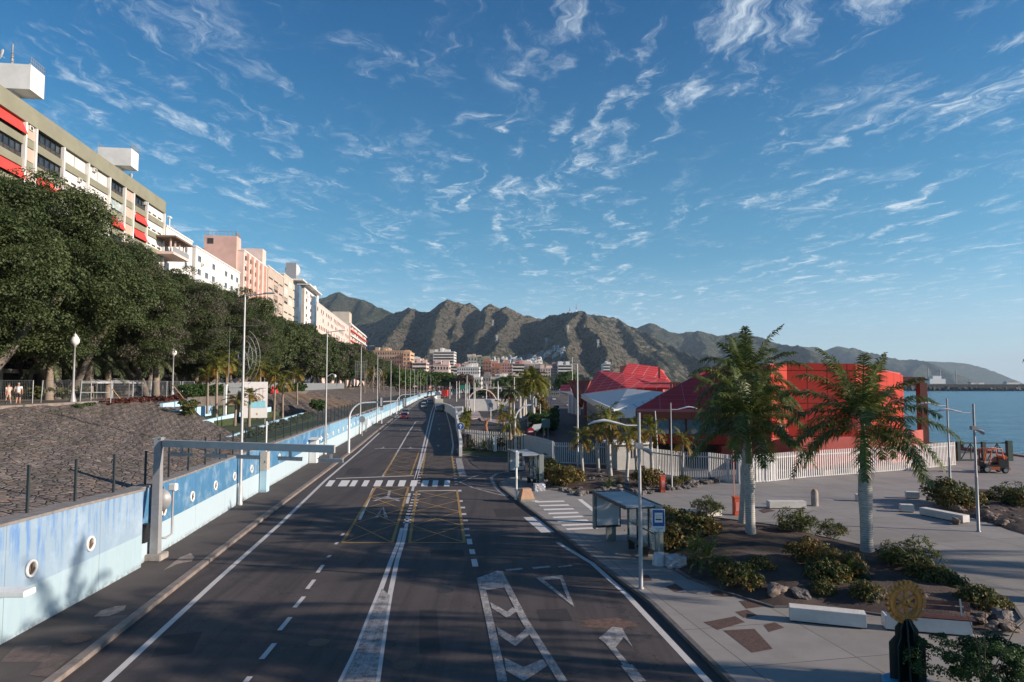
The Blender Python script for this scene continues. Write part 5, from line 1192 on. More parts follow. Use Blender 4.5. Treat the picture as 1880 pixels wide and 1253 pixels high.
def bld(label, y0, y1, zt, m, floors, depth=16, off=0, end=None, name='apartment_building', roof=.9):
    """long block parallel to the road; local frame: +x along, front at local y=0 facing -y (towards the road)"""
    ang = math.atan2(y1-y0, (lineX(y1, off)-lineX(y0, off)))
    b = thing(name, label, 'building', (lineX(y0, off), y0, PZ), ang); L = math.hypot(y1-y0, lineX(y1, off)-lineX(y0, off))
    return b, L
# note: local +x = away from camera, local -y = right hand side (towards the road)
RB_ = random.Random(17); ACS = []
def aircon(b, x, z):
    if not ACS: s = MB(); s.box(0, -.3, 0, .9, .45, .6); s.box(0, -.53, 0, .5, .02, .42, mi=1); ACS.append(s.build('air_conditioner', [M_SHUT, M_DARKI], b)); o = ACS[0]
    else: o = ACS[0].copy(); C.objects.link(o); o.parent = b
    o.location = (x, 0, z)
# --- A: olive block with red awnings
Ht = 44.2-PZ
b, L = bld('long olive and white apartment block with red awnings on the left', 57, 134, Ht, M_OLIVE, 12)
BO = b
s = MB(); s.box(L/2, 8.3, 0, L, 16, Ht-2.4, base=True); s.build('wall', M_CREAM, b)
s = MB(); s.box(L/2, 8.0, Ht-2.35, L+.3, 17.2, 2.35, base=True); s.box(L/2, 8.0, Ht, L-2, 14, .3, base=True); s.build('roof', M_OLIVE, b)
fh = 2.95; nf = 10
s = MB()
for f in range(nf): s.box(L/2, .0, Ht-2.4-fh*(f+1), L+.1, .75, 1.05, base=True)
s.build('floor_band', M_OLIVE, b)
x = L; seq = [('P', 8.6), ('A', 6.0), ('r', 3.6), ('B', 5.8), ('S', 7.25), ('S', 7.25), ('B', 7.1), ('r', 2.4), ('A', 8.0), ('B', 6.8), ('S', 7), ('S', 7)]
kinds = {0: {'P': 'panel', 'A': 'bay', 'B': 'bay', 'S': 'shutter'}, 1: {'P': 'panel', 'A': 'awning', 'B': 'curtain', 'S': 'panel'}, 2: {'P': 'panel', 'A': 'awning', 'B': 'awning', 'S': 'shutter'}, 3: {'P': 'shutter', 'A': 'bay', 'B': 'bay', 'S': 'panel'}}
piers = MB(); cnt = 0
for q, w in seq:
    xc = x-w/2
    if xc-w/2 < 0: break
    if q == 'r':
        for f in range(4): MB().box(xc, -.12, Ht-2.4-fh*f-fh/2+.5, w-.1, .5, 1.7).build('recess_panel', M_BEIGE, b)
    else:
        for f in range(5):
            k = kinds[f % 4][q]
            if xc < 40 and q == 'A': k = ['awning', 'bay', 'awning', 'bay'][f % 4]
            if xc < 40 and q == 'B' and f == 1: k = 'bay'
            window(b, k, xc, Ht-2.4-fh*f-fh/2+.52, w-.5, fh-1.05, -.10); cnt += 1
    piers.box(x-.05, -.28, 0, .35, .7, Ht-2.4, base=True); x -= w
piers.build('pier', M_WHITEW, b)
for i in range(9): aircon(b, L-9-6.4*i+RB_.uniform(-2, 2), Ht-2.4-fh*(i % 3)-.35)
def rooftower(b, x, w, d, h, y=9, label=None):
    s = MB(); s.box(x, y, Ht+5.4, w, d, h, base=True); s.box(x-.2, y+1, Ht+.2, w*.6, d*.55, 5.2, base=True)
    o = s.build('stair_tower', M_WHITEW, b); s = MB()
    for i in range(8):
        s.box(x-w/2+w*i/7, y-d/2, Ht+5.4+h, .05, .05, 1.1, base=True); s.box(x-w/2+w*i/7, y+d/2, Ht+5.4+h, .05, .05, 1.1, base=True)
        s.box(x+w/2, y-d/2+d*i/7, Ht+5.4+h, .05, .05, 1.1, base=True)
    for z in (.55, 1.05): s.box(x, y-d/2, Ht+5.4+h+z, w, .05, .05); s.box(x+w/2, y, Ht+5.4+h+z, .05, d, .05)
    s.build('railing', M_GREYP, o); return o
def dish(parent, x, y, z, r, rz=0, tilt=.6, nm='satellite_dish', m=None):
    s = MB(); s.loft([[(rr*math.cos(q), k, rr*math.sin(q)) for q in [2*PI*i/20 for i in range(20)]] for rr, k in ((.01, .0), (r*.5, -.06*r), (r, -.22*r), (r*1.0, -.25*r), (r*.5, -.1*r), (.01, -.03))], 0, cap=False); s.tube([(0, 0, 0), (0, .3, -r*1.3)], .06*r+.03, 6); s.tube([(0, -.1*r, 0), (0, -.9*r, 0)], .02, 5)
    o = s.build(nm, m or M_SHUT, parent); o.location = (x, y, z); o.rotation_euler = (tilt*.4, 0, rz); return o
def Zv(v, Y): return D(0, v, Y).z-PZ
rooftower(b, 39.8, 3.6, 7.6, 3.6, y=7.6); rooftower(b, 74.0, 3.4, 6.0, 3.4, y=7.0)
for (x, y, r, dz) in [(38.6, 8.5, 1.0, 11.5), (40.8, 6, 1.0, 10.6), (38.5, 11, .9, 10.6), (71.5, 4.0, .9, 4.0)]: dish(b, x, y, Ht+dz-1, r, .9)
s = MB(); s.tube([(41, 8, Ht+8), (41, 8, Ht+13.2)], .12, 6)
for k in range(5): s.box(41, 8, Ht+11.4+.4*k, 1.5-.2*k, .05, .05, rz=.6); s.box(41, 8, Ht+9.4+.6*k, .4, .4, .04)
s.tube([(41.8, 8, Ht+8), (41.1, 8, Ht+12)], .06, 5); s.build('antenna_mast', M_GREYP, b)
# ground floor glimpsed under the trees
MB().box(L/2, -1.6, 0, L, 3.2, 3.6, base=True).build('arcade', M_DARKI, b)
s = MB()
for k in range(12): s.box(6.2*k+3, -3.3, 0, .6, .25, 3.5, base=True); s.box(6.2*k+3+3.1, -3.4, 2.9, 5.2, .6, .5, base=True)
s.build('shop_front', M_WHITEW, b)
for k in range(20): window(b, 'plain', 4+3.7*k, 6.2, 1.5, 1.7, -.12)
s = MB(); s.box(L/2, -.2, 4.3, L, .6, .4, base=True); s.build('cornice', M_WHITEW, b)

def simple_block(label, y0, y1, vtop, m, rows, kind, wpitch, ww, wh, off=0, depth=14, end_m=None, top=None, fh=3.0, name='apartment_building', wm=None, zfix=None, parapet=.8):
    b, L = bld(label, y0, y1, 0, m, 0, off=off, name=name); Ymid = y1
    H_ = zfix if zfix else D(0, vtop, y1).z-PZ
    MB().box(L/2, depth/2, 0, L, depth, H_, base=True).build('wall', m, b)
    if end_m: MB().box(-.06, depth/2, 0, .1, depth-.05, H_-.05, base=True).build('end_wall', end_m, b)
    MB().box(L/2, depth/2, H_, L+.3, depth+.3, .35, base=True).build('roof', M_WHITEW, b)
    n = int(L/wpitch)
    for r in range(rows):
        for i in range(n):
            k = kind; q = RB_.random()
            if kind == 'plain' and q < .3: k = 'shutter'
            if kind == 'curtain' and q < .3: k = 'bay' if q < .18 else 'shutter'
            window(b, k, (i+.5)*L/n, H_-parapet-fh*(r+.5), ww, wh, -.02, wm)
            if q > .78: aircon(b, (i+.5)*L/n+ww*.5+.4, H_-parapet-fh*(r+.85))
    for i in range(3+int(L/14)):
        x = RB_.uniform(2, L-2); MB().box(x, RB_.uniform(3, depth-2), H_+.3, RB_.uniform(1, 3), RB_.uniform(1, 2.5), RB_.uniform(.8, 2.2), base=True).build('roof_unit', M_BEIGE if i % 2 else M_SHUT, b)
    s = MB()
    for i in range(int(L/9)): x = RB_.uniform(1, L-1); s.tube([(x, 3, H_), (x, 3, H_+RB_.uniform(2, 4))], .05, 4); s.box(x, 3, H_+2, 1.2, .04, .04)
    s.build('roof_aerials', M_GREYP, b)
    return b, L, H_
# --- beige / brown end building with terrace, white long side wall
b, L, H_ = simple_block('low white block with beige end wall and a brown roof terrace beside the olive block', 139, 155, 0, M_WHITEW, 3, 'plain', 5.5, 1.4, 1.3, end_m=M_BEIGE, zfix=34.0, off=-1, depth=20, fh=3.4)
s = MB(); s.box(-4, 4, 26.8, 9, 17, .5, base=True); s.box(-4, 4, 30.0, 10, 18, .35, base=True, mi=1)
for k in range(4): s.box(-7.5+2.4*k, -3.6, 27.3, .25, .25, 2.7, base=True)
s.build('roof_terrace', [M_PALEP, mat('brown roof', (.16, .10, .07), .8)], b)
s = MB(); s.box(-4, -4.4, 27.3, 9, .06, 1.0, base=True); s.build('terrace_railing', M_GREYP, b)
MB().box(6, 10, H_, 7, 10, 2.6, base=True).build('roof_room', M_BEIGE, b); s = MB(); s.tube([(13, 4, H_), (13, 4, H_+5)], .12, 6); s.box(13, 4, H_+5, 1.6, .5, .3); s.build('antenna_mast', M_WHT, b)
b, L, H_ = simple_block('long bright white block with rows of small balcony openings', 156, 194, 0, M_WHITEW, 5, 'plain', 5.2, 2.0, 1.4, zfix=33.2, off=-.5, fh=3.1, depth=18)
MB().box(10, 10, H_, 6, 6, 2.2, base=True).build('roof_room', M_WHITEW, b)
b, L, H_ = simple_block('pink building with a square pink roof tower and loggias', 196, 226, 0, M_PALEP, 5, 'loggia', 5.4, 3.6, 2.2, zfix=40.2, off=0, wm=M_PALEP, depth=16)
for r in range(5): 
    for k in range(5): MB().box(3.2+5.6*k, -.35, 40.2-.8-3*r-2.5, .8, .8, 3.0, base=True).build('pilaster', M_PINKW, b)
s = MB(); s.box(1.2, 6.3, H_-6, 4.6, 9, 10.0, base=True); o = s.build('roof_tower', M_PINKW, b); o.name = 'pink_roof_tower'
s = MB(); s.box(-1.13, 9, H_+2.4, .12, 1.6, 1.6); s.build('tower_window', M_DARKI, o); s = MB()
for k in range(9): s.box(-1.1, 1.9+1.1*k, H_+4.0, .12, .12, 1.3, base=True); s.box(-1.0+.5*k, 2.1, H_+4.0, .12, .12, 1.3, base=True)
s.box(-1.0, 6.3, H_+5.2, .1, 8.8, .1); s.box(1.2, 2.1, H_+5.2, 4.5, .1, .1); s.build('railing', M_GREYP, o)
b, L, H_ = simple_block('beige building with glazed balconies between the pink one and the glass corner', 227, 252, 0, M_BEIGE, 6, 'curtain', 8.0, 6.0, 2.3, zfix=41.0, fh=3.5, wm=M_BEIGE)
MB().box(3, 6, H_, 5, 8, 6, base=True).build('roof_room', M_PALEP, b)
b, L, H_ = simple_block('cream building with a dark glass corner and a large round dish on its roof', 253, 279, 0, M_CREAM, 6, 'curtain', 8.5, 6.0, 2.3, zfix=42.6, fh=3.5)
MB().box(L-2.6, -.9, H_-24, 4.6, 2.0, 23, base=True).build('glass_corner', M_GBLUE, b); MB().box(L-3.5, -1.2, H_+.4, 10, 5.5, .6, base=True).build('roof_canopy', M_WHITEW, b)
s = MB(); s.loft([[(0+k, r*math.cos(q), r*math.sin(q)) for q in [2*PI*i/28 for i in range(28)]] for k, r in ((-.2, .05), (-.25, 2.8), (.6, 2.95), (.9, 2.6))], 0, cap=False); s.box(2.2, 0, -1.5, 2.2, 1.6, 7); o = s.build('roof_dish', M_SHUT, b); o.location = (L-4, 1, H_+5.2); o.rotation_euler = (0, 0, math.radians(12))
MB().box(L-2.5, 1.5, H_+1, 5, 4, 7, base=True).build('dish_frame', M_GREYP, b)
b, L, H_ = simple_block('cream tower with bay windows and a projecting flat roof', 292, 325, 0, M_WHITEW, 8, 'loggia', 10, 3.2, 2.2, zfix=43.5, off=1, end_m=M_CREAM, fh=3.3, depth=17)
MB().box(L/2-1, 7.5, H_+.4, L+3, 20, .6, base=True).build('roof_canopy', M_WHITEW, b); MB().box(L*.6, -.8, H_-28, 5, 1.8, 26, base=True).build('glass_bay', M_GBLUE, b)
MB().box(L*.4, 8, H_+1.2, 3, 3, 5, base=True).build('lift_room', M_BEIGE, b)
b, L, H_ = simple_block('long white block with small dark windows in even rows', 326, 470, 0, M_PALEP, 4, 'plain', 6.2, 2.6, 2.0, zfix=40.8, off=1, fh=4.2)
MB().box(20, 8, H_, 12, 10, 8, base=True).build('roof_room', M_WHITEW, b); s = MB(); s.loft([[(L*.2-14+6*math.cos(q), 8+k, H_+4+6*math.sin(q)) for q in [PI*i/12 for i in range(13)]] for k in (-5, 5)], 0, close=False); s.build('roof_vault', M_WHITEW, b)
b, L, H_ = simple_block('far pink and red striped long block at the end of the row', 471, 600, 0, M_PALEP, 7, 'plain', 9.2, 5.4, 1.3, zfix=43.5, off=2, fh=3.6, name='striped_building')
s = MB()
for r in range(8): s.box(L/2, -.5, H_-1.2-3.6*r, L, 1.0, .8, mi=r % 2)
s.build('balcony_band', [M_WHITEW, M_REDA], b); MB().box(18, 8, H_, 16, 12, 9, base=True).build('roof_room', M_CREAM, b)

# --- town at the end of the road
M_BRICK = wallmat('orange brick', (.36, .17, .11)); M_GREEN2 = wallmat('grey green render', (.28, .29, .21)); M_GREYW = wallmat('grey render', (.24, .22, .21)); M_SAND = wallmat('sand render', (.50, .35, .24)); M_PK = wallmat('brick pink render', (.50, .27, .22))
def town(label, u0, u1, vt, vb, Y, m, rows, cols, kind='win', d=18, rz=0, endm=None, name='town_building', rm=None, zb=0.0):
    """rz turns the block so both its sides are seen; windows are parts while they can be told apart"""
    a = D(u0, vt, Y); c = D(u1, vt, Y); W_ = (c.x-a.x); H_ = a.z-zb
    if rz: W_ = W_/(math.cos(rz)+.5*abs(math.sin(rz))); d = W_*.5
    t = thing(name, label, 'building', ((a.x+c.x)/2, Y+d/2, zb), rz)
    MB().box(0, 0, 0, W_, d, H_, base=True).build('wall', m, t)
    s = MB(); s.box(0, 0, H_, W_+.6, d+.6, .6, base=True); rn = random.Random(int(u0))
    for k in range(3+int(W_/12)): s.box(rn.uniform(-.4, .4)*W_, rn.uniform(-.3, .3)*d, H_+.6, rn.uniform(2.5, 6), rn.uniform(3, 6), rn.uniform(1.2, 3.8), base=True)
    s.build('roof', rm or m, t); fh_ = H_*0.93/rows if rows else 3
    if rows*3 > (H_+3): fh_ = H_/rows
    for r in range(rows):
        z = H_-fh_*(r+.55)
        if kind == 'band':
            o = MB().box(0, -d/2-.35, z-fh_*.28, W_*.96, 1.3, fh_*.42, base=False).build('balcony', rm or M_WHITEW, t)
            o = MB().box(0, -d/2-.02, z+fh_*.18, W_*.94, .1, fh_*.5).build('window', M_DARKI, t)
            MB().box(W_/2+.02, 0, z+fh_*.18, .1, d*.85, fh_*.42).build('side_window', M_DARKI, t)
        else:
            sp = W_/cols; s = MB()
            for i in range(cols):
                key = ('t', round(sp, 1), round(fh_, 1))
                if key not in WSRC:
                    s = MB(); s.box(0, 0, 0, sp*.52, .1, fh_*.52); s.box(0, -.12, -fh_*.3, sp*.6, .3, .12, mi=1); WSRC[key] = s.build('window', [M_GLASS, M_SHUT], t); o = WSRC[key]
                else: o = WSRC[key].copy(); C.objects.link(o); o.parent = t
                o.location = (-W_/2+sp*(i+.5), -d/2-.02, z)
            if rz < 0 or True: MB().box(W_/2+.02, 0, z, .1, d*.7, fh_*.4).build('side_window', M_DARKI, t)
    return t
town('long orange beige apartment block on the left behind the trees', 684, 742, 645, 700, 620, M_SAND, 9, 13, d=22, endm=M_PALEP)
town('orange lit end wing of the beige block', 740, 753, 648, 700, 605, wallmat('sunlit sand render', (.60, .38, .24)), 9, 2, d=26)  # warm sunlight on this wing is put into its wall colour
town('cream stepped building right of the beige block', 753, 770, 660, 700, 640, M_WHITEW, 7, 4); town('pale balconied building below the stepped one', 757, 783, 667, 705, 600, M_PALEP, 7, 4, 'band')
town('narrow pink building left of the tall striped tower', 783, 796, 672, 705, 640, M_PALEP, 6, 2)
town('tall tower with white balcony stripes', 795, 834, 647, 705, 640, M_WHITEW, 14, 5, 'band', rz=-.0, d=24, name='striped_tower'); town('slim beige stair tower beside the striped tower', 788, 796, 650, 705, 655, M_CREAM, 8, 1)
town('low white building before the striped tower', 797, 824, 671, 705, 560, M_PALEP, 5, 5)
town('small red and white building right of the striped tower', 832, 842, 673, 708, 640, M_PK, 7, 2, 'band')
town('modern white building with a grid of windows', 839, 880, 675, 712, 600, M_WHITEW, 7, 10); town('beige tower behind the modern white building', 859, 881, 656, 700, 760, M_CREAM, 8, 4); town('grey green building with corner bays', 876, 899, 659, 708, 700, M_GREEN2, 10, 4); town('low pink building behind the modern white one', 848, 866, 668, 700, 800, M_PALEP, 5, 4)
town('tall brick building, left part of the orange pair', 886, 902, 665, 712, 660, M_BRICK, 9, 3); town('wide orange brick building in the centre', 899, 940, 668, 712, 680, M_PK, 9, 9); town('orange brick wing standing forward', 902, 918, 676, 712, 640, M_BRICK, 8, 2)
town('pink building with white balconies right of the orange brick one', 941, 963, 669, 710, 680, M_PK, 8, 4, 'band'); town('pale pink building with a long roof line', 958, 985, 669, 705, 760, M_PALEP, 7, 7)
town('grey building with dark balconies', 963, 992, 677, 712, 620, M_GREYW, 8, 6, 'band', rm=M_GREYW); town('beige end tower of the grey building', 992, 1011, 677, 712, 610, M_PALEP, 9, 4)
town('grey and white striped building at the foot of the mountain', 1012, 1026, 672, 705, 700, M_GREYW, 9, 4); town('white banded office building right of the grey one', 1024, 1050, 671, 705, 690, M_WHITEW, 8, 3, 'band')
town('low white villa left of centre under the town', 862, 884, 694, 716, 520, M_WHITEW, 3, 5); town('low blue grey glass building under the orange bricks', 883, 901, 692, 715, 540, M_GREYW, 3, 4); town('low white house with a long roof', 900, 932, 694, 714, 560, M_WHITEW, 3, 6); town('small cream house left of the palms', 933, 952, 696, 714, 560, M_CREAM, 3, 3)
town('small white house left of the brown tree', 826, 840, 693, 712, 540, M_WHITEW, 3, 3)
t = town('dark glass office box before the mountain foot', 997, 1027, 704, 718, 430, M_GREYW, 3, 8)
town('white and blue tower behind the red roofs', 1107, 1120, 669, 702, 900, M_WHITEW, 8, 2, 'band'); town('red and pink low building at the bend of the road', 766, 786, 704, 722, 470, M_PK, 3, 5)
town('small building right of the red roofs', 1300, 1316, 700, 706, 900, M_WHITEW, 1, 2)
# long low canopy roof over the bus station
t = thing('station_canopy', 'long low dark roof across the far side of the car park', 'canopy', (0, 0, 0)); a = D(870, 715, 400); b_ = D(985, 715, 400)
s = MB(); s.add([(a.x, 400, a.z-1.5), ((a.x+b_.x)/2-4, 400, a.z+.9), (b_.x, 400, a.z-.9), (b_.x, 412, a.z-.9), ((a.x+b_.x)/2-4, 412, a.z+.9), (a.x, 412, a.z-1.5)], [(0, 1, 4, 5), (1, 2, 3, 4)]); s.box((a.x+b_.x)/2, 399.9, a.z-1.8, b_.x-a.x, .3, .4)
s.build('roof_sheet', mat('dark roof sheet', (.06, .065, .075), .6), t)
for k in range(9): MB().box(a.x+(b_.x-a.x)*(k+.5)/9, 402, 0, .3, .3, a.z-1, base=True).build('column', M_GREYP, t)
# houses on the hillside
GHH = 'white houses stacked on the hillside'; hp = []
for k, (w, d, h, m, m2) in enumerate([(9, 9, 7, 'w', 0), (12, 9, 6, 'w', 1), (8, 10, 9, 'b', 0), (10, 9, 6, 'p', 1), (14, 9, 5.5, 'w', 0), (9, 9, 8, 'g', 1)]):
    col = {'w': (.66, .64, .60), 'b': (.30, .40, .50), 'p': (.50, .30, .22), 'g': (.50, .44, .38)}[m]
    t = thing('hillside_house', 'small flat roofed house among the white houses stacked on the hillside', 'house', (0, 0, 0), group=GHH)
    MB().box(0, 0, -5, w, d, h+5, base=True).build('wall', mat('hill house '+m, col, .9, vs=.3, var=.15), t); s = MB()
    for i in range(3): s.box(-w/3+w/3*i, -d/2-.05, h*.66, w*.2, .1, h*.26); s.box(-w/3+w/3*i, -d/2-.05, h*.25, w*.2, .1, h*.26)
    s.build('window', M_DARKI, t); MB().box(w*.2, 1, h, w*.4, d*.5, 2.2, base=True).build('roof_room', mat('hill house w', (.6, .6, .6)), t); hp.append(t)
rn = random.Random(12); n = 0; usedh = set(); tries = 0
while n < 135 and tries < 2500:
    tries += 1
    f = rn.random(); u = 902+f*134; vc = 671-30*f+10*(1-abs(2*f-1)); v = vc+rn.uniform(-9, 10)
    if f > .86: v = 648+rn.uniform(-9, 6)
    p = hit(u, v)
    if p is None or p.z < 4: continue
    k = rn.randrange(6); n += 1; q = (p.x, p.y, p.z)
    if k in usedh: dup(hp[k], None, q, rn.uniform(-.3, .3), rn.uniform(.8, 1.15))
    else: usedh.add(k); hp[k].location = q
for u, v, l in [(905, 600, 'highest on the mountain left of the hillside houses'), (1003, 636, 'just above the hillside houses'), (912, 630, 'below the highest one'), (1043, 612, 'on the bright slope under the aerial masts'), (1098, 640, 'right of the bright slope'), (1116, 610, 'rightmost and high up')]:
    p = hit(u, v)
    if p is None: continue
    t = thing('pylon', 'pale lattice pylon on the mountain slope, '+l, 'pylon', p, group='pylons on the mountain slopes'); s = MB()
    for a, c in ((-1, -1), (1, -1), (1, 1), (-1, 1)): s.tube([(a*3, c*3, 0), (a*.7, c*.7, 26)], .45, 4)
    for z in (18, 22, 26): s.box(0, 0, z, 11, .9, .9)
    s.build('lattice', M_WHT, t)
for (u, Y, h, l) in [(1046, 2640, 30, 'smaller red and white aerial mast on the mountain top'), (1058, 2600, 42, 'taller red and white aerial mast on the mountain top')]:
    p = D(u, 573, Y); t = thing('aerial_mast', l, 'mast', (p.x, Y, p.z-12)); s = MB(); s.tube([(0, 0, 0), (0, 0, h*.5)], 1.2, 6); s.build('lower_mast', M_WHT, t); s = MB(); s.tube([(0, 0, h*.5), (0, 0, h)], .9, 6); s.box(0, 0, h*.6, 5, 2, 2); s.build('upper_mast', mat('red mast', (.5, .08, .06), .6), t)
# ================================================================= FERRY TERMINAL (red) AND HARBOUR
def panelf(col, col2, pu, pv, ln, var=.15, grit=.0, ax='obj'):
    """cladding panels with joints"""
    def fn(t, b, pos):
        oc = t.new('ShaderNodeTexCoord').outputs['UV']
        br = t.new('ShaderNodeTexBrick'); t.setin(br, 0, oc); br.offset = 0; br.inputs['Scale'].default_value = 1
        br.inputs['Brick Width'].default_value = pu; br.inputs['Row Height'].default_value = pv; br.inputs['Mortar Size'].default_value = grit or .03
        br.inputs['Color1'].default_value = (*col, 1); br.inputs['Color2'].default_value = (*col2, 1); br.inputs['Mortar'].default_value = (*ln, 1)
        n = t.noise(pos, .35, 6, .6); c = t.mix(t.math('MULTIPLY', t.step(n, .45, .75), .25), br.outputs[0], tuple(x*.6+.03 for x in col)); t.link(c, b.inputs['Base Color'])
        t.link(c, b.inputs['Base Color'])
    return fn
M_REDW = custom('red cladding', panelf((.46, .046, .030), (.41, .040, .028), 1.9, 3.2, (.12, .015, .015), grit=.05), .75, .15)
M_REDR = custom('crimson roof panels', panelf((.44, .030, .036), (.39, .027, .034), 2.6, 1.9, (.42, .16, .18), grit=.035), .8, .15)
M_REDB = custom('bright red roof panels', panelf((.58, .034, .032), (.52, .032, .032), 3.2, 1.6, (.60, .26, .26), grit=.09), .6, .3)
M_FASC = custom('rust red fascia', panelf((.23, .055, .035), (.21, .05, .03), 1.9, 4, (.09, .02, .015)), .6, .3)
M_WROOF = custom('pale metal roof', panelf((.62, .61, .59), (.57, .56, .55), 1.5, 60, (.20, .20, .21), grit=.07), .6, .3)
M_CONCP = custom('pale concrete panels', panelf((.34, .33, .32), (.29, .28, .275), 2.6, 8, (.12, .11, .11), grit=.06), .85, .2)
M_REDLOW = mat('faded red render', (.40, .065, .05), .7, vs=.5, var=.2)
def uvface(pts, name, m, parent, thick=0.35, uv=None, dn=(0, 0, -1)):
    """planar panel with thickness; UV in metres along its first edge"""
    P_ = [Vector(p) for p in pts]; nrm = Vector((0, 0, 0))
    for i in range(len(P_)): a, c = P_[i], P_[(i+1) % len(P_)]; nrm += Vector(((a.y-c.y)*(a.z+c.z), (a.z-c.z)*(a.x+c.x), (a.x-c.x)*(a.y+c.y)))
    nrm.normalize(); e = (P_[1]-P_[0]).normalized(); f = nrm.cross(e)
    n = len(P_); vs = P_+[p-nrm*thick for p in P_]
    fs = [tuple(range(n)), tuple(range(2*n-1, n-1, -1))]+[(i, n+i, n+(i+1) % n, (i+1) % n) for i in range(n)]
    me = bpy.data.meshes.new(name); me.from_pydata([tuple(v) for v in vs], [], fs); me.materials.append(m)
    ul = me.uv_layers.new(name='UVMap')
    for poly in me.polygons:
        for li in poly.loop_indices: c = me.vertices[me.loops[li].vertex_index].co-P_[0]; ul.data[li].uv = (c.dot(e), c.dot(f) if poly.index < 2 else c.dot(f)+c.z*.01)
    me.update(); o = bpy.data.objects.new(name, me); C.objects.link(o); o.parent = parent; return o
T = thing('terminal_building', 'large red ferry terminal with a sloping crimson roof, red block and blue window band', 'building', (0, 0, 0))
def wallq(a, b_, z0, z1, name, m, th=.3, par=None): 
    z1 = z1 if isinstance(z1, tuple) else (z1, z1)
    return uvface([(a[0], a[1], z0), (b_[0], b_[1], z0), (b_[0], b_[1], z1[1]), (a[0], a[1], z1[0])], name, m, par or T, th)
# front part with fascia, window band, sloping roof
A = (12.95, 72.0); Bf = (24.6, 69.6)
wallq(A, Bf, 4.35, 5.35, 'fascia', M_FASC)
uvface([(12.9, 71.9, 5.38), (24.7, 69.5, 5.38), (27.0, 72, 6.2), (28.5, 88, 10.1), (25.6, 88, 10.1)], 'roof', M_REDR, T, .3)
wb = MB(); 
n = 7
for i in range(n):
    a = Vector((A[0]+.3, A[1]+.5)).lerp(Vector((Bf[0], Bf[1]+.5)), i/n); c = Vector((A[0]+.3, A[1]+.5)).lerp(Vector((Bf[0], Bf[1]+.5)), (i+1)/n)
    s = MB(); d = (c-a); s.prism([(a.x, a.y), (c.x-d.x*.04, c.y-d.y*.04), (c.x-d.x*.04, c.y-d.y*.04+.1), (a.x, a.y+.1)], 2.75, 4.36); s.build('window', mat('blue terminal glass', (.07, .16, .22), .06, vs=.7, var=.5, spec=1), T)
    MB().box(c.x, c.y-.04, 3.55, .12, .16, 1.62).build('mullion', M_FASC, T)
wallq((A[0]+.1, A[1]+.1), (Bf[0], Bf[1]+.1), 1.75, 2.75, 'sill_wall', M_REDW)
MB().prism([(A[0]+1.5, A[1]+1.5), (24.6, 71.5), (24.6, 74), (A[0]+1.5, A[1]+4)], 0, 1.8).build('dark_undercroft', M_DARKI, T)
for u, v, Y in ((1247, 742, 78), (1285, 725, 82)): p = D(u, v, Y); MB().box(p.x, Y, p.z-.05, 1.2, .8, .22, rx=.25).build('roof_hatch', M_WHT, T)
wallq((A[0]+.05, A[1]+.02), (A[0]+.35, A[1]+1.2), 0, 5.35, 'corner_pier', M_FASC)
uvface([(25.6, 88, 10.0), (12.95, 72.2, 5.3), (12.95, 72.2, 0), (25.6, 88, 0)], 'side_wall', M_FASC, T, .3)
# tall red block
Ht2 = 10.05
wallq((24.3, 64.6), (27.0, 67.1), 2.9, (Ht2-.3, Ht2), 'lit_wall', M_REDW, .2); wallq((27.0, 67.1), (33.5, 66.6), 2.9, (Ht2, Ht2-.1), 'front_wall', M_REDW, .2); wallq((33.5, 66.6), (42.6, 74.5), 2.9, (Ht2-.1, 8.95), 'right_wall', M_REDW, .2)
wallq((24.4, 72), (24.3, 64.6), 2.9, (6.5, Ht2-.3), 'left_wall', M_REDW, .2)
s = MB(); s.prism([(24.45, 64.8), (27.0, 67.25), (33.45, 66.8), (42.4, 74.6), (41, 92), (28, 92), (24.6, 80)], 0.1, lambda p: 9.9-.7*max(0, (p[0]-33)/9)); s.build('tall_block', M_REDLOW, T)
# skirt
for a, b_ in [((26.0, 63.5), (33.4, 64.5)), ((33.4, 64.5), (44.4, 74.2))]: wallq(a, b_, -.1, (3.05, 3.05), 'low_wall', M_REDLOW, .25)
wallq((21.2, 69.5), (26.0, 63.5), -.1, (1.7, 3.05), 'low_wall', M_REDLOW, .25)
s = MB(); s.prism([(21.3, 69.6), (26, 63.7), (33.4, 64.7), (44.2, 74.4), (43, 78), (22, 78)], -.1, lambda p: 2.9 if p[0] > 22 else 1.6); s.build('low_block', M_REDLOW, T)
for u, v in [(1488, 816), (1620, 808), (1469, 840)]: p = D(u, v, 64.3 if u < 1600 else 68); MB().box(p.x, p.y-.6, p.z, .45, .12, .16).build('wall_lamp', M_WHT, T)
# portal frame at the right end
s = MB(); s.box(43.6, 75.4, 8.3, 3.4, .7, .9); s.box(45.0, 75.2, 0, .8, .8, 8.1, base=True); s.box(44.9, 76.4, 8.25, .7, 2.6, .8); s.build('portal_frame', M_FASC, T)
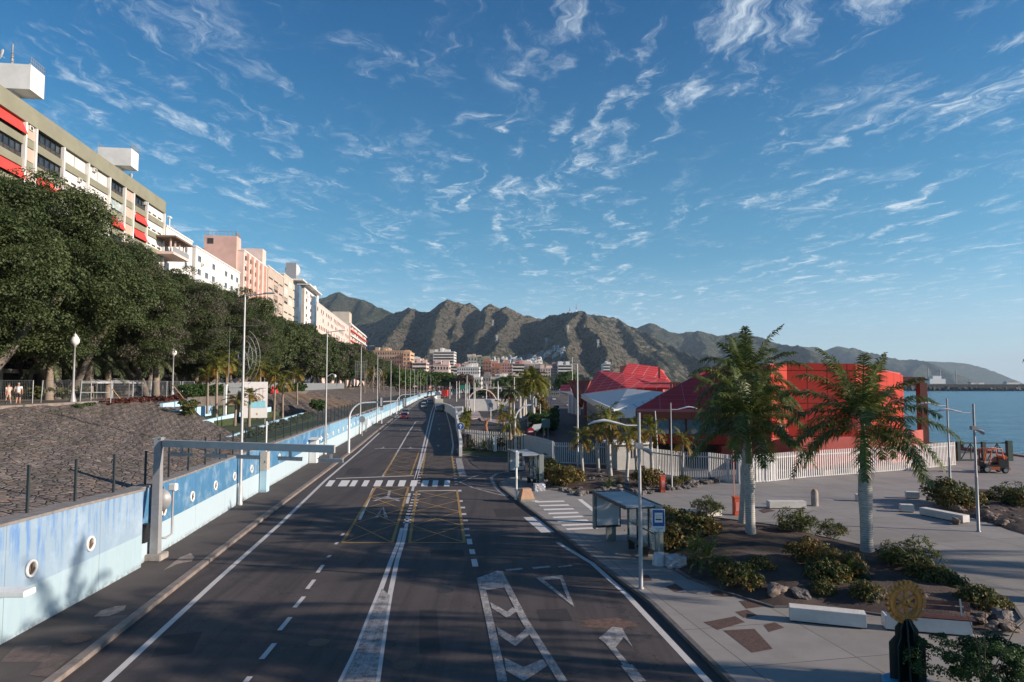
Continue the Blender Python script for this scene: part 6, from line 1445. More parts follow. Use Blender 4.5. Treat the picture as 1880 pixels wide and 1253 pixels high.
# white roofed hall running back
Hh = thing('terminal_hall', 'long low hall with a pale ribbed metal roof left of the red terminal', 'building', (0, 0, 0))
for tri_ in (((10.6, 70.9, 5.32), (12.9, 71.8, 5.36), (18.3, 78.7, 7.0)), ((10.6, 70.9, 5.32), (18.3, 78.7, 7.0), (18.9, 112, 7.2)), ((17.2, 169, 5.5), (10.6, 70.9, 5.32), (18.9, 112, 7.2))): uvface(tri_, 'roof', M_WROOF, Hh, .15)
s = MB(); s.prism([(10.5, 70.7), (12.9, 71.6), (12.9, 71.9), (10.7, 71.1), (17.3, 169), (17.05, 169)], 4.45, 5.40); s.build('fascia', mat('white fascia', (.62, .62, .62), .6), Hh)
uvface([(11.2, 72.3, 0), (11.2, 72.3, 4.5), (17.5, 168, 4.8), (17.5, 168, 0)], 'side_wall', M_CONCP, Hh, .3); wallq((11.2, 72.2), (13.2, 73.2), 0, 4.6, 'end_wall', M_CONCP, .3, Hh)
for k in range(5): MB().box(12.0+.95*k*1.2, 84+15*k*1.1, 3.3, .1, 2.4, .9).build('window', M_DARKI, Hh)
MB().box(16.7, 152, 0, 1.2, 5, 4.8, base=True).build('red_door', M_REDW, Hh)
# bright red panelled roofs behind
R1 = thing('red_roofed_hall', 'hall with a huge bright red slanting roof ruled with pale lines', 'building', (0, 0, 0))
def PT(u, v, Y): return D(u, v, Y)
uvface([PT(1072, 723, 171), PT(1150, 712, 164), PT(1234, 712, 158), PT(1222, 697, 168), PT(1143, 685, 176), PT(1098, 681, 182)], 'roof', M_REDB, R1, .3)
a = PT(1072, 723, 171.5); c = PT(1230, 712, 160); s = MB(); s.prism([(a.x+.5, a.y+1), (c.x-.5, c.y+1), (c.x+2, 200), (a.x+6, 200)], 0, 5.4); s.build('wall', M_REDLOW, R1)
s = MB(); s.prism([(PT(1098, 681, 182).x, 183), (PT(1220, 697, 168).x, 170), (40, 200), (24, 200)], 0, lambda p: 10.2 if p[0] < 26 else 8.5); s.build('rear_wall', M_REDLOW, R1)
R2_ = thing('higher_red_roof', 'second bright red slanting roof rising behind the first, with a dark chimney', 'building', (0, 0, 0))
uvface([PT(1130, 700, 188), PT(1240, 716, 182), PT(1236, 706, 186), PT(1209, 674, 196), PT(1153, 667, 200), PT(1140, 690, 190)], 'roof', M_REDB, R2_, .3)
p = PT(1210, 676, 180); MB().box(p.x, 180, p.z-4.2, .4, .4, 4.4, base=True).build('chimney', M_FASC, R2_); p0 = PT(1150, 667, 201); MB().prism([(p0.x, 201.5), (PT(1209, 674, 197).x, 198.5), (48, 215), (34, 215)], 0, lambda q: p0.z-.6-.1*(q[0]-34)).build('wall', M_REDLOW, R2_)
s = MB()
for k in range(4): q = PT(1232+k*5, 705, 140); s.box(q.x, 140, q.z-2, .35, .35, 2.4, base=True)
q = PT(1238, 704.5, 140); s.box(q.x+1, 140, q.z, 12, .5, .4); o = s.build('roof_frame', M_FASC, R2_)
# left, dark funnel shaped piece and small red roof
R3_ = thing('funnel_roof_pavilion', 'dark red funnel shaped roof piece with white columns at the left end of the terminal', 'building', (0, 0, 0))
uvface([PT(1054, 728, 175), PT(1074, 724, 171), PT(1084, 699, 176), PT(1042, 698, 180)], 'roof', M_FASC, R3_, .4)
uvface([PT(1055, 727, 174), PT(1061, 741, 172), PT(1065, 741, 172), PT(1067, 726, 173)], 'funnel', M_FASC, R3_, 2.0)
uvface([PT(1028, 720, 205), PT(1047, 720, 200), PT(1047, 706, 206), PT(1029, 707, 210)], 'red_roof', M_REDB, R3_, .3)
s = MB(); s.add([PT(1026, 718.5, 200), PT(1050, 720, 190), PT(1070, 725, 171), PT(1069, 728, 170.8), PT(1050, 725, 190), PT(1032, 723, 200)], [(0, 1, 4, 5), (1, 2, 3, 4)]); q = PT(1040, 720, 200); s.box(q.x, 202, q.z, 4.5, 6, .5); s.build('white_canopy', M_WHT, R3_)
for u, Y in [(1047, 188), (1054, 182), (1061, 177)]: p = PT(u, 725, Y); MB().box(p.x, Y, 0, 1.2, 1.8, p.z, base=True, taper=.8).build('column', M_WHT, R3_)
# gatehouse
gh = thing('gatehouse', 'small pale gatehouse with a flat roof and barred window between the gate and the fence', 'gatehouse', (11.0, 65.6, 0), .25)
MB().box(0, 0, 0, 3.2, 2.6, 2.35, base=True).build('wall', M_CONCP and mat('pale grey render', (.40, .39, .37), .85), gh); MB().box(0, 0, 2.35, 3.9, 3.2, .2, base=True).build('roof', M_WHT, gh)
MB().box(.3, -1.32, 1.5, .9, .06, .8).build('window', M_DARKI, gh); s = MB()
for k in range(5): s.box(.3-.36+.18*k, -1.37, 1.5, .04, .03, .8)
s.build('window_bars', M_WHT, gh)
# slatted white fences
M_SLT = mat('fence white', (.54, .53, .52), .6, vs=2, var=.1)
def slat_fence(label, pts, h, pitch, w, zb=.12, name='slatted_fence', m=M_SLT, base=.0):
    t = thing(name, label, 'fence', (0, 0, 0)); s = MB(); r_ = MB()
    for a, b_ in zip(pts, pts[1:]):
        a = Vector(a); b_ = Vector(b_); L = (b_-a).length; n = max(1, int(L/pitch)); d = (b_-a)/L; an = math.atan2(d.y, d.x)
        for i in range(n): p = a+d*(L*(i+.5)/n); s.box(p.x, p.y, zb+.06, pitch*.42, w, h, rz=an, base=True)
        m_ = a+d*L/2
        for z in (.03, h-.35): r_.box(m_.x, m_.y+.05, zb+z, L, .07, .10, rz=an, base=True)
    s.build('slats', m or M_WHT, t); r_.build('rail', m or M_WHT, t)
    ps = MB()
    for a in pts: po = MB().box(a[0], a[1]+.1, zb, .14, .14, h+.05, base=True).build('fence_post', m or M_WHT, t)
    return t
slat_fence('white slatted fence along the front of the red terminal, left stretch up to the gate', [(11.9, 62.2), (12.6, 60.1), (14.2, 57.6), (16.3, 56.9), (17.3, 55.3), (18.0, 54.9)], 2.15, .18, .05)
slat_fence('white slatted fence from the gate to the quay before the red wall', [(18.2, 54.8), (20.6, 55.5), (24.7, 57.9), (32.2, 61.2), (38, 63.9), (43, 66.8)], 2.2, .25, .04)
s = slat_fence('white gate leaf set open in the slatted fence', [(18.0, 54.5), (21.4, 55.9)], 1.9, .3, .04, name='sliding_gate')
slat_fence('white slatted gate across the access road', [(4.2, 68.6), (9.8, 67.2)], 2.0, .19, .05, zb=.1, name='road_gate')
slat_fence('white curved panel fence left of the road gate', [(1.4, 78.5), (2.6, 75), (3.6, 71.5), (4.1, 69)], 2.1, .09, .05, zb=.1)
slat_fence('thin white mesh fence behind the grass island', [(-6.0, 86), (-3, 82.5), (1.2, 79)], 2.2, .33, .04, zb=.05)
# concrete base behind slats near the quay
M_MUR = wallmat('pale rose concrete', (.46, .36, .34))
MB().box(35, 63.6, 0, 17.5, .2, .5, rz=.43, base=True).build('fence_footing', M_MUR)['kind'] = 'structure'
# quay gate (dark green), pipe stack
qg = thing('quay_gate', 'dark green tubular gate with diagonal braces at the edge of the quay', 'gate', (0, 0, 0)); M_DG = mat('dark green paint', (.02, .055, .045), .6, vs=3, var=.3)
y0 = 70.5; p0 = D(1758, 810, y0); p1 = D(1852, 810, y0)
for p in (p0, p1): MB().box(p.x, y0, .12, .5 if p is p1 else .3, .4, 1.95+ (.1 if p is p1 else 0), base=True).build('gate_post', M_DG, qg)
s = MB(); s.tube([(p0.x, y0, 1.95), (p1.x, y0, 1.95)], .07, 6); s.tube([(p0.x, y0, .25), (p1.x, y0, .25)], .07, 6); s.build('rail', M_DG, qg); W_ = p1.x-p0.x
MB().box(p0.x+W_*.5, y0, .12, .35, .3, 1.95, base=True).build('gate_post', M_DG, qg)
for f in (.25, .77):
    x = p0.x+W_*f; s = MB()
    for dx in (-1.05, 0, 1.05): s.tube([(x, y0, 1.9), (x+dx*.98, y0, .28)], .055, 6)
    s.build('brace', M_DG, qg)
s = MB()
for k in range(3): s.tube([(p0.x-.6, y0+.1, 1.6+.2*k), (p0.x+.5, y0-.1, 1.6+.18*k)], .12, 8)
o = s.build('pipe_bundle', M_BLACK); tag(o, 'bundle of black pipes at the left end of the green quay gate', 'pipes')
# breakwater with wall, ship and cranes
s = MB(); s.prism([(620, 1065), (2600, 1010), (2600, 1075), (640, 1110)], -6, 1.5, bottom=False)
s.prism([(632, 1082), (2600, 1024), (2600, 1034), (632, 1094)], 1.5, 7.2, bottom=False); o = s.build('breakwater', custom('breakwater rubble', lambda t, b_, pos: t.link(t.ramp(t.noise(pos, .35, 6, .8), [(.35, (.045, .045, .048)), (.65, (.13, .125, .12))]), b_.inputs['Base Color']), .9, .2)); setting(o)
# rock armour
rr = np.random.default_rng(4); s = MB()
for i in range(260):
    f = i/260; x = 622+f*1300; y = 1062-f*36; s.ico((x, y+rr.uniform(-4, 3), rr.uniform(-2, 1.6)), rr.uniform(2, 3.6), i, 1, .4)
o = s.build('breakwater_rocks', custom('breakwater rubble', None)); o['kind'] = 'stuff'; o['label'] = 'grey rock armour piled along the outer harbour breakwater'
t = thing('moored_ship', 'pale ship with superstructure and masts moored behind the breakwater', 'ship', (720, 1130, -1)); s = MB()
s.loft([[(x, y*w, z) for x, z, y in ((-42, 0, -6), (40, 0, -6), (48, 10, -6), (48, 10, 6), (40, 0, 6), (-42, 0, 6), (-44, 9, 6), (-44, 9, -6))] for w in (1, .3)], 0); s.build('hull', M_WHT, t)
s = MB(); s.box(-20, 0, 9, 26, 11, 8, base=True); s.box(-20, 0, 17, 14, 9, 5, base=True); s.build('superstructure', M_WHT, t)
for x, h in ((-32, 26), (-12, 24), (14, 22)): s = MB(); s.tube([(x, 0, 9), (x, 0, 9+h)], .7, 6); s.box(x, 0, 9+h*.7, 8, .6, .6); s.build('mast', M_GREYP, t)
for k, (x, y, h) in enumerate([(840, 1150, 4), (915, 1150, 3), (1010, 1150, 4.5), (780, 1150, 3.5)]):
    t = thing('harbour_shed', 'low white shed behind the breakwater, %s counting from the ship' % ORD[k], 'shed', (x, y, 4), group='sheds behind the breakwater'); MB().box(0, 0, 0, 22, 8, h+3, base=True).build('wall', M_WHITEW, t); MB().box(0, 0, h+3, 23, 9, .6, base=True).build('roof', M_GREYP, t)
s = MB(); s.prism([(600, 1115), (2600, 1090), (2600, 1400), (600, 1400)], -6, 4.2, bottom=False); setting(s.build('port_ground', M_LAND))
s = MB(); s.lathe([(2.2, -1), (2.4, 0), (1.8, 2), (.2, 2.6)], (0, 0, 0), 12); o = s.build('mooring_buoy', M_WHT); o.location = D(1692, 713, 900); tag(o, 'small white buoy dome on the water before the breakwater', 'buoy')
# ================================================================= STREET FURNITURE
M_POLE = mat('pale grey lamp steel', (.42, .42, .42), .45, .3, vs=3, var=.12)
M_LENS = mat('lamp glass', (.55, .56, .58), .2, vs=5)
GL1 = 'tall street lamps along the blue wall'
def tall_lamp(label, y, h=13.75, arm=1.5, orn=None, src=None):
    x = XW(y)+.22
    if src is not None: return dup(src, label, (x, y, .13))
    t = thing('street_lamp', label, 'street lamp', (x, y, .13), group=GL1)
    s = MB(); s.lathe([(.17, 0), (.17, .15), (.15, .2), (.14, 1.1), (.13, 1.15), (.105, 1.3), (.085, h*.6), (.055, h)], n=12); s.build('post', M_POLE, t)
    s = MB(); s.tube([(0, 0, h-.08), (.6, -.05, h+.0), (arm, -.1, h+.08)], [.05, .045, .04], 6); s.box(arm+.15, -.1, h+.1, .75, .22, .10, bev=.02); s.build('lamp_arm', M_POLE, t)
    return t
M_ORN = mat('light frame wire', (.36, .36, .37), .5, .4)
def star_frame(parent):
    s = MB(); 
    def poly(pts, r=.013): s.tube(pts, r, 4)
    poly([(-.95, 0, 7.6), (-.95, 0, 11.7), (.95, 0, 11.7)]); poly([(-.95, 0, 7.6), (.3, 0, 7.6)])
    for k in range(3): poly([(-.1+(1.2-.25*k)*math.cos(a), 0, 9.6+(1.9-.35*k)*math.sin(a)) for a in [-1.2+2.4*i/10 for i in range(11)]])
    for i in range(9): a = i*2*PI/9; poly([(.25, 0, 9.7), (.25+.85*math.cos(a), 0, 9.7+.85*math.sin(a))], .016)
    poly([(.25+.6*math.cos(a), 0, 9.7+.6*math.sin(a)) for a in [2*PI*i/12 for i in range(13)]])
    return s.build('light_ornament', M_ORN, parent)
def grid_frame(parent, r=False):
    s = MB()
    if r:
        for k in (.8, .45): s.tube([(.1+k*math.cos(a), 0, 10.0+k*1.2*math.sin(a)) for a in [2*PI*i/14 for i in range(15)]], .05, 4)
        s.tube([(-.75, 0, 8.6), (-.75, 0, 11.4)], .05, 4)
    else:
        for k in range(7): s.box(-.9+.3*k, 0, 10.1, .045, .045, 2.8)
        for k in range(6): s.box(0, 0, 8.8+.52*k, 1.85, .045, .045)
    return s.build('light_ornament', M_ORN, parent)
t1 = tall_lamp('nearest tall street lamp at the blue wall, with a star shaped light ornament', 45.0); star_frame(t1)
t2 = tall_lamp('second tall street lamp along the blue wall, carrying a small white camera', 77.0)
s = MB(); s.tube([(.1, 0, 8.7), (.6, 0, 9.0), (.9, 0, 8.9)], .035, 5); s.lathe([(.0, 8.55), (.14, 8.62), (.16, 8.75), (.1, 8.9), (0, 8.92)], (.95, 0, 0), 8); s.build('camera', M_WHT, t2)
t3 = tall_lamp('third tall street lamp along the blue wall, with a square lattice ornament', 108.0); grid_frame(t3)
t4 = tall_lamp('fourth tall street lamp along the blue wall, with a ringed light ornament', 139.0); grid_frame(t4, True)
t5 = tall_lamp('fifth tall street lamp along the blue wall counting from the camera', 170.0); y = 201
for i in range(5, 15): tall_lamp('%s tall street lamp along the blue wall counting from the camera' % ORD[i], y, src=t5); y += 31
def pole_lamp(name, label, loc, h, rz, arm=1.6, spot=True, m=M_GREYP, r=.078):
    t = thing(name, label, 'street lamp', loc, rz, group='grey harbour side lamps')
    s = MB(); s.lathe([(r*1.5, 0), (r*1.5, .04), (r*1.05, .06), (r, h*.42), (r*1.02, h*.43), (r*.8, h*.435), (r*.72, h)], n=12); s.build('post', m, t)
    s = MB(); z = h-.5
    s.loft([[(x, -.09*w, zz), (x, .09*w, zz), (x, .09*w, zz+th), (x, -.09*w, zz+th)] for x, w, zz, th in ((.05, .4, z-.02, .05), (.5, .5, z-.02, .05), (.9, .9, z+.07, .08), (1.35, 1.5, z+.16, .10), (1.75, 1.3, z+.11, .08), (2.0, .6, z+.02, .04))]); s.build('lamp_arm', M_LENS, t)
    if spot: s = MB(); s.tube([(0, 0, h*.80), (-.18, 0, h*.79)], .05, 6); s.loft([[(-.18-k, r_*math.cos(q), h*.79-k*.4+r_*math.sin(q)) for q in [2*PI*i/10 for i in range(10)]] for k, r_ in ((0, .06), (.1, .10), (.28, .12))]); s.box(.02, 0, h*.81, .3, .25, .22); s.build('spotlight', M_GREYP, t)
    return t
pole_lamp('plaza_lamp', 'grey lamp on the pavement in front of the bus shelter, with a curved arm', (4.97, 26.85, .12), 6.75, PI)
pole_lamp('plaza_lamp', 'dark grey harbour lamp nearer the shrubs, with a floodlight on its side', (24.9, 37.0, .12), 6.8, PI-.1, r=.075)
pole_lamp('plaza_lamp', 'dark grey harbour lamp farther off beside the slatted fence end', (29.2, 46.0, .12), 6.9, PI, spot=False, r=.075)
pole_lamp('plaza_lamp', 'thin grey lamp at the edge of the paving before the red terminal', (11.9, 51.4, .12), 6.45, 0, spot=False, r=.06)
def plain_pole(name, label, loc, h, r=.07, arm=None, lean=0, grp=None, m=M_POLE):
    t = thing(name, label, 'street lamp' if arm is not None else 'pole', loc, group=grp)
    s = MB(); s.lathe([(r*1.3, 0), (r*1.2, h*.15), (r, h*.16), (r*.7, h)], n=8); o = s.build('post', m, t)
    if lean: t.rotation_euler = (0, lean, 0)
    if arm: s = MB(); s.box(arm/2, 0, h-.02, abs(arm), .08, .07); s.box(arm, 0, h, .6, .25, .1); s.build('lamp_arm', m, t)
    return t
p = G(1061, 860); plain_pole('street_lamp', 'tall slim lamp beside the access gate, before the pale hall', p, 9.9, .09, -.35, grp='slim lamps around the car park')
p = G(1210, 872); plain_pole('leaning_pole', 'slightly leaning pale pole behind the slatted fence', p, 5.6, .07, lean=-.05)
for (u, v, tv, l, ar) in [(944, 795, 693, 'tall lamp just left of the arched traffic light', .9), (914, 760, 700, 'slim lamp over the car park, right of the white kiosk', None), (861, 768, 703, 'slim lamp behind the end of the white barrier', None), (857, 768, 690, 'taller slim lamp behind the end of the white barrier', None), (870, 758, 698, 'third slim lamp behind the white barrier', None), (1010, 753, 699, 'slim lamp before the dark glass office', -1.0), (1051, 742, 656, 'very tall double headed lamp mast by the hall', 2.2), (806, 726, 690, 'slim lamp at the bend of the road', None), (829, 726, 697, 'slim lamp right of the red lorry', None), (843, 732, 700, 'slim lamp left of the brown tree', None), (893, 740, 705, 'slim far lamp in the middle of the car park', None)]:
    p = G(u, v); top = D(u, tv, p.y); plain_pole('street_lamp', l, p, top.z, .06+.0004*p.y, ar, grp='slim lamps around the car park')
# --- arched traffic light masts
M_TLB = mat('traffic light housing', (.02, .022, .025), .5); M_TLW = mat('traffic light back plate', (.50, .51, .53), .5)
def head(parent, x, y, z, rz=0, s_=1, back=True):
    s = MB(); s.box(0, 0, 0, .42*s_, .16, 1.15*s_, bev=.04); o = s.build('signal_head', M_TLB, parent); o.location = (x, y, z); o.rotation_euler = (0, 0, rz)
    s = MB(); s.box(0, -.10, 0, .24*s_, .08, 1.0*s_, bev=.02); s.build('back_plate', M_TLW, o); return o
def arched(label, x, y, h, reach, heads, dirx=1, zz=.0):
    t = thing('traffic_light_mast', label, 'traffic light', (x, y, zz)); s = MB(); R_ = 1.7
    pts = [(0, 0, 0), (0, 0, h-R_*1.25)]+[(dirx*R_*(1-math.cos(a)), 0, h-R_*1.25+R_*1.1*math.sin(a)) for a in [PI/2*i/8 for i in range(1, 9)]]+[(dirx*reach, 0, h-.0)]
    s.tube(pts, [.13, .12]+[.10]*8+[.06], 10); s.build('mast', M_WHT, t)
    for hx, dz in heads: head(t, dirx*hx, -.05, h-.15+dz)
    return t
arched('arched white traffic light mast by the near footway with two heads', -18.6, 78.4, 5.95, 6.5, [(3.65, 0), (6.3, -.05)], zz=.13)
arched('farther arched white traffic light mast beside the blue wall', -26.6, 158, 5.6, 5.5, [(.6, -2), (5.2, 0)], zz=.13)
arched('arched white traffic light at the mouth of the side street', .35, 80.5, 5.75, 2.6, [(2.45, .2)])
tl = thing('traffic_light', 'white traffic light post with black visors at the tip of the pavement', 'traffic light', (.30, 47.2, .12)); s = MB(); s.lathe([(.14, 0), (.10, .05), (.075, .1), (.07, 1.4), (.085, 1.42), (.085, 1.55), (.07, 1.57), (.065, 3.3)], n=10); s.build('post', M_WHT, tl)
hd = MB().box(.06, 0, 2.72, .24, .26, 1.05, bev=.03).build('signal_head', M_WHT, tl); s = MB()
for k in range(3): s.loft([[(.19+q, .12*math.cos(a), 3.03-.33*k+.12*math.sin(a)) for a in [2*PI*i/10 for i in range(10)]] for q in (0, .22)], 0); 
s.build('visor', M_TLB, hd)
# second small signal at the left wall
st = thing('wall_signal', 'small grey signal with a round back before the wall cabinet', 'signal', (XW(104)+1.0, 104, .13)); MB().lathe([(.07, 0), (.06, 2.6)], n=8).build('post', M_GREYP, st); s = MB(); s.loft([[(.45*math.cos(q), k, 2.5+.5*math.sin(q)) for q in [2*PI*i/16 for i in range(16)]] for k in (-.1, .1)]); s.build('round_back', M_GREYP, st)
st = thing('wall_signal', 'small white sign post beside the fourth tall lamp', 'signal', (XW(136)+1.4, 136, .13)); MB().lathe([(.08, 0), (.07, 3.3)], n=8).build('post', M_WHT, st); s = MB(); s.loft([[(.4*math.cos(q), k, 3.0+.45*math.sin(q)) for q in [2*PI*i/16 for i in range(16)]] for k in (-.1, .1)]); s.build('round_back', M_TLW, st)
# --- signs
M_BLUE = mat('sign blue', (.01, .08, .30), .45, vs=8, var=.06); M_SRED = mat('sign red', (.38, .01, .02), .45, vs=8, var=.06)
def disc(x, y, z, r, m, name, parent, th=.03, n=28): s = MB(); s.loft([[(x+r*math.cos(q), y+k, z+r*math.sin(q)) for q in [2*PI*i/n for i in range(n)]] for k in (0, -th)]); return s.build(name, m, parent)
sg = thing('direction_sign', 'round blue sign with a white upward arrow at the end of the white barrier', 'road sign', (-6.95, 93.0, 0)); MB().lathe([(.06, 0), (.05, 2.2)], n=8).build('post', M_GREYP, sg); d = disc(0, -.06, 2.28, .46, M_BLUE, 'disc', sg); disc(0, -.03, 2.28, .50, M_WHT, 'rim', d, .02)
s = MB(); s.box(0, -.1, 2.17, .13, .01, .42); s.add([(-.24, -.105, 2.30), (.24, -.105, 2.30), (0, -.105, 2.62)], [(0, 1, 2)]); s.build('arrow', M_WHT, d)
sg = thing('no_entry_sign', 'round red no entry sign with a white bar by the access road', 'road sign', (2.2, 80, 0)); MB().lathe([(.05, 0), (.05, 2.0)], n=8).build('post', M_GREYP, sg); d = disc(0, -.06, 2.45, .44, M_SRED, 'disc', sg); MB().box(0, -.1, 2.45, .55, .01, .14).build('bar', M_WHT, d)
sg = thing('pale_sign', 'pale quadrilateral sign back beside the no entry sign', 'road sign', (2.75, 81, 0)); MB().lathe([(.05, 0), (.05, 2.3)], n=8).build('post', M_GREYP, sg); s = MB(); s.add([(-.5, 0, 2.7), (-.2, 0, 3.2), (.75, 0, 3.3), (.6, 0, 2.75), (.25, 0, 2.4)], [(0, 4, 3, 2, 1)]); s.build('panel', M_WHT, sg)
sg = thing('round_sign', 'round grey sign seen from behind in the middle of the car park', 'road sign', tuple(G(901, 774))); MB().lathe([(.08, 0), (.07, 3.1)], n=8).build('post', M_WHT, sg); disc(0, 0, 3.5, .5, M_GREYP, 'disc', sg)
for u, v, l in [(1002, 806, 'square green sign board behind the hedge by the access road')]:
    p = G(u, v); sg = thing('green_board', l, 'road sign', p); MB().box(0, 0, 1.6, 1.2, .08, 1.3, base=True).build('panel', mat('grey green board', (.10, .17, .16), .5), sg)
    for a in (-.35, .35): MB().box(a, .06, 0, .08, .08, 1.7, base=True).build('leg', M_GREYP, sg)
p = G(992, 792); plain_pole('marker_pole', 'pale bare pole beside the hedge of the access road', p, 4.6, .09)
p = G(1000, 800); plain_pole('marker_pole', 'short white post right of the bare pole', p, 2.3, .09)
mk = thing('white_marker', 'tall white marker slab on the grass island', 'marker', tuple(G(909, 829, .1))); MB().box(0, 0, 0, .40, .16, 1.62, base=True, bev=.01).build('slab', M_WHT, mk)
bd = thing('tilted_board', 'dark tilted advertising board in a black frame on the grass island', 'board', tuple(G(863, 823, .1)), .15); s = MB(); s.add([(-1.15, 0, 1.95), (-.75, 0, .1), (.95, 0, 0), (1.25, 0, 1.35), (-1.15, .12, 1.95), (-.75, .12, .1), (.95, .12, 0), (1.25, .12, 1.35)], [(0, 1, 2, 3), (7, 6, 5, 4), (0, 3, 7, 4), (1, 0, 4, 5), (2, 1, 5, 6), (3, 2, 6, 7)]); s.build('board', mat('dark board print', (.03, .025, .025), .5, c2=(.07, .05, .045), vs=2), bd)
for a in (-.6, .8): MB().box(a, .15, -.1, .07, .07, 1.0, base=True).build('leg', M_GREYP, bd)
# white barrier wall between road and car park
wb_ = thing('white_barrier', 'white painted concrete barrier wall between the road and the car park', 'barrier', (0, 0, 0))
s = MB(); pb = [(-5.85, 76), (-6.5, 85), (-7.3, 94), (-8.4, 106), (-10.3, 126), (-12.9, 156), (-17.1, 186), (-23, 217), (-27.8, 250), (-34.3, 300), (-38.5, 360)]
for i, (a, b_) in enumerate(zip(pb, pb[1:])): s.prism([a, b_, (b_[0]+.35, b_[1]), (a[0]+.35, a[1])], -.02, lambda P_: 1.0+min(1.3, max(0, (P_[1]-80)*.03)))
s.build('wall', M_WHITEW, wb_); s = MB(); 
s.box(-12.6, 162, 0, 2.0, 1.6, 2.6, base=True); s.build('end_block', M_WHITEW, wb_)
# kiosk with arch beyond the barrier
k_ = thing('white_kiosk', 'white flat kiosk with an arched rail behind the barrier', 'kiosk', (-11.8+1.5, 205, 0)); MB().box(3, 0, 0, 13, 5, 3.4, base=True).build('wall', M_WHITEW, k_); s = MB(); s.tube([(1.5+4.6*math.cos(a), -3, 1+5.4*math.sin(a)) for a in [PI*i/12 for i in range(13)]], .18, 6); s.build('arch_rail', M_PALEP, k_)
# --- bus shelters
M_SGL = mat('shelter glass', (.75, .85, .84), .05, vs=1, var=.03, alpha=.30, spec=.6); M_SFR = mat('dark shelter frame', (.055, .062, .065), .45, .4); M_SLG = mat('greenish grey frame', (.22, .245, .235), .45, .3); M_POST = mat('ad poster sheet', (.50, .54, .60), .35, vs=.8, var=.06)
def shelter(label, o, ang, L=4.25, W_=1.55, h=2.45):
    """local +x runs along the kerb towards the camera, +y away from the kerb"""
    t = thing('bus_shelter', label, 'bus shelter', (o[0], o[1], .12), ang, group='bus shelters')
    s = MB(); s.box(L/2, W_/2-.1, h-.02, L, W_+.15, .05, mi=1); 
    for x in (0.05, L*.5, L-.05): s.box(x, W_/2-.1, h-.07, .07, W_+.15, .10, mi=0)
    for y_ in (-.17, W_-.02): s.box(L/2, y_, h-.03, L+.06, .09, .14, mi=0)
    s.build('roof', [M_SFR, mat('frosted roof panel', (.33, .34, .35), .5, vs=1.2, var=.2)], t)
    for i, x in enumerate((.35, L*.36, L*.68, L-.05)):
        MB().box(x, W_, 0, .08, .10, h-.05, base=True).build('post', M_SFR, t)
    MB().box(L+.02, W_-.13, 0, .14, .36, h+.02, base=True).build('end_post', M_SLG, t)
    for i in range(3):
        a = .35+(L-.4)*i/3; b_ = .35+(L-.4)*(i+1)/3-.05; s = MB(); s.box((a+b_)/2, W_, .25, b_-a-.06, .02, h-.42, base=True); s.build('glass_panel', M_SGL, t)
    s = MB(); s.box(L/2+.1, W_-.05, 1.05, L-.5, .03, .07); s.box(L/2+.1, W_-.05, .30, L-.5, .03, .05); s.build('rail', M_SLG, t)
    s = MB(); s.box(L*.62, W_-.45, .47, 1.9, .38, .05, base=True, bev=.01); b = s.build('bench_seat', M_SFR, t)
    for x in (L*.62-.8, L*.62+.8): MB().box(x, W_-.45, 0, .05, .3, .47, base=True).build('bench_leg', M_SFR, t)
    MB().box(L*.28, W_-.55, .75, .04, .04, .04).build('bolt', M_SFR, t)
    # advertising panel standing across the far end
    fr = MB().box(-.02, .58, .68, .18, 1.36, 1.82, base=True, bev=.01).build('advert_panel', M_SFR, t); MB().box(.076, .58, .80, .012, 1.20, 1.58, base=True).build('poster', M_POST, fr); MB().box(-.02, -.12, .64, .24, .10, 1.9, base=True).build('panel_edge', M_SLG, fr); MB().box(-.02, .75, 0, .14, .5, .68, base=True).build('panel_foot', M_SLG, fr)
    return t
shelter('near glass bus shelter with a blank poster panel beside the bus stop sign', (4.25, 34.75), math.atan2(-4.3, .93)); shelter('farther glass bus shelter with a pale poster behind the white traffic light', (-.15, 56.6), math.atan2(-.97, .24))
# --- bus stop sign on a white concrete foot
bs = thing('bus_stop_sign', 'blue and white bus stop sign on a white concrete foot', 'bus stop sign', (6.42, 30.35, .12), -.05)
MB().lathe([(.30, 0), (.30, .05), (.27, .4), (.20, .52), (.03, .55)], n=10).build('concrete_foot', mat('white crumpled concrete', (.55, .54, .55), .6, vs=8, var=.2, bump=.8), bs); MB().lathe([(.03, .5), (.025, 1.5)], n=8).build('post', M_STEEL, bs)
MB().box(0, 0, 1.42, .56, .04, .98, base=True, bev=.01).build('board', M_WHT, bs); b2 = MB().box(0, -.024, 1.66, .50, .012, .70, base=True).build('blue_field', M_BLUE, bs); MB().box(0, -.033, 1.82, .34, .01, .42, base=True).build('white_field', M_WHT, b2)
def text(body, size, loc, rot, m, name, parent, ext=.004, align='CENTER', sx=1):
    cu = bpy.data.curves.new(name, 'FONT'); cu.body = body; cu.size = size; cu.align_x = align; cu.align_y = 'CENTER'; cu.extrude = ext
    o = bpy.data.objects.new(name, cu); C.objects.link(o); dg = bpy.context.evaluated_depsgraph_get(); me = bpy.data.meshes.new_from_object(o.evaluated_get(dg)); bpy.data.objects.remove(o)
    me.materials.append(m); o = bpy.data.objects.new(name, me); C.objects.link(o); o.location = loc; o.rotation_euler = rot; o.scale = (sx, 1, 1); o.parent = parent; return o
M_INK = mat('dark print', (.03, .035, .04), .6)
text('PARADA PROVISIONAL', .030, (0, -.041, 2.13), (PI/2, 0, 0), M_INK, 'lettering', b2); text('BUS STOP', .05, (0, -.041, 2.05), (PI/2, 0, 0), M_INK, 'lettering', b2); s = MB(); s.box(0, -.041, 1.95, .26, .006, .06); s.build('bus_symbol', M_INK, b2)
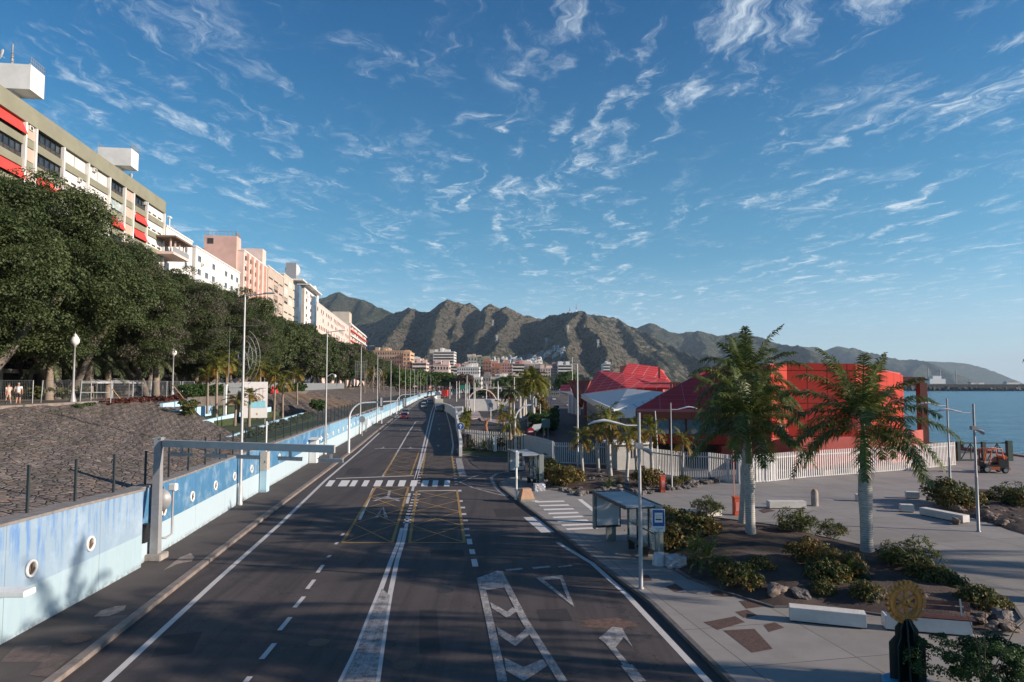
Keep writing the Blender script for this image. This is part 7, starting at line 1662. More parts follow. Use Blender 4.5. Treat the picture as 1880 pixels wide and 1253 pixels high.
text('Parada de guaguas', .052, (0, -.025, 1.575), (PI/2, 0, 0), M_INK, 'lettering', bs); text('TITSA S.A.', .052, (0, -.025, 1.50), (PI/2, 0, 0), M_INK, 'lettering', bs)
def crumple(name, label, loc, sx, sy, sz, rz, m, cat):
    bm = bmesh.new(); bmesh.ops.create_cube(bm, size=1); bmesh.ops.subdivide_edges(bm, edges=bm.edges[:], cuts=5, use_grid_fill=True); rn = random.Random(len(label))
    for q in bm.verts:
        q.co = Vector((q.co.x*sx, q.co.y*sy, (q.co.z+.5)*sz)); q.co += Vector((rn.uniform(-1, 1), rn.uniform(-1, 1), rn.uniform(-1, 1)*(q.co.z > .05)))*.018
    me = bpy.data.meshes.new(name); bm.to_mesh(me); bm.free(); me.materials.append(m); o = bpy.data.objects.new(name, me); C.objects.link(o); o.location = loc; o.rotation_euler = (0, 0, rz); return tag(o, label, cat)
M_WRAP = mat('silver plastic wrap', (.42, .42, .45), .28, .15, vs=5, var=.3, bump=.5, bs=14)
crumple('wrapped_block', 'block wrapped in silvery plastic beside the bus stop foot', (7.05, 30.0, .12), .78, .62, .48, .1, M_WRAP, 'block'); p = G(990, 901, .12); crumple('wrapped_block', 'block wrapped in silvery plastic by the far shelter', p, .78, .62, .5, .2, M_WRAP, 'block')
pl = thing('planter_block', 'tapered terracotta coloured block with a green base beside the traffic light', 'block', (.95, 46.9, .12), .3); MB().box(0, 0, .12, 1.0, .85, .68, base=True, taper=.58).build('body', mat('terracotta concrete', (.42, .25, .16), .85, vs=5, var=.15, bump=.3), pl); MB().box(0, 0, 0, 1.05, .9, .12, base=True).build('base', mat('grey green base', (.17, .20, .17), .8), pl)
# --- orange barrier machines
M_ORP = mat('orange red paint', (.50, .075, .03), .6, vs=3, var=.2)
def barrier(label, u, v, h, arm, rz=0):
    p = G(u, v, .12); t = thing('parking_barrier', label, 'barrier', p, rz, group='orange parking barrier posts'); MB().box(0, 0, 0, .36, .36, h, base=True, bev=.02).build('cabinet', M_ORP, t); MB().box(0, 0, h, .42, .42, .06, base=True).build('lid', M_ORP, t)
    MB().box(0, -.185, h*.5, .22, .012, h*.5).build('hatch', M_PINKA, t)
    if arm: MB().box(-.02, .22, h-.25, .07, .05, arm, base=True).build('barrier_arm', mat('faded red arm', (.42, .22, .20), .6), t)
    return t
barrier('orange parking barrier cabinet left of the slim lamp, by the rocks', 1216, 904, 1.15, 0, .1); barrier('orange parking barrier with its thin arm raised, by the white palm', 1352, 946, 1.05, 3.3, .1)
rt = thing('hydrant', 'red bulky hydrant with a pale cap in the shade before the road gate', 'hydrant', tuple(G(994, 838, .05)), .2); MB().lathe([(.28, 0), (.30, .7), (.34, .8), (.32, 1.05), (.18, 1.2)], n=10).build('body', mat('dull red', (.36, .05, .05), .7), rt); MB().lathe([(.14, 1.2), (.16, 1.35), (.05, 1.45)], n=8).build('cap', M_PALEP, rt); s = MB(); s.tube([(-.3, 0, .8), (-.45, 0, .75)], .09, 8); s.tube([(.3, 0, .8), (.45, 0, .75)], .09, 8); s.build('outlet', M_BLACK, rt)
# --- benches and blocks
M_BEN = mat('white bench concrete', (.56, .53, .50), .8, vs=1.6, var=.14, bump=.25, bs=14)
def bench(label, a, b_, w=.5, h=.47, m=M_BEN, grp='white concrete benches'):
    a = G(*a, .12); b_ = G(*b_, .12); d = b_-a; n = Vector((-d.y, d.x, 0)).normalized(); c = (a+b_)/2+n*w/2; t = thing('concrete_bench', label, 'bench', (c.x, c.y, .12), math.atan2(d.y, d.x), grp)
    MB().box(0, 0, .05, d.length, w, h-.05, base=True, bev=.012).build('seat_block', m, t); MB().box(0, .0, 0, d.length-.12, w-.12, .05, base=True).build('plinth', M_BLACK, t); return t
bench('long white concrete bench nearest the camera, below the planted bed', (1450, 1142), (1592, 1157)); 
wb2 = bench('white bench with dark wooden slats and backrest behind the gear sculpture', (1626, 1158), (1786, 1171)); L_ = 2.85; M_SLAT = mat('dark red brown wood', (.085, .028, .022), .55, vs=6, var=.3, bump=.2)
s = MB()
for k in range(3): s.box(.15, -.17+.16*k, .475, L_-.45, .14, .035, base=True)
s.build('seat_slats', M_SLAT, wb2); s = MB()
for k in range(2): s.box(.15, .29+.03*k, .62+.16*k, L_-.4, .03, .13, rx=-.2, base=True)
s.build('backrest', M_SLAT, wb2); s = MB()
for x in (-.9, 0, 1.1): s.box(x, .27, .45, .05, .04, .55, rx=-.2, base=True)
s.build('bracket', M_STEEL, wb2)
bench('long white concrete bench in front of the slatted fence, left of the stone bollard', (1413, 935), (1481, 935), w=.55); bench('long white concrete bench lying slantwise near the harbour lamp', (1688, 946), (1768, 962), w=.55, h=.45); bench('pale concrete bench half hidden by a thin shrub near the raised barrier', (1268, 953), (1326, 949), w=.5, h=.46)
for u, v, l in [(1665, 916, 'white concrete cube farthest from the camera, right of the grey palm'), (1655, 941, 'white concrete cube just left of the slanting bench'), (1572, 921, 'white concrete cube half hidden by the grey palm trunk')]: bench(l, (u, v), (u+(24 if u > 1600 else 22), v+1), w=.5, h=.46, grp='white concrete cubes')
p = G(1496, 929, .12); sb = thing('stone_bollard', 'round topped stone bollard right of the long bench', 'bollard', p); MB().lathe([(.22, 0), (.22, .85), (.19, .9)], n=16).build('shaft', M_CONC, sb); MB().lathe([(.19, .9), (.17, 1.0), (.08, 1.06), (0, 1.08)], n=16).build('cap', mat('orange brown cap', (.33, .20, .11), .8), sb)
# --- gear emblem sculpture on a dark stand
gs = thing('gear_sculpture', 'golden cogwheel emblem on a dark green stepped stand at the lower right', 'sculpture', (10.35, 18.35, .12), 0)
M_GOLD = mat('golden brown metal', (.42, .20, .05), .5, .35, vs=5, var=.2, bump=.1); M_STAND = mat('dark green metal', (.010, .022, .022), .45, .3, vs=2, var=.3)
ez = MB(); Rw = .53; th = .05; nT = 24
out = []
for i in range(nT):
    a = 2*PI*i/nT
    for da, r in ((-.075, Rw), (-.06, Rw+.09), (.06, Rw+.09), (.075, Rw)): out.append((r*math.cos(a+da), r*math.sin(a+da)))
inn_ = [(.335*math.cos(2*PI*k/len(out)-.075), .335*math.sin(2*PI*k/len(out)-.075)) for k in range(len(out))]
N = len(out); vs = [(x, -th, z) for x, z in out]+[(x, -th, z) for x, z in inn_]+[(x, th, z) for x, z in out]+[(x, th, z) for x, z in inn_]
fs = []
for i in range(N): j = (i+1) % N; fs += [(i, j, N+j, N+i), (2*N+i, 3*N+i, 3*N+j, 2*N+j), (i, 2*N+i, 2*N+j, j), (N+i, N+j, 3*N+j, 3*N+i)]
ez.add(vs, fs)
for r0, r1 in ((.515, .50), (.365, .35)):
    ez.loft([[(r*math.cos(q), y_, r*math.sin(q)) for q in [2*PI*i/48 for i in range(48)]] for r, y_ in ((r0, -th), (r0, -th-.02), (r1, -th-.02), (r1, -th))], cap=False)
rim = ez.build('gear_rim', M_GOLD, gs); s = MB()
for k in range(6): a = PI/6+PI/3*k; s.add([(math.cos(a)*r-math.sin(a)*w, y_, math.sin(a)*r+math.cos(a)*w) for y_ in (-.035, .035) for r, w in ((.06, -.06), (.345, -.035), (.345, .035), (.06, .06))], [(3, 2, 1, 0), (4, 5, 6, 7), (0, 1, 5, 4), (2, 3, 7, 6)])
s.loft([[(r*math.cos(q), y_, r*math.sin(q)) for q in [2*PI*i/20 for i in range(20)]] for r, y_ in ((.035, -.06), (.12, -.06), (.12, .06), (.035, .06), (.035, -.06))], cap=False); s.box(0, -.05, .045, .03, .02, .03)
sp_ = s.build('spoke', M_GOLD, gs); rotw = (0, 0, math.radians(6))
for o in (rim, sp_): o.scale = (.9,)*3; o.location = (0, 0, 2.16); o.rotation_euler = rotw
for word, a0, step, flip in (('ROTARY', 90, -17, 1), ('INTERNATIONAL', -90, 10.5, -1)):
    for i, ch in enumerate(word):
        a = math.radians(a0+step*(i-(len(word)-1)/2)); o = text(ch, .12, (0, 0, 0), (0, 0, 0), mat('pale gold letter', (.60, .34, .12), .5, .3), 'lettering', rim, .012)
        o.location = (.43*math.cos(a), -th-.012, .43*math.sin(a)); o.rotation_euler = (PI/2, -(a-PI/2*flip), 0)
s = MB()
for an in (0, PI/2, PI/4*1, -PI/4):
    prof = [(-.42, -.2), (.42, -.2), (.42, 1.02), (.27, 1.22), (.27, 1.42), (.10, 1.68), (-.10, 1.68), (-.27, 1.42), (-.27, 1.22), (-.42, 1.02)]
    k = .8 if an in (0, PI/2) else 1
    ca, sa = math.cos(an+.4), math.sin(an+.4); vs = [(x*ca*k-w*sa, x*sa*k+w*ca, z+.05) for w in (-.02, .02) for x, z in prof]; n = len(prof); s.add(vs, [tuple(range(n-1, -1, -1)), tuple(range(n, 2*n))]+[(i, (i+1) % n, n+(i+1) % n, n+i) for i in range(n)])
s.build('stand', M_STAND, gs); MB().lathe([(.62, 0), (.62, .10), (.55, .14), (.2, .15)], n=28).build('round_base', mat('blue painted base', (.03, .20, .36), .6, vs=4, var=.2), gs)
# --- planted beds: mounds, rocks
def mound(name, pts, h, m, z0=.12, seed=1):
    """low mound of soil inside an outline on the ground"""
    P_ = [Vector((p[0], p[1])) for p in pts]; c = sum(P_, Vector((0, 0)))/len(P_); dense = []
    for i in range(len(P_)):
        a, b_ = P_[i], P_[(i+1) % len(P_)]; n = max(1, int((b_-a).length/.45)); dense += [a.lerp(b_, k/n) for k in range(n)]
    rings = 12; rn = random.Random(seed); V = []
    for r in range(rings+1):
        f = r/rings
        for p in dense:
            q = p.lerp(c, f*.97); e = 1-(1-min(1, f*1.7))**2; V.append((q.x, q.y, z0-.06+(h+.06)*e+(.07*math.sin(q.x*1.9+seed)*math.sin(q.y*2.3)+.03*math.sin(q.x*5+q.y*4))*min(1, f*3)))
    n = len(dense); Q = [(r*n+i, r*n+(i+1) % n, (r+1)*n+(i+1) % n, (r+1)*n+i) for r in range(rings) for i in range(n)]
    V.append((c.x, c.y, V[-1][2])); s = MB(); s.add(V, Q+[(rings*n+i, rings*n+(i+1) % n, len(V)-1) for i in range(n)], 0, True)
    me_o = s.build(name, m); bm = bmesh.new(); bm.from_mesh(me_o.data); bmesh.ops.recalc_face_normals(bm, faces=bm.faces[:])
    if sum(f.normal.z for f in bm.faces) < 0: bmesh.ops.reverse_faces(bm, faces=bm.faces[:])
    bm.to_mesh(me_o.data); bm.free(); return setting(me_o)
BED1 = [tuple(G(u, v, .12)[:2]) for u, v in [(1222, 1035), (1262, 1062), (1330, 1088), (1420, 1116), (1520, 1116), (1640, 1134), (1740, 1152), (1800, 1163), (1850, 1162), (1878, 1140), (1860, 1112), (1790, 1082), (1722, 1052), (1650, 1022), (1580, 1002), (1500, 985), (1420, 965), (1340, 955), (1265, 945), (1228, 955), (1216, 985)]]
mound('planted_mound', BED1, .50, M_SOIL, seed=2)
BED2 = [tuple(G(u, v, .10)[:2]) for u, v in [(1000, 888), (1022, 899), (1066, 909), (1130, 905), (1180, 908), (1240, 901), (1290, 893), (1345, 890), (1300, 884), (1200, 876), (1120, 862), (1060, 856), (1010, 858), (985, 872)]]
mound('rock_garden', BED2, .14, M_SOIL, z0=.12, seed=3)
BED3 = [tuple(G(u, v, .12)[:2]) for u, v in [(1712, 925), (1760, 945), (1830, 968), (1900, 992), (1990, 1010), (1990, 915), (1860, 900), (1780, 895), (1735, 900)]]
mound('shrub_bed', BED3, .3, M_SOIL, seed=4)
s = MB(); q = [Vector(p) for p in BED1]; q.append(q[0]); s.strip([(p.x, p.y) for p in q], .10, .132)
for a, b_ in zip(BED1, BED1[1:]+BED1[:1]): a = Vector(a); b_ = Vector(b_); m_ = (a+b_)/2; s.box(m_.x, m_.y, .11, (b_-a).length, .10, .07, rz=math.atan2((b_-a).y, (b_-a).x), base=True)
setting(s.build('bed_edging', M_KERB2))
M_ROCK = mat('grey volcanic rock', (.11, .095, .09), .9, c2=(.24, .215, .20), c2f=.62, vs=1.2, bump=.9, bs=5); M_ROCKB = mat('brown rock', (.12, .085, .07), .9, c2=(.22, .17, .14), c2f=.5, vs=1.5, bump=.9, bs=5)
def rock(label, x, y, z, r, seed, m, grp, sc=(1, .8, .6), rz=0):
    o = MB().ico((0, 0, 0), r, seed, 3, .33, sc, 0, False, rz).build('rock', m); o.location = (x, y, z); return tag(o, label, 'rock', grp)
rn = random.Random(8)
lbs = ['pale', 'grey', 'speckled', 'dark grey']; RK = [MB().ico((0, 0, 0), 1, 70+i, 3, .34, (1, .75, .58)).build('rock', M_ROCK) for i in range(5)]; rk_used = set()
def putrock(label, p, r, rz, grp, k, m=None):
    if k not in rk_used: o = RK[k]; rk_used.add(k)
    else: o = RK[k].copy(); C.objects.link(o)
    if m: o.data = o.data.copy(); o.data.materials[0] = m
    o.location = p; o.scale = (r,)*3; o.rotation_euler = (0, 0, rz); tag(o, label, 'rock', grp)
edge = [(1005, 893), (1030, 902), (1055, 908), (1070, 909), (1100, 903), (1130, 902), (1160, 905), (1190, 907), (1215, 900), (1240, 900), (1262, 896), (1290, 891), (1318, 889)]
for i in range(86):
    f = rn.random()*(len(edge)-1); a, b_ = edge[int(f)], edge[int(f)+1]; k = f-int(f); u = a[0]+(b_[0]-a[0])*k+rn.uniform(-4, 4); v = a[1]+(b_[1]-a[1])*k-abs(rn.gauss(0, 4.5))
    p = G(u, v, .2); putrock('rough grey stone in the loose rock border before the slatted fence', p, rn.uniform(.16, .42), rn.uniform(0, 6), 'stones edging the rock garden', i % 5)
for i in range(26):
    p = G(rn.uniform(1075, 1130), rn.uniform(868, 884), .2); putrock('grey stone scattered at the foot of the gatehouse palms', p, rn.uniform(.12, .3), rn.uniform(0, 6), 'stones by the gatehouse', i % 5)
for i, (u, v, r, l) in enumerate([(1440, 1045, .42, 'rough brown boulder below the white palm trunk'), (1405, 1030, .3, 'small boulder right of the white palm foot'), (1452, 1062, .5, 'large pale boulder in the middle of the bed'), (1428, 1085, .6, 'long flat slab rock at the lower side of the bed'), (1470, 1090, .45, 'dark boulder just above the near bench'), (1610, 1100, .4, 'rounded boulder left of the gear emblem'), (1700, 1100, .45, 'pale boulder right of the gear emblem'), (1745, 1098, .35, 'boulder among the shrubs above the wooden bench'), (1840, 1130, .5, 'flat rock near the right tip of the bed'), (1852, 1150, .42, 'lowest rock at the right tip of the bed'), (1822, 1148, .3, 'small pale rock at the right tip of the bed'), (1660, 1085, .35, 'boulder behind the gear emblem'), (1320, 1050, .3, 'dark boulder between the strappy plants'), (1580, 1070, .35, 'boulder at the foot of the grey palm'), (1765, 1120, .3, 'small rock above the wooden bench'), (1800, 1135, .35, 'grey rock right of the wooden bench'), (1482, 1020, .25, 'small rock between the two palm trunks')]):
    p = G(u, v, .36); putrock(l, p, r*.72, i*1.3, 'boulders on the planted mound', i % 5, M_ROCKB if i % 3 == 0 else None)
for i in range(30):
    p = G(rn.uniform(1740, 1879), rn.uniform(925, 960), .3); putrock('dark stone in the shrub bed beside the harbour lamps', p, rn.uniform(.15, .4), rn.uniform(0, 6), 'dark stones of the harbour bed', i % 5, M_ROCKB)
# ================================================================= VEHICLES
M_TYRE = mat('tyre rubber', (.018, .018, .018), .85); M_RIM = mat('wheel rim', (.35, .35, .36), .4, .7); M_CGL = mat('car glass', (.02, .025, .03), .08, spec=.8); M_HL = mat('headlight glass', (.75, .75, .72), .15); M_TLR = mat('tail lamp', (.45, .02, .02), .3)
def wheel(parent, x, y, r=.32, w=.22):
    s = MB(); s.loft([[(x+rr*math.cos(q), y+k, r+rr*math.sin(q)) for q in [2*PI*i/16 for i in range(16)]] for rr, k in ((r*.6, -w/2), (r*.95, -w/2), (r, -w/3), (r, w/3), (r*.95, w/2), (r*.6, w/2))]); o = s.build('wheel', M_TYRE, parent)
    s = MB(); s.loft([[(x+rr*math.cos(q), y+k, r+rr*math.sin(q)) for q in [2*PI*i/12 for i in range(12)]] for rr, k in ((r*.58, -w/2-.01), (r*.58, w/2+.01))]); s.build('rim', M_RIM, o)
def car(label, loc, rz, paint, kind='hatch', grp='cars on the road', lights=False):
    t = thing('car', label, 'car', loc, rz, grp); W_ = 1.76; s = MB()
    # body: lofted cross-sections along x (front = +x)
    xs = [-2.05, -2.0, -1.6, -.9, 0, .9, 1.5, 1.95, 2.08]; hz_ = [.62, .88, .94, .93, .92, .90, .80, .66, .50]; ww = [.72, .80, .86, .88, .88, .88, .86, .78, .62]
    s.loft([[(x, -w, .22), (x, -w*1.0, .55), (x, -w*.94, h), (x, w*.94, h), (x, w, .55), (x, w, .22)] for x, h, w in zip(xs, hz_, ww)], smooth=False)
    s.build('body', paint, t); g = MB()
    if kind == 'hatch': pr = [(-1.85, .92), (-1.55, 1.40), (-.4, 1.46), (.35, 1.40), (1.15, .90)]
    elif kind == 'van': pr = [(-2.0, .95), (-1.95, 1.75), (.3, 1.8), (.8, 1.6), (1.5, .92)]
    else: pr = [(-1.6, .92), (-1.0, 1.36), (-.3, 1.42), (.3, 1.38), (1.1, .9)]
    n = len(pr); vs = [(x, -(.80 if z < 1 else .64), z) for x, z in pr]+[(x, (.80 if z < 1 else .64), z) for x, z in pr]
    g.add(vs, [tuple(range(n)), tuple(range(2*n-1, n-1, -1))]+[(i, n+i, n+i+1, i+1) for i in range(n-1)]); g.build('windows', M_CGL, t)
    r_ = MB(); rp = [p for p in pr if p[1] > 1.3]; r_.loft([[(x, -.655, z+.005), (x, .655, z+.005), (x, .60, z+.05), (x, -.60, z+.05)] for x, z in rp], smooth=False); r_.build('roof', paint, t)
    for x in (-1.28, 1.28):
        for y in (-.80, .80): wheel(t, x, y)
    for y in (-.62, .62):
        o = MB().box(1.98, y, .62, .14, .32, .15, bev=.02).build('headlight', M_HL, t); MB().box(-2.02, y, .76, .10, .26, .2).build('tail_lamp', M_TLR, t)
        MB().box(.55, y*1.5, .98, .16, .14, .12).build('mirror', paint, t)
    MB().box(2.05, 0, .42, .06, .5, .12).build('number_plate', M_WHT, t); MB().box(2.04, 0, .33, .08, 1.2, .1).build('grille', M_BLACK, t); return t
pt = lambda n, c, mt=.2: mat('car paint '+n, c, .3, mt, coat=.8, var=.03)
def road_at(u, v): p = G(u, v); return (p.x, p.y, .004)
RD = math.radians(-83-0)      # heading towards the camera along the road
car('red hatchback half on the footway edge, facing the camera', road_at(742, 769), math.radians(-84), pt('red', (.42, .02, .05))); car('grey green car directly behind the red hatchback', road_at(744.5, 762), math.radians(-82), pt('sage', (.20, .26, .22)), 'hatch')
car('pale silver car driving towards the camera in the near lane', road_at(778, 749), math.radians(-83), pt('silver', (.45, .48, .50)), 'van'); car('dark blue car behind the silver one', road_at(788.5, 741), math.radians(-82), pt('navy', (.06, .09, .14)))
car('white van parked by the wall far down the road', road_at(781, 734.5), math.radians(-81), pt('white', (.6, .6, .6)), 'van'); car('red car far down the road beside the wall', road_at(784.5, 732), math.radians(-80), pt('orange', (.5, .08, .05)))
def lorry(label, loc, rz, cabc, boxc, bw=2.4, bh=2.6, L=6.5, grp=None, slats=False, s=1):
    t = thing('lorry', label, 'lorry', loc, rz, grp, s); cb = MB(); cb.loft([[(x, -w, z0), (x, w, z0), (x, w, z1), (x, -w, z1)] for x, w, z0, z1 in ((L/2-2.0, 1.1, .5, 2.4), (L/2-.3, 1.1, .5, 2.35), (L/2, 1.05, .5, 1.5))], smooth=False); cb.build('cab', cabc, t)
    s_ = MB(); s_.add([(L/2-.28, -.95, 2.2), (L/2+.01, -.95, 1.5), (L/2+.01, .95, 1.5), (L/2-.28, .95, 2.2)], [(0, 1, 2, 3)]); s_.box(L/2-1.2, 1.105, 1.8, .9, .01, .6); s_.box(L/2-1.2, -1.105, 1.8, .9, .01, .6); s_.build('windscreen', M_CGL, t)
    b = MB().box(-1.0, 0, .95, L-2.2, bw, bh, base=True, bev=.03).build('cargo_box', boxc, t)
    if slats:
        s_ = MB()
        for y in (-.7, 0, .7): s_.box((L-2.2)/2-1.0+.02, y, .95+bh*.45, .02, .5, bh*.5)
        s_.build('vent_panel', mat('buff panel', (.42, .38, .30), .7), b)
    for x in (-L/2+1.2, L/2-1.1):
        for y in (-1.0, 1.0): wheel(t, x, y, .45, .28)
    for y in (-.8, .8): MB().box(L/2+.02, y, .75, .08, .34, .2).build('headlight', M_HL, t)
    MB().box(0, 0, .5, L-.6, 1.8, .3, base=True).build('chassis', M_BLACK, t); return t
lorry('white lorry with a tall cream box driving in the lane beside the double line', road_at(806, 755), math.radians(-84), pt('slate', (.10, .14, .18)), mat('cream lorry box', (.50, .48, .40), .6), slats=True, s=.98)
lorry('dark lorry with a rounded top behind the cream one', road_at(804, 735.5), math.radians(-80), pt('whitecab', (.5, .5, .5)), mat('slate box', (.09, .12, .15), .6), bh=3.0); lorry('red lorry beyond the white barrier at the bend', road_at(816, 731), math.radians(-95), pt('redcab', (.5, .04, .03)), mat('red lorry box', (.52, .04, .03), .55), bh=3.6, bw=3.4)
car('pale car coming down the shaded access road', tuple(G(1021, 754, .004)), math.radians(-88), pt('paleblue', (.30, .36, .38)), 'van', 'cars by the terminal'); car('white car farther up the access road', tuple(G(1016, 735, .004)), math.radians(-85), pt('white', (.6, .6, .6)), 'hatch', 'cars by the terminal'); car('white car parked under the funnel roof', tuple(G(1043, 746, .004)), 1.6, pt('white', (.6, .6, .6)), 'hatch', 'cars by the terminal')
rn = random.Random(31); cols = [('white', (.6, .6, .6)), ('silver', (.45, .48, .50)), ('redcab', (.5, .04, .03)), ('navy', (.06, .09, .14)), ('grey', (.2, .2, .21))]
protoc = []
for n_, c_ in cols: protoc.append(car('x', (0, 0, 0), 0, pt(n_, c_), 'hatch', 'cars parked at the far side of the car park'))
k = 0; usedc = set()
for u in range(872, 990, 9):
    u_ = u+rn.uniform(-2, 2); i = k % 5; p = G(u_, 727.5+rn.uniform(-1.2, 1.6)); lb = '%s parked car from the left along the far edge of the car park, %s' % (ORD[k], ['white', 'silver', 'red', 'dark blue', 'grey'][i]); k += 1
    if i not in usedc: usedc.add(i); o = protoc[i]; o['label'] = lb; o.location = (p.x, p.y, 0); o.rotation_euler = (0, 0, 1.4)
    else: dup(protoc[i], lb, (p.x, p.y, 0), 1.4+rn.uniform(-.2, .2))
# far side of the car park: low barriers, planting, masts
ld = thing('low_barrier', 'low red and white barrier along the far side of the car park', 'barrier', (0, 0, 0)); s = MB(); a, b_ = G(862, 737), G(990, 737); n = 24
for i in range(n): f = (i+.5)/n; q = a.lerp(b_, f); s.box(q.x, q.y, 0, (b_.x-a.x)/n*.96, .5, .9, base=True, mi=(i % 3 == 1))
s.build('barrier_blocks', [mat('dull red block', (.38, .08, .06), .7), M_WHT], ld)
TP = 'small trees of the bus station'
ps = shrub_proto('small_tree', 88, L_HEDGE, 1.5, 4.2, 34, 40, .34, cat='tree', grp=TP, cr=(.5, .9)); pr2 = shrub_proto('reddish_small_tree', 89, L_BROWN, 1.4, 3.8, 30, 40, .34, cat='tree', grp=TP, cr=(.5, .9)); pr2['group'] = TP
k = 0
for u in range(866, 996, 6):
    u_ = u+rn.uniform(-2, 2); p = G(u_, 730.5+rn.uniform(-3.5, 4)); pp = pr2 if k % 3 == 2 else ps; lb = '%s small tree from the left in the far car park, %s' % (ORD[k], 'brownish' if k % 3 == 2 else 'green')
    if pp.name not in FIRST: FIRST[pp.name] = 1; pp.location = (p.x, p.y, 0); pp['label'] = lb; pp.scale = (1.1,)*3
    else: dup(pp, lb, (p.x, p.y, 0), k, rn.uniform(.8, 1.35))
    k += 1
for i in range(16):
    u = 830+i*11+rn.uniform(-4, 4); Y = rn.uniform(300, 480); top = D(u, rn.uniform(699, 709), Y)
    t = thing('slim_mast', 'thin pale mast over the far car park, %s from the left' % ORD[i], 'mast', (top.x, Y, 0), group='thin masts over the far car park'); MB().lathe([(.16, 0), (.10, top.z)], n=6).build('shaft', M_WHT, t)
gsn = thing('green_road_sign', 'small green overhead road sign above the far junction', 'road sign', (D(854, 711, 380).x, 380, 0)); MB().box(0, 0, 5, 6, .3, 2.2, base=True).build('panel', mat('sign green', (.02, .22, .16), .5), gsn); MB().box(-2.5, .3, 0, .3, .3, 7, base=True).build('post', M_GREYP, gsn)
# car park: kerbs and traffic islands
s = MB(); s.prism([tuple(G(u, v)[:2]) for u, v in [(857, 771), (862, 757), (872, 752), (880, 759), (884, 768), (872, 770)]], 0, .15); s.prism([tuple(G(u, v)[:2]) for u, v in [(884, 774), (880, 768), (900, 770), (935, 776), (935, 782)]], 0, .15); setting(s.build('traffic_island', mat('pinkish paving', (.36, .29, .27), .9, vs=2, var=.2, world=True)))
s = MB()
for i in range(10): s.strip(GP((905+8*i, 757-1.7*i), (912+8*i, 757-1.7*i)), .35, .012)
for i in range(4): s.strip(GP((885, 764-4*i), (935, 764-4*i)), .18, .012)
s.strip(GP((1040, 830), (1065, 838), (1090, 826)), .12, .012)
setting(s.build('car_park_markings', M_WORN))

# --- forklift
fk = thing('forklift', 'orange and black forklift with an overhead guard parked near the quay gate', 'forklift', tuple(G(1818, 868, .12)), math.radians(172), s=1.0)
M_FO = mat('forklift orange', (.55, .11, .03), .5, vs=4, var=.15)
s = MB(); s.loft([[(x, -w, z0), (x, w, z0), (x, w, z1), (x, -w, z1)] for x, w, z0, z1 in ((-1.35, .48, .35, 1.0), (-1.25, .56, .3, 1.2), (-.5, .58, .3, 1.25), (-.45, .58, .3, .75), (.6, .58, .3, .75), (.75, .5, .3, 1.0), (.85, .5, .35, 1.0))], smooth=False); s.build('body', M_BLACK, fk)
MB().box(-1.0, 0, 1.2, .6, 1.0, .32, base=True, bev=.1).build('counterweight_cover', M_FO, fk); MB().box(-1.33, 0, .28, .12, 1.05, .22, base=True).build('bumper', M_FO, fk); MB().box(.1, 0, .30, 1.2, 1.2, .28, base=True).build('side_step', M_FO, fk)
for y in (-.5, .5): s = MB(); s.tube([(.72, y, .9), (.42, y, 2.1), (-.75, y, 2.15), (-.9, y, 1.25)], .05, 6); s.tube([(.3, y, .75), (.05, y, 2.12)], .04, 6); s.build('guard_frame', M_FO, fk)
s = MB()
for k in range(5): s.box(-.65+.27*k, 0, 2.14, .05, 1.0, .04)
s.build('roof_bars', M_FO, fk); MB().box(-.25, 0, .8, .5, .5, .12, base=True).build('seat', M_BLACK, fk); s = MB(); s.box(-.5, 0, .8, .12, .48, .6, base=True); s.build('seat_back', M_BLACK, fk)
s = MB()
for y in (-.3, .3): s.box(1.0, y, .15, .1, .12, 2.0, base=True)
s.box(1.0, 0, 2.0, .08, .7, .1); s.box(1.0, 0, 1.0, .08, .7, .1); s.build('mast', M_BLACK, fk); s = MB()
for y in (-.3, .3): s.box(1.6, y, .12, 1.1, .12, .05, base=True)
s.box(1.08, 0, .12, .06, .9, .5, base=True); s.build('fork', M_STEEL, fk)
for x, r in ((-.95, .27), (.55, .33)):
    for y in (-.52, .52): wheel(fk, x, y, r, .2)

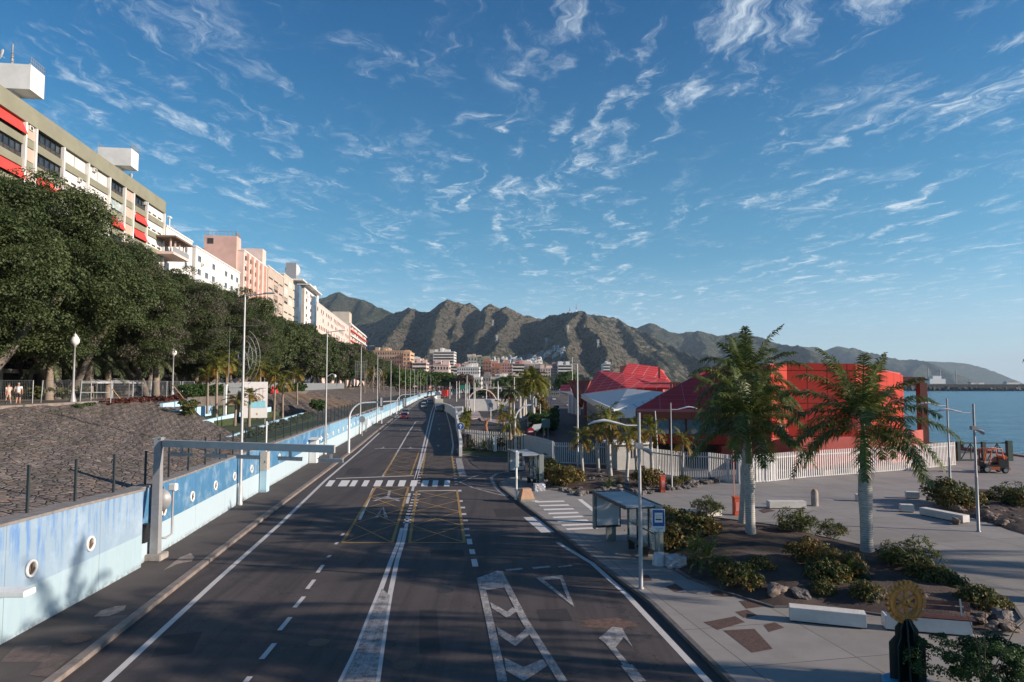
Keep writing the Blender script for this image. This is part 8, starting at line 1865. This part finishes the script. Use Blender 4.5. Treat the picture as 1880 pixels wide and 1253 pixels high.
# ================================================================= PEOPLE
def person(label, loc, rz, pose, top, bottom, skin, hair, shoes, sleeve='short', h=1.75):
    """continuous skinned body; joints in metres for a 1.75 m figure; +x is forward"""
    root = thing('person', label, 'person', loc, rz, s=h/1.75)
    J = {'pelvis': (0, 0, .93), 'waist': (0, 0, 1.08), 'chest': (.01, 0, 1.28), 'shoul': (0, 0, 1.42), 'neck': (.015, 0, 1.50), 'headb': (.03, 0, 1.56), 'head': (.03, 0, 1.64), 'crown': (.02, 0, 1.715)}
    R_ = {'pelvis': .135, 'waist': .125, 'chest': .145, 'shoul': .105, 'neck': .055, 'headb': .06, 'head': .085, 'crown': .055}
    E = [('pelvis', 'waist'), ('waist', 'chest'), ('chest', 'shoul'), ('shoul', 'neck'), ('neck', 'headb'), ('headb', 'head'), ('head', 'crown')]
    for sd, sg in (('l', 1), ('r', -1)):
        hip, knee, ank, toe = pose['leg_'+sd]; J['hip'+sd] = (0, .095*sg, .90); R_['hip'+sd] = .095; J['knee'+sd] = (knee[0], .10*sg, knee[1]); R_['knee'+sd] = .060; J['calf'+sd] = ((knee[0]*.6+ank[0]*.4)-.02, .10*sg, knee[1]*.62+ank[1]*.38); R_['calf'+sd] = .058
        J['ank'+sd] = (ank[0], .10*sg, ank[1]); R_['ank'+sd] = .038; J['toe'+sd] = (toe[0], .11*sg, toe[1]); R_['toe'+sd] = .036
        E += [('pelvis', 'hip'+sd), ('hip'+sd, 'knee'+sd), ('knee'+sd, 'calf'+sd), ('calf'+sd, 'ank'+sd), ('ank'+sd, 'toe'+sd)]
        el, wr, hd = pose['arm_'+sd]; J['sh'+sd] = (0, .185*sg, 1.40); R_['sh'+sd] = .058; J['el'+sd] = (el[0], el[1]*sg, el[2]); R_['el'+sd] = .042; J['wr'+sd] = (wr[0], wr[1]*sg, wr[2]); R_['wr'+sd] = .028; J['palm'+sd] = (hd[0], hd[1]*sg, hd[2]); R_['palm'+sd] = .034
        E += [('shoul', 'sh'+sd), ('sh'+sd, 'el'+sd), ('el'+sd, 'wr'+sd), ('wr'+sd, 'palm'+sd)]
    def skinmesh(name, J, R_, E, m, rootj, par, sub=2, flat=None):
        names = list(J); me = bpy.data.meshes.new(name); me.from_pydata([J[n] for n in names], [(names.index(a), names.index(b_)) for a, b_ in E], []); o = bpy.data.objects.new(name, me); C.objects.link(o)
        o.modifiers.new('s', 'SKIN'); sk = me.skin_vertices[0].data
        for i, n in enumerate(names):
            r = R_[n]; sk[i].radius = (r, r) if not flat or n not in flat else flat[n]; sk[i].use_root = (n == rootj)
        md = o.modifiers.new('u', 'SUBSURF'); md.levels = sub; md.render_levels = sub
        dg = bpy.context.evaluated_depsgraph_get(); m2 = bpy.data.meshes.new_from_object(o.evaluated_get(dg)); bpy.data.objects.remove(o); m2.name = name
        m2.materials.clear(); m2.materials.append(m)
        for p_ in m2.polygons: p_.use_smooth = True
        o = bpy.data.objects.new(name, m2); C.objects.link(o); o.parent = par; return o
    body = skinmesh('body', J, R_, E, skin, 'pelvis', root)
    # hands: palm with five separate fingers
    hb = MB()
    for sd, sg in (('l', 1), ('r', -1)):
        p = Vector(J['palm'+sd]); w = Vector(J['wr'+sd]); d = (p-w).normalized(); sdv = Vector((1, 0, 0)); sdv = (sdv-d*sdv.dot(d)).normalized(); q = d.cross(sdv)
        hb.tube([w, p, p+d*.035], [.026, .036, .030], 8)
        for k, ln in enumerate((.070, .080, .074, .058)):
            o_ = p+d*.035+sdv*(-.028+.019*k)*-1; hb.tube([o_, o_+d*ln*.5+q*.006*sg, o_+d*ln*.85+q*.022*sg], [.0095, .0085, .007], 6)
        o_ = p-d*.015+sdv*.028; hb.tube([o_, o_+sdv*.03+d*.025, o_+sdv*.032+d*.055], [.012, .010, .008], 6)
    hb.build('hands', skin, body)
    fc = MB(); hx, hz0 = .03, 1.635
    fc.tube([(hx+.082, 0, hz0+.01), (hx+.108, 0, hz0-.02), (hx+.085, 0, hz0-.028)], [.010, .014, .010], 6); fc.box(hx+.085, 0, hz0-.062, .012, .045, .012)
    for sg in (-1, 1): fc.ico((hx+.078, .032*sg, hz0+.012), .011, 1, 1, 0); fc.ico((hx-.005, .088*sg, hz0-.005), .024, 1, 1, 0, (.8, .4, 1.2))
    fc.build('face', skin, body)
    hm = MB(); hm.ico((.012, 0, 1.672), .101, 3, 3, .04, (1.0, .88, .78)); o = hm.build('hair', hair, body)
    def grow(names, extra, edges, m, nm, rootj): JJ = {n: J[n] for n in names}; RR = {n: R_[n]+extra.get(n, .014) for n in names}; return skinmesh(nm, JJ, RR, edges, m, rootj, body)
    J['elml'] = tuple(Vector(J['shl']).lerp(Vector(J['ell']), .62)); J['elmr'] = tuple(Vector(J['shr']).lerp(Vector(J['elr']), .62)); R_['elml'] = R_['elmr'] = .050
    grow(['pelvis', 'waist', 'chest', 'shoul', 'shl', 'shr', 'elml', 'elmr'], {'waist': .025, 'pelvis': .022, 'shoul': .012, 'elml': .02, 'elmr': .02}, [('pelvis', 'waist'), ('waist', 'chest'), ('chest', 'shoul'), ('shoul', 'shl'), ('shoul', 'shr'), ('shl', 'elml'), ('shr', 'elmr')], top, 'shirt', 'chest')
    for sd in 'lr': J['th'+sd] = tuple(Vector(J['hip'+sd]).lerp(Vector(J['knee'+sd]), .88)); R_['th'+sd] = .078
    J['pel2'] = (0, 0, .98); R_['pel2'] = .12
    grow(['pel2', 'pelvis', 'hipl', 'hipr', 'thl', 'thr'], {'thl': .02, 'thr': .02}, [('pel2', 'pelvis'), ('pelvis', 'hipl'), ('pelvis', 'hipr'), ('hipl', 'thl'), ('hipr', 'thr')], bottom, 'shorts', 'pelvis')
    sh = MB()
    for sd, sg in (('l', 1), ('r', -1)):
        a = Vector(J['ank'+sd]); b_ = Vector(J['toe'+sd]); d = (b_-a).normalized(); sh.tube([a-d*.06+Vector((0, 0, -.02)), a+Vector((0, 0, -.015)), a.lerp(b_, .6)+Vector((0, 0, -.0)), b_+d*.03], [.042, .052, .046, .03], 10)
    sh.build('shoes', shoes, body); return root
SK = mat('skin', (.42, .22, .15), .55, vs=6, var=.06); HR = mat('grey brown hair', (.10, .07, .05), .7, vs=8, var=.3); HG = mat('grey hair', (.30, .27, .25), .7)
W1 = {'leg_l': (0, (.20, .52), (.28, .12), (.44, .06)), 'leg_r': (0, (.0, .50), (-.30, .20), (-.20, .06)), 'arm_l': ((-.14, .22, 1.15), (-.12, .22, .93), (-.11, .22, .87)), 'arm_r': ((.08, .24, 1.15), (.26, .2, 1.02), (.31, .19, .99))}
W2 = {'leg_l': (0, (.06, .50), (-.06, .10), (.10, .04)), 'leg_r': (0, (.10, .50), (.10, .10), (.26, .04)), 'arm_l': ((-.04, .27, 1.14), (.08, .26, .92), (.10, .25, .86)), 'arm_r': ((-.06, .28, 1.14), (.04, .27, .92), (.06, .26, .86))}
p = D(15, 737, 54.5); person('person in a pale shirt and pink beige shorts walking away beside a companion', (p.x, 54.5, PZ), math.radians(140), W1, mat('pale pink shirt', (.52, .42, .38), .85), mat('beige shorts', (.45, .33, .27), .85), SK, HR, mat('blue white shoes', (.25, .30, .42), .6), h=1.68)
p = D(33, 737, 54.8); person('person in a white t-shirt and dark shorts walking away on the promenade', (p.x, 54.8, PZ), math.radians(110), W2, mat('white t-shirt', (.70, .68, .70), .85), mat('dark shorts', (.03, .03, .04), .85), SK, HG, mat('brown shoes', (.2, .12, .09), .6), h=1.74)
# ================================================================= HAZE
hm_ = bpy.data.materials.new('haze air'); hm_.use_nodes = True; t = NT(hm_.node_tree); o = t.new('ShaderNodeOutputMaterial'); v = t.new('ShaderNodeVolumePrincipled')
v.inputs['Color'].default_value = (.62, .80, 1.0, 1); v.inputs['Density'].default_value = 4.2e-5; v.inputs['Anisotropy'].default_value = .1; t.link(v.outputs[0], o.inputs['Volume'])
s = MB(); s.box(3000, 6300, -11, 15400, 12800, 1000, base=True); h_ = s.build('haze', hm_); setting(h_, 'stuff')
h_['label'] = 'thin bluish air between the camera and the mountains'
SC.cycles.volume_step_rate = 4; SC.cycles.volume_max_steps = 64
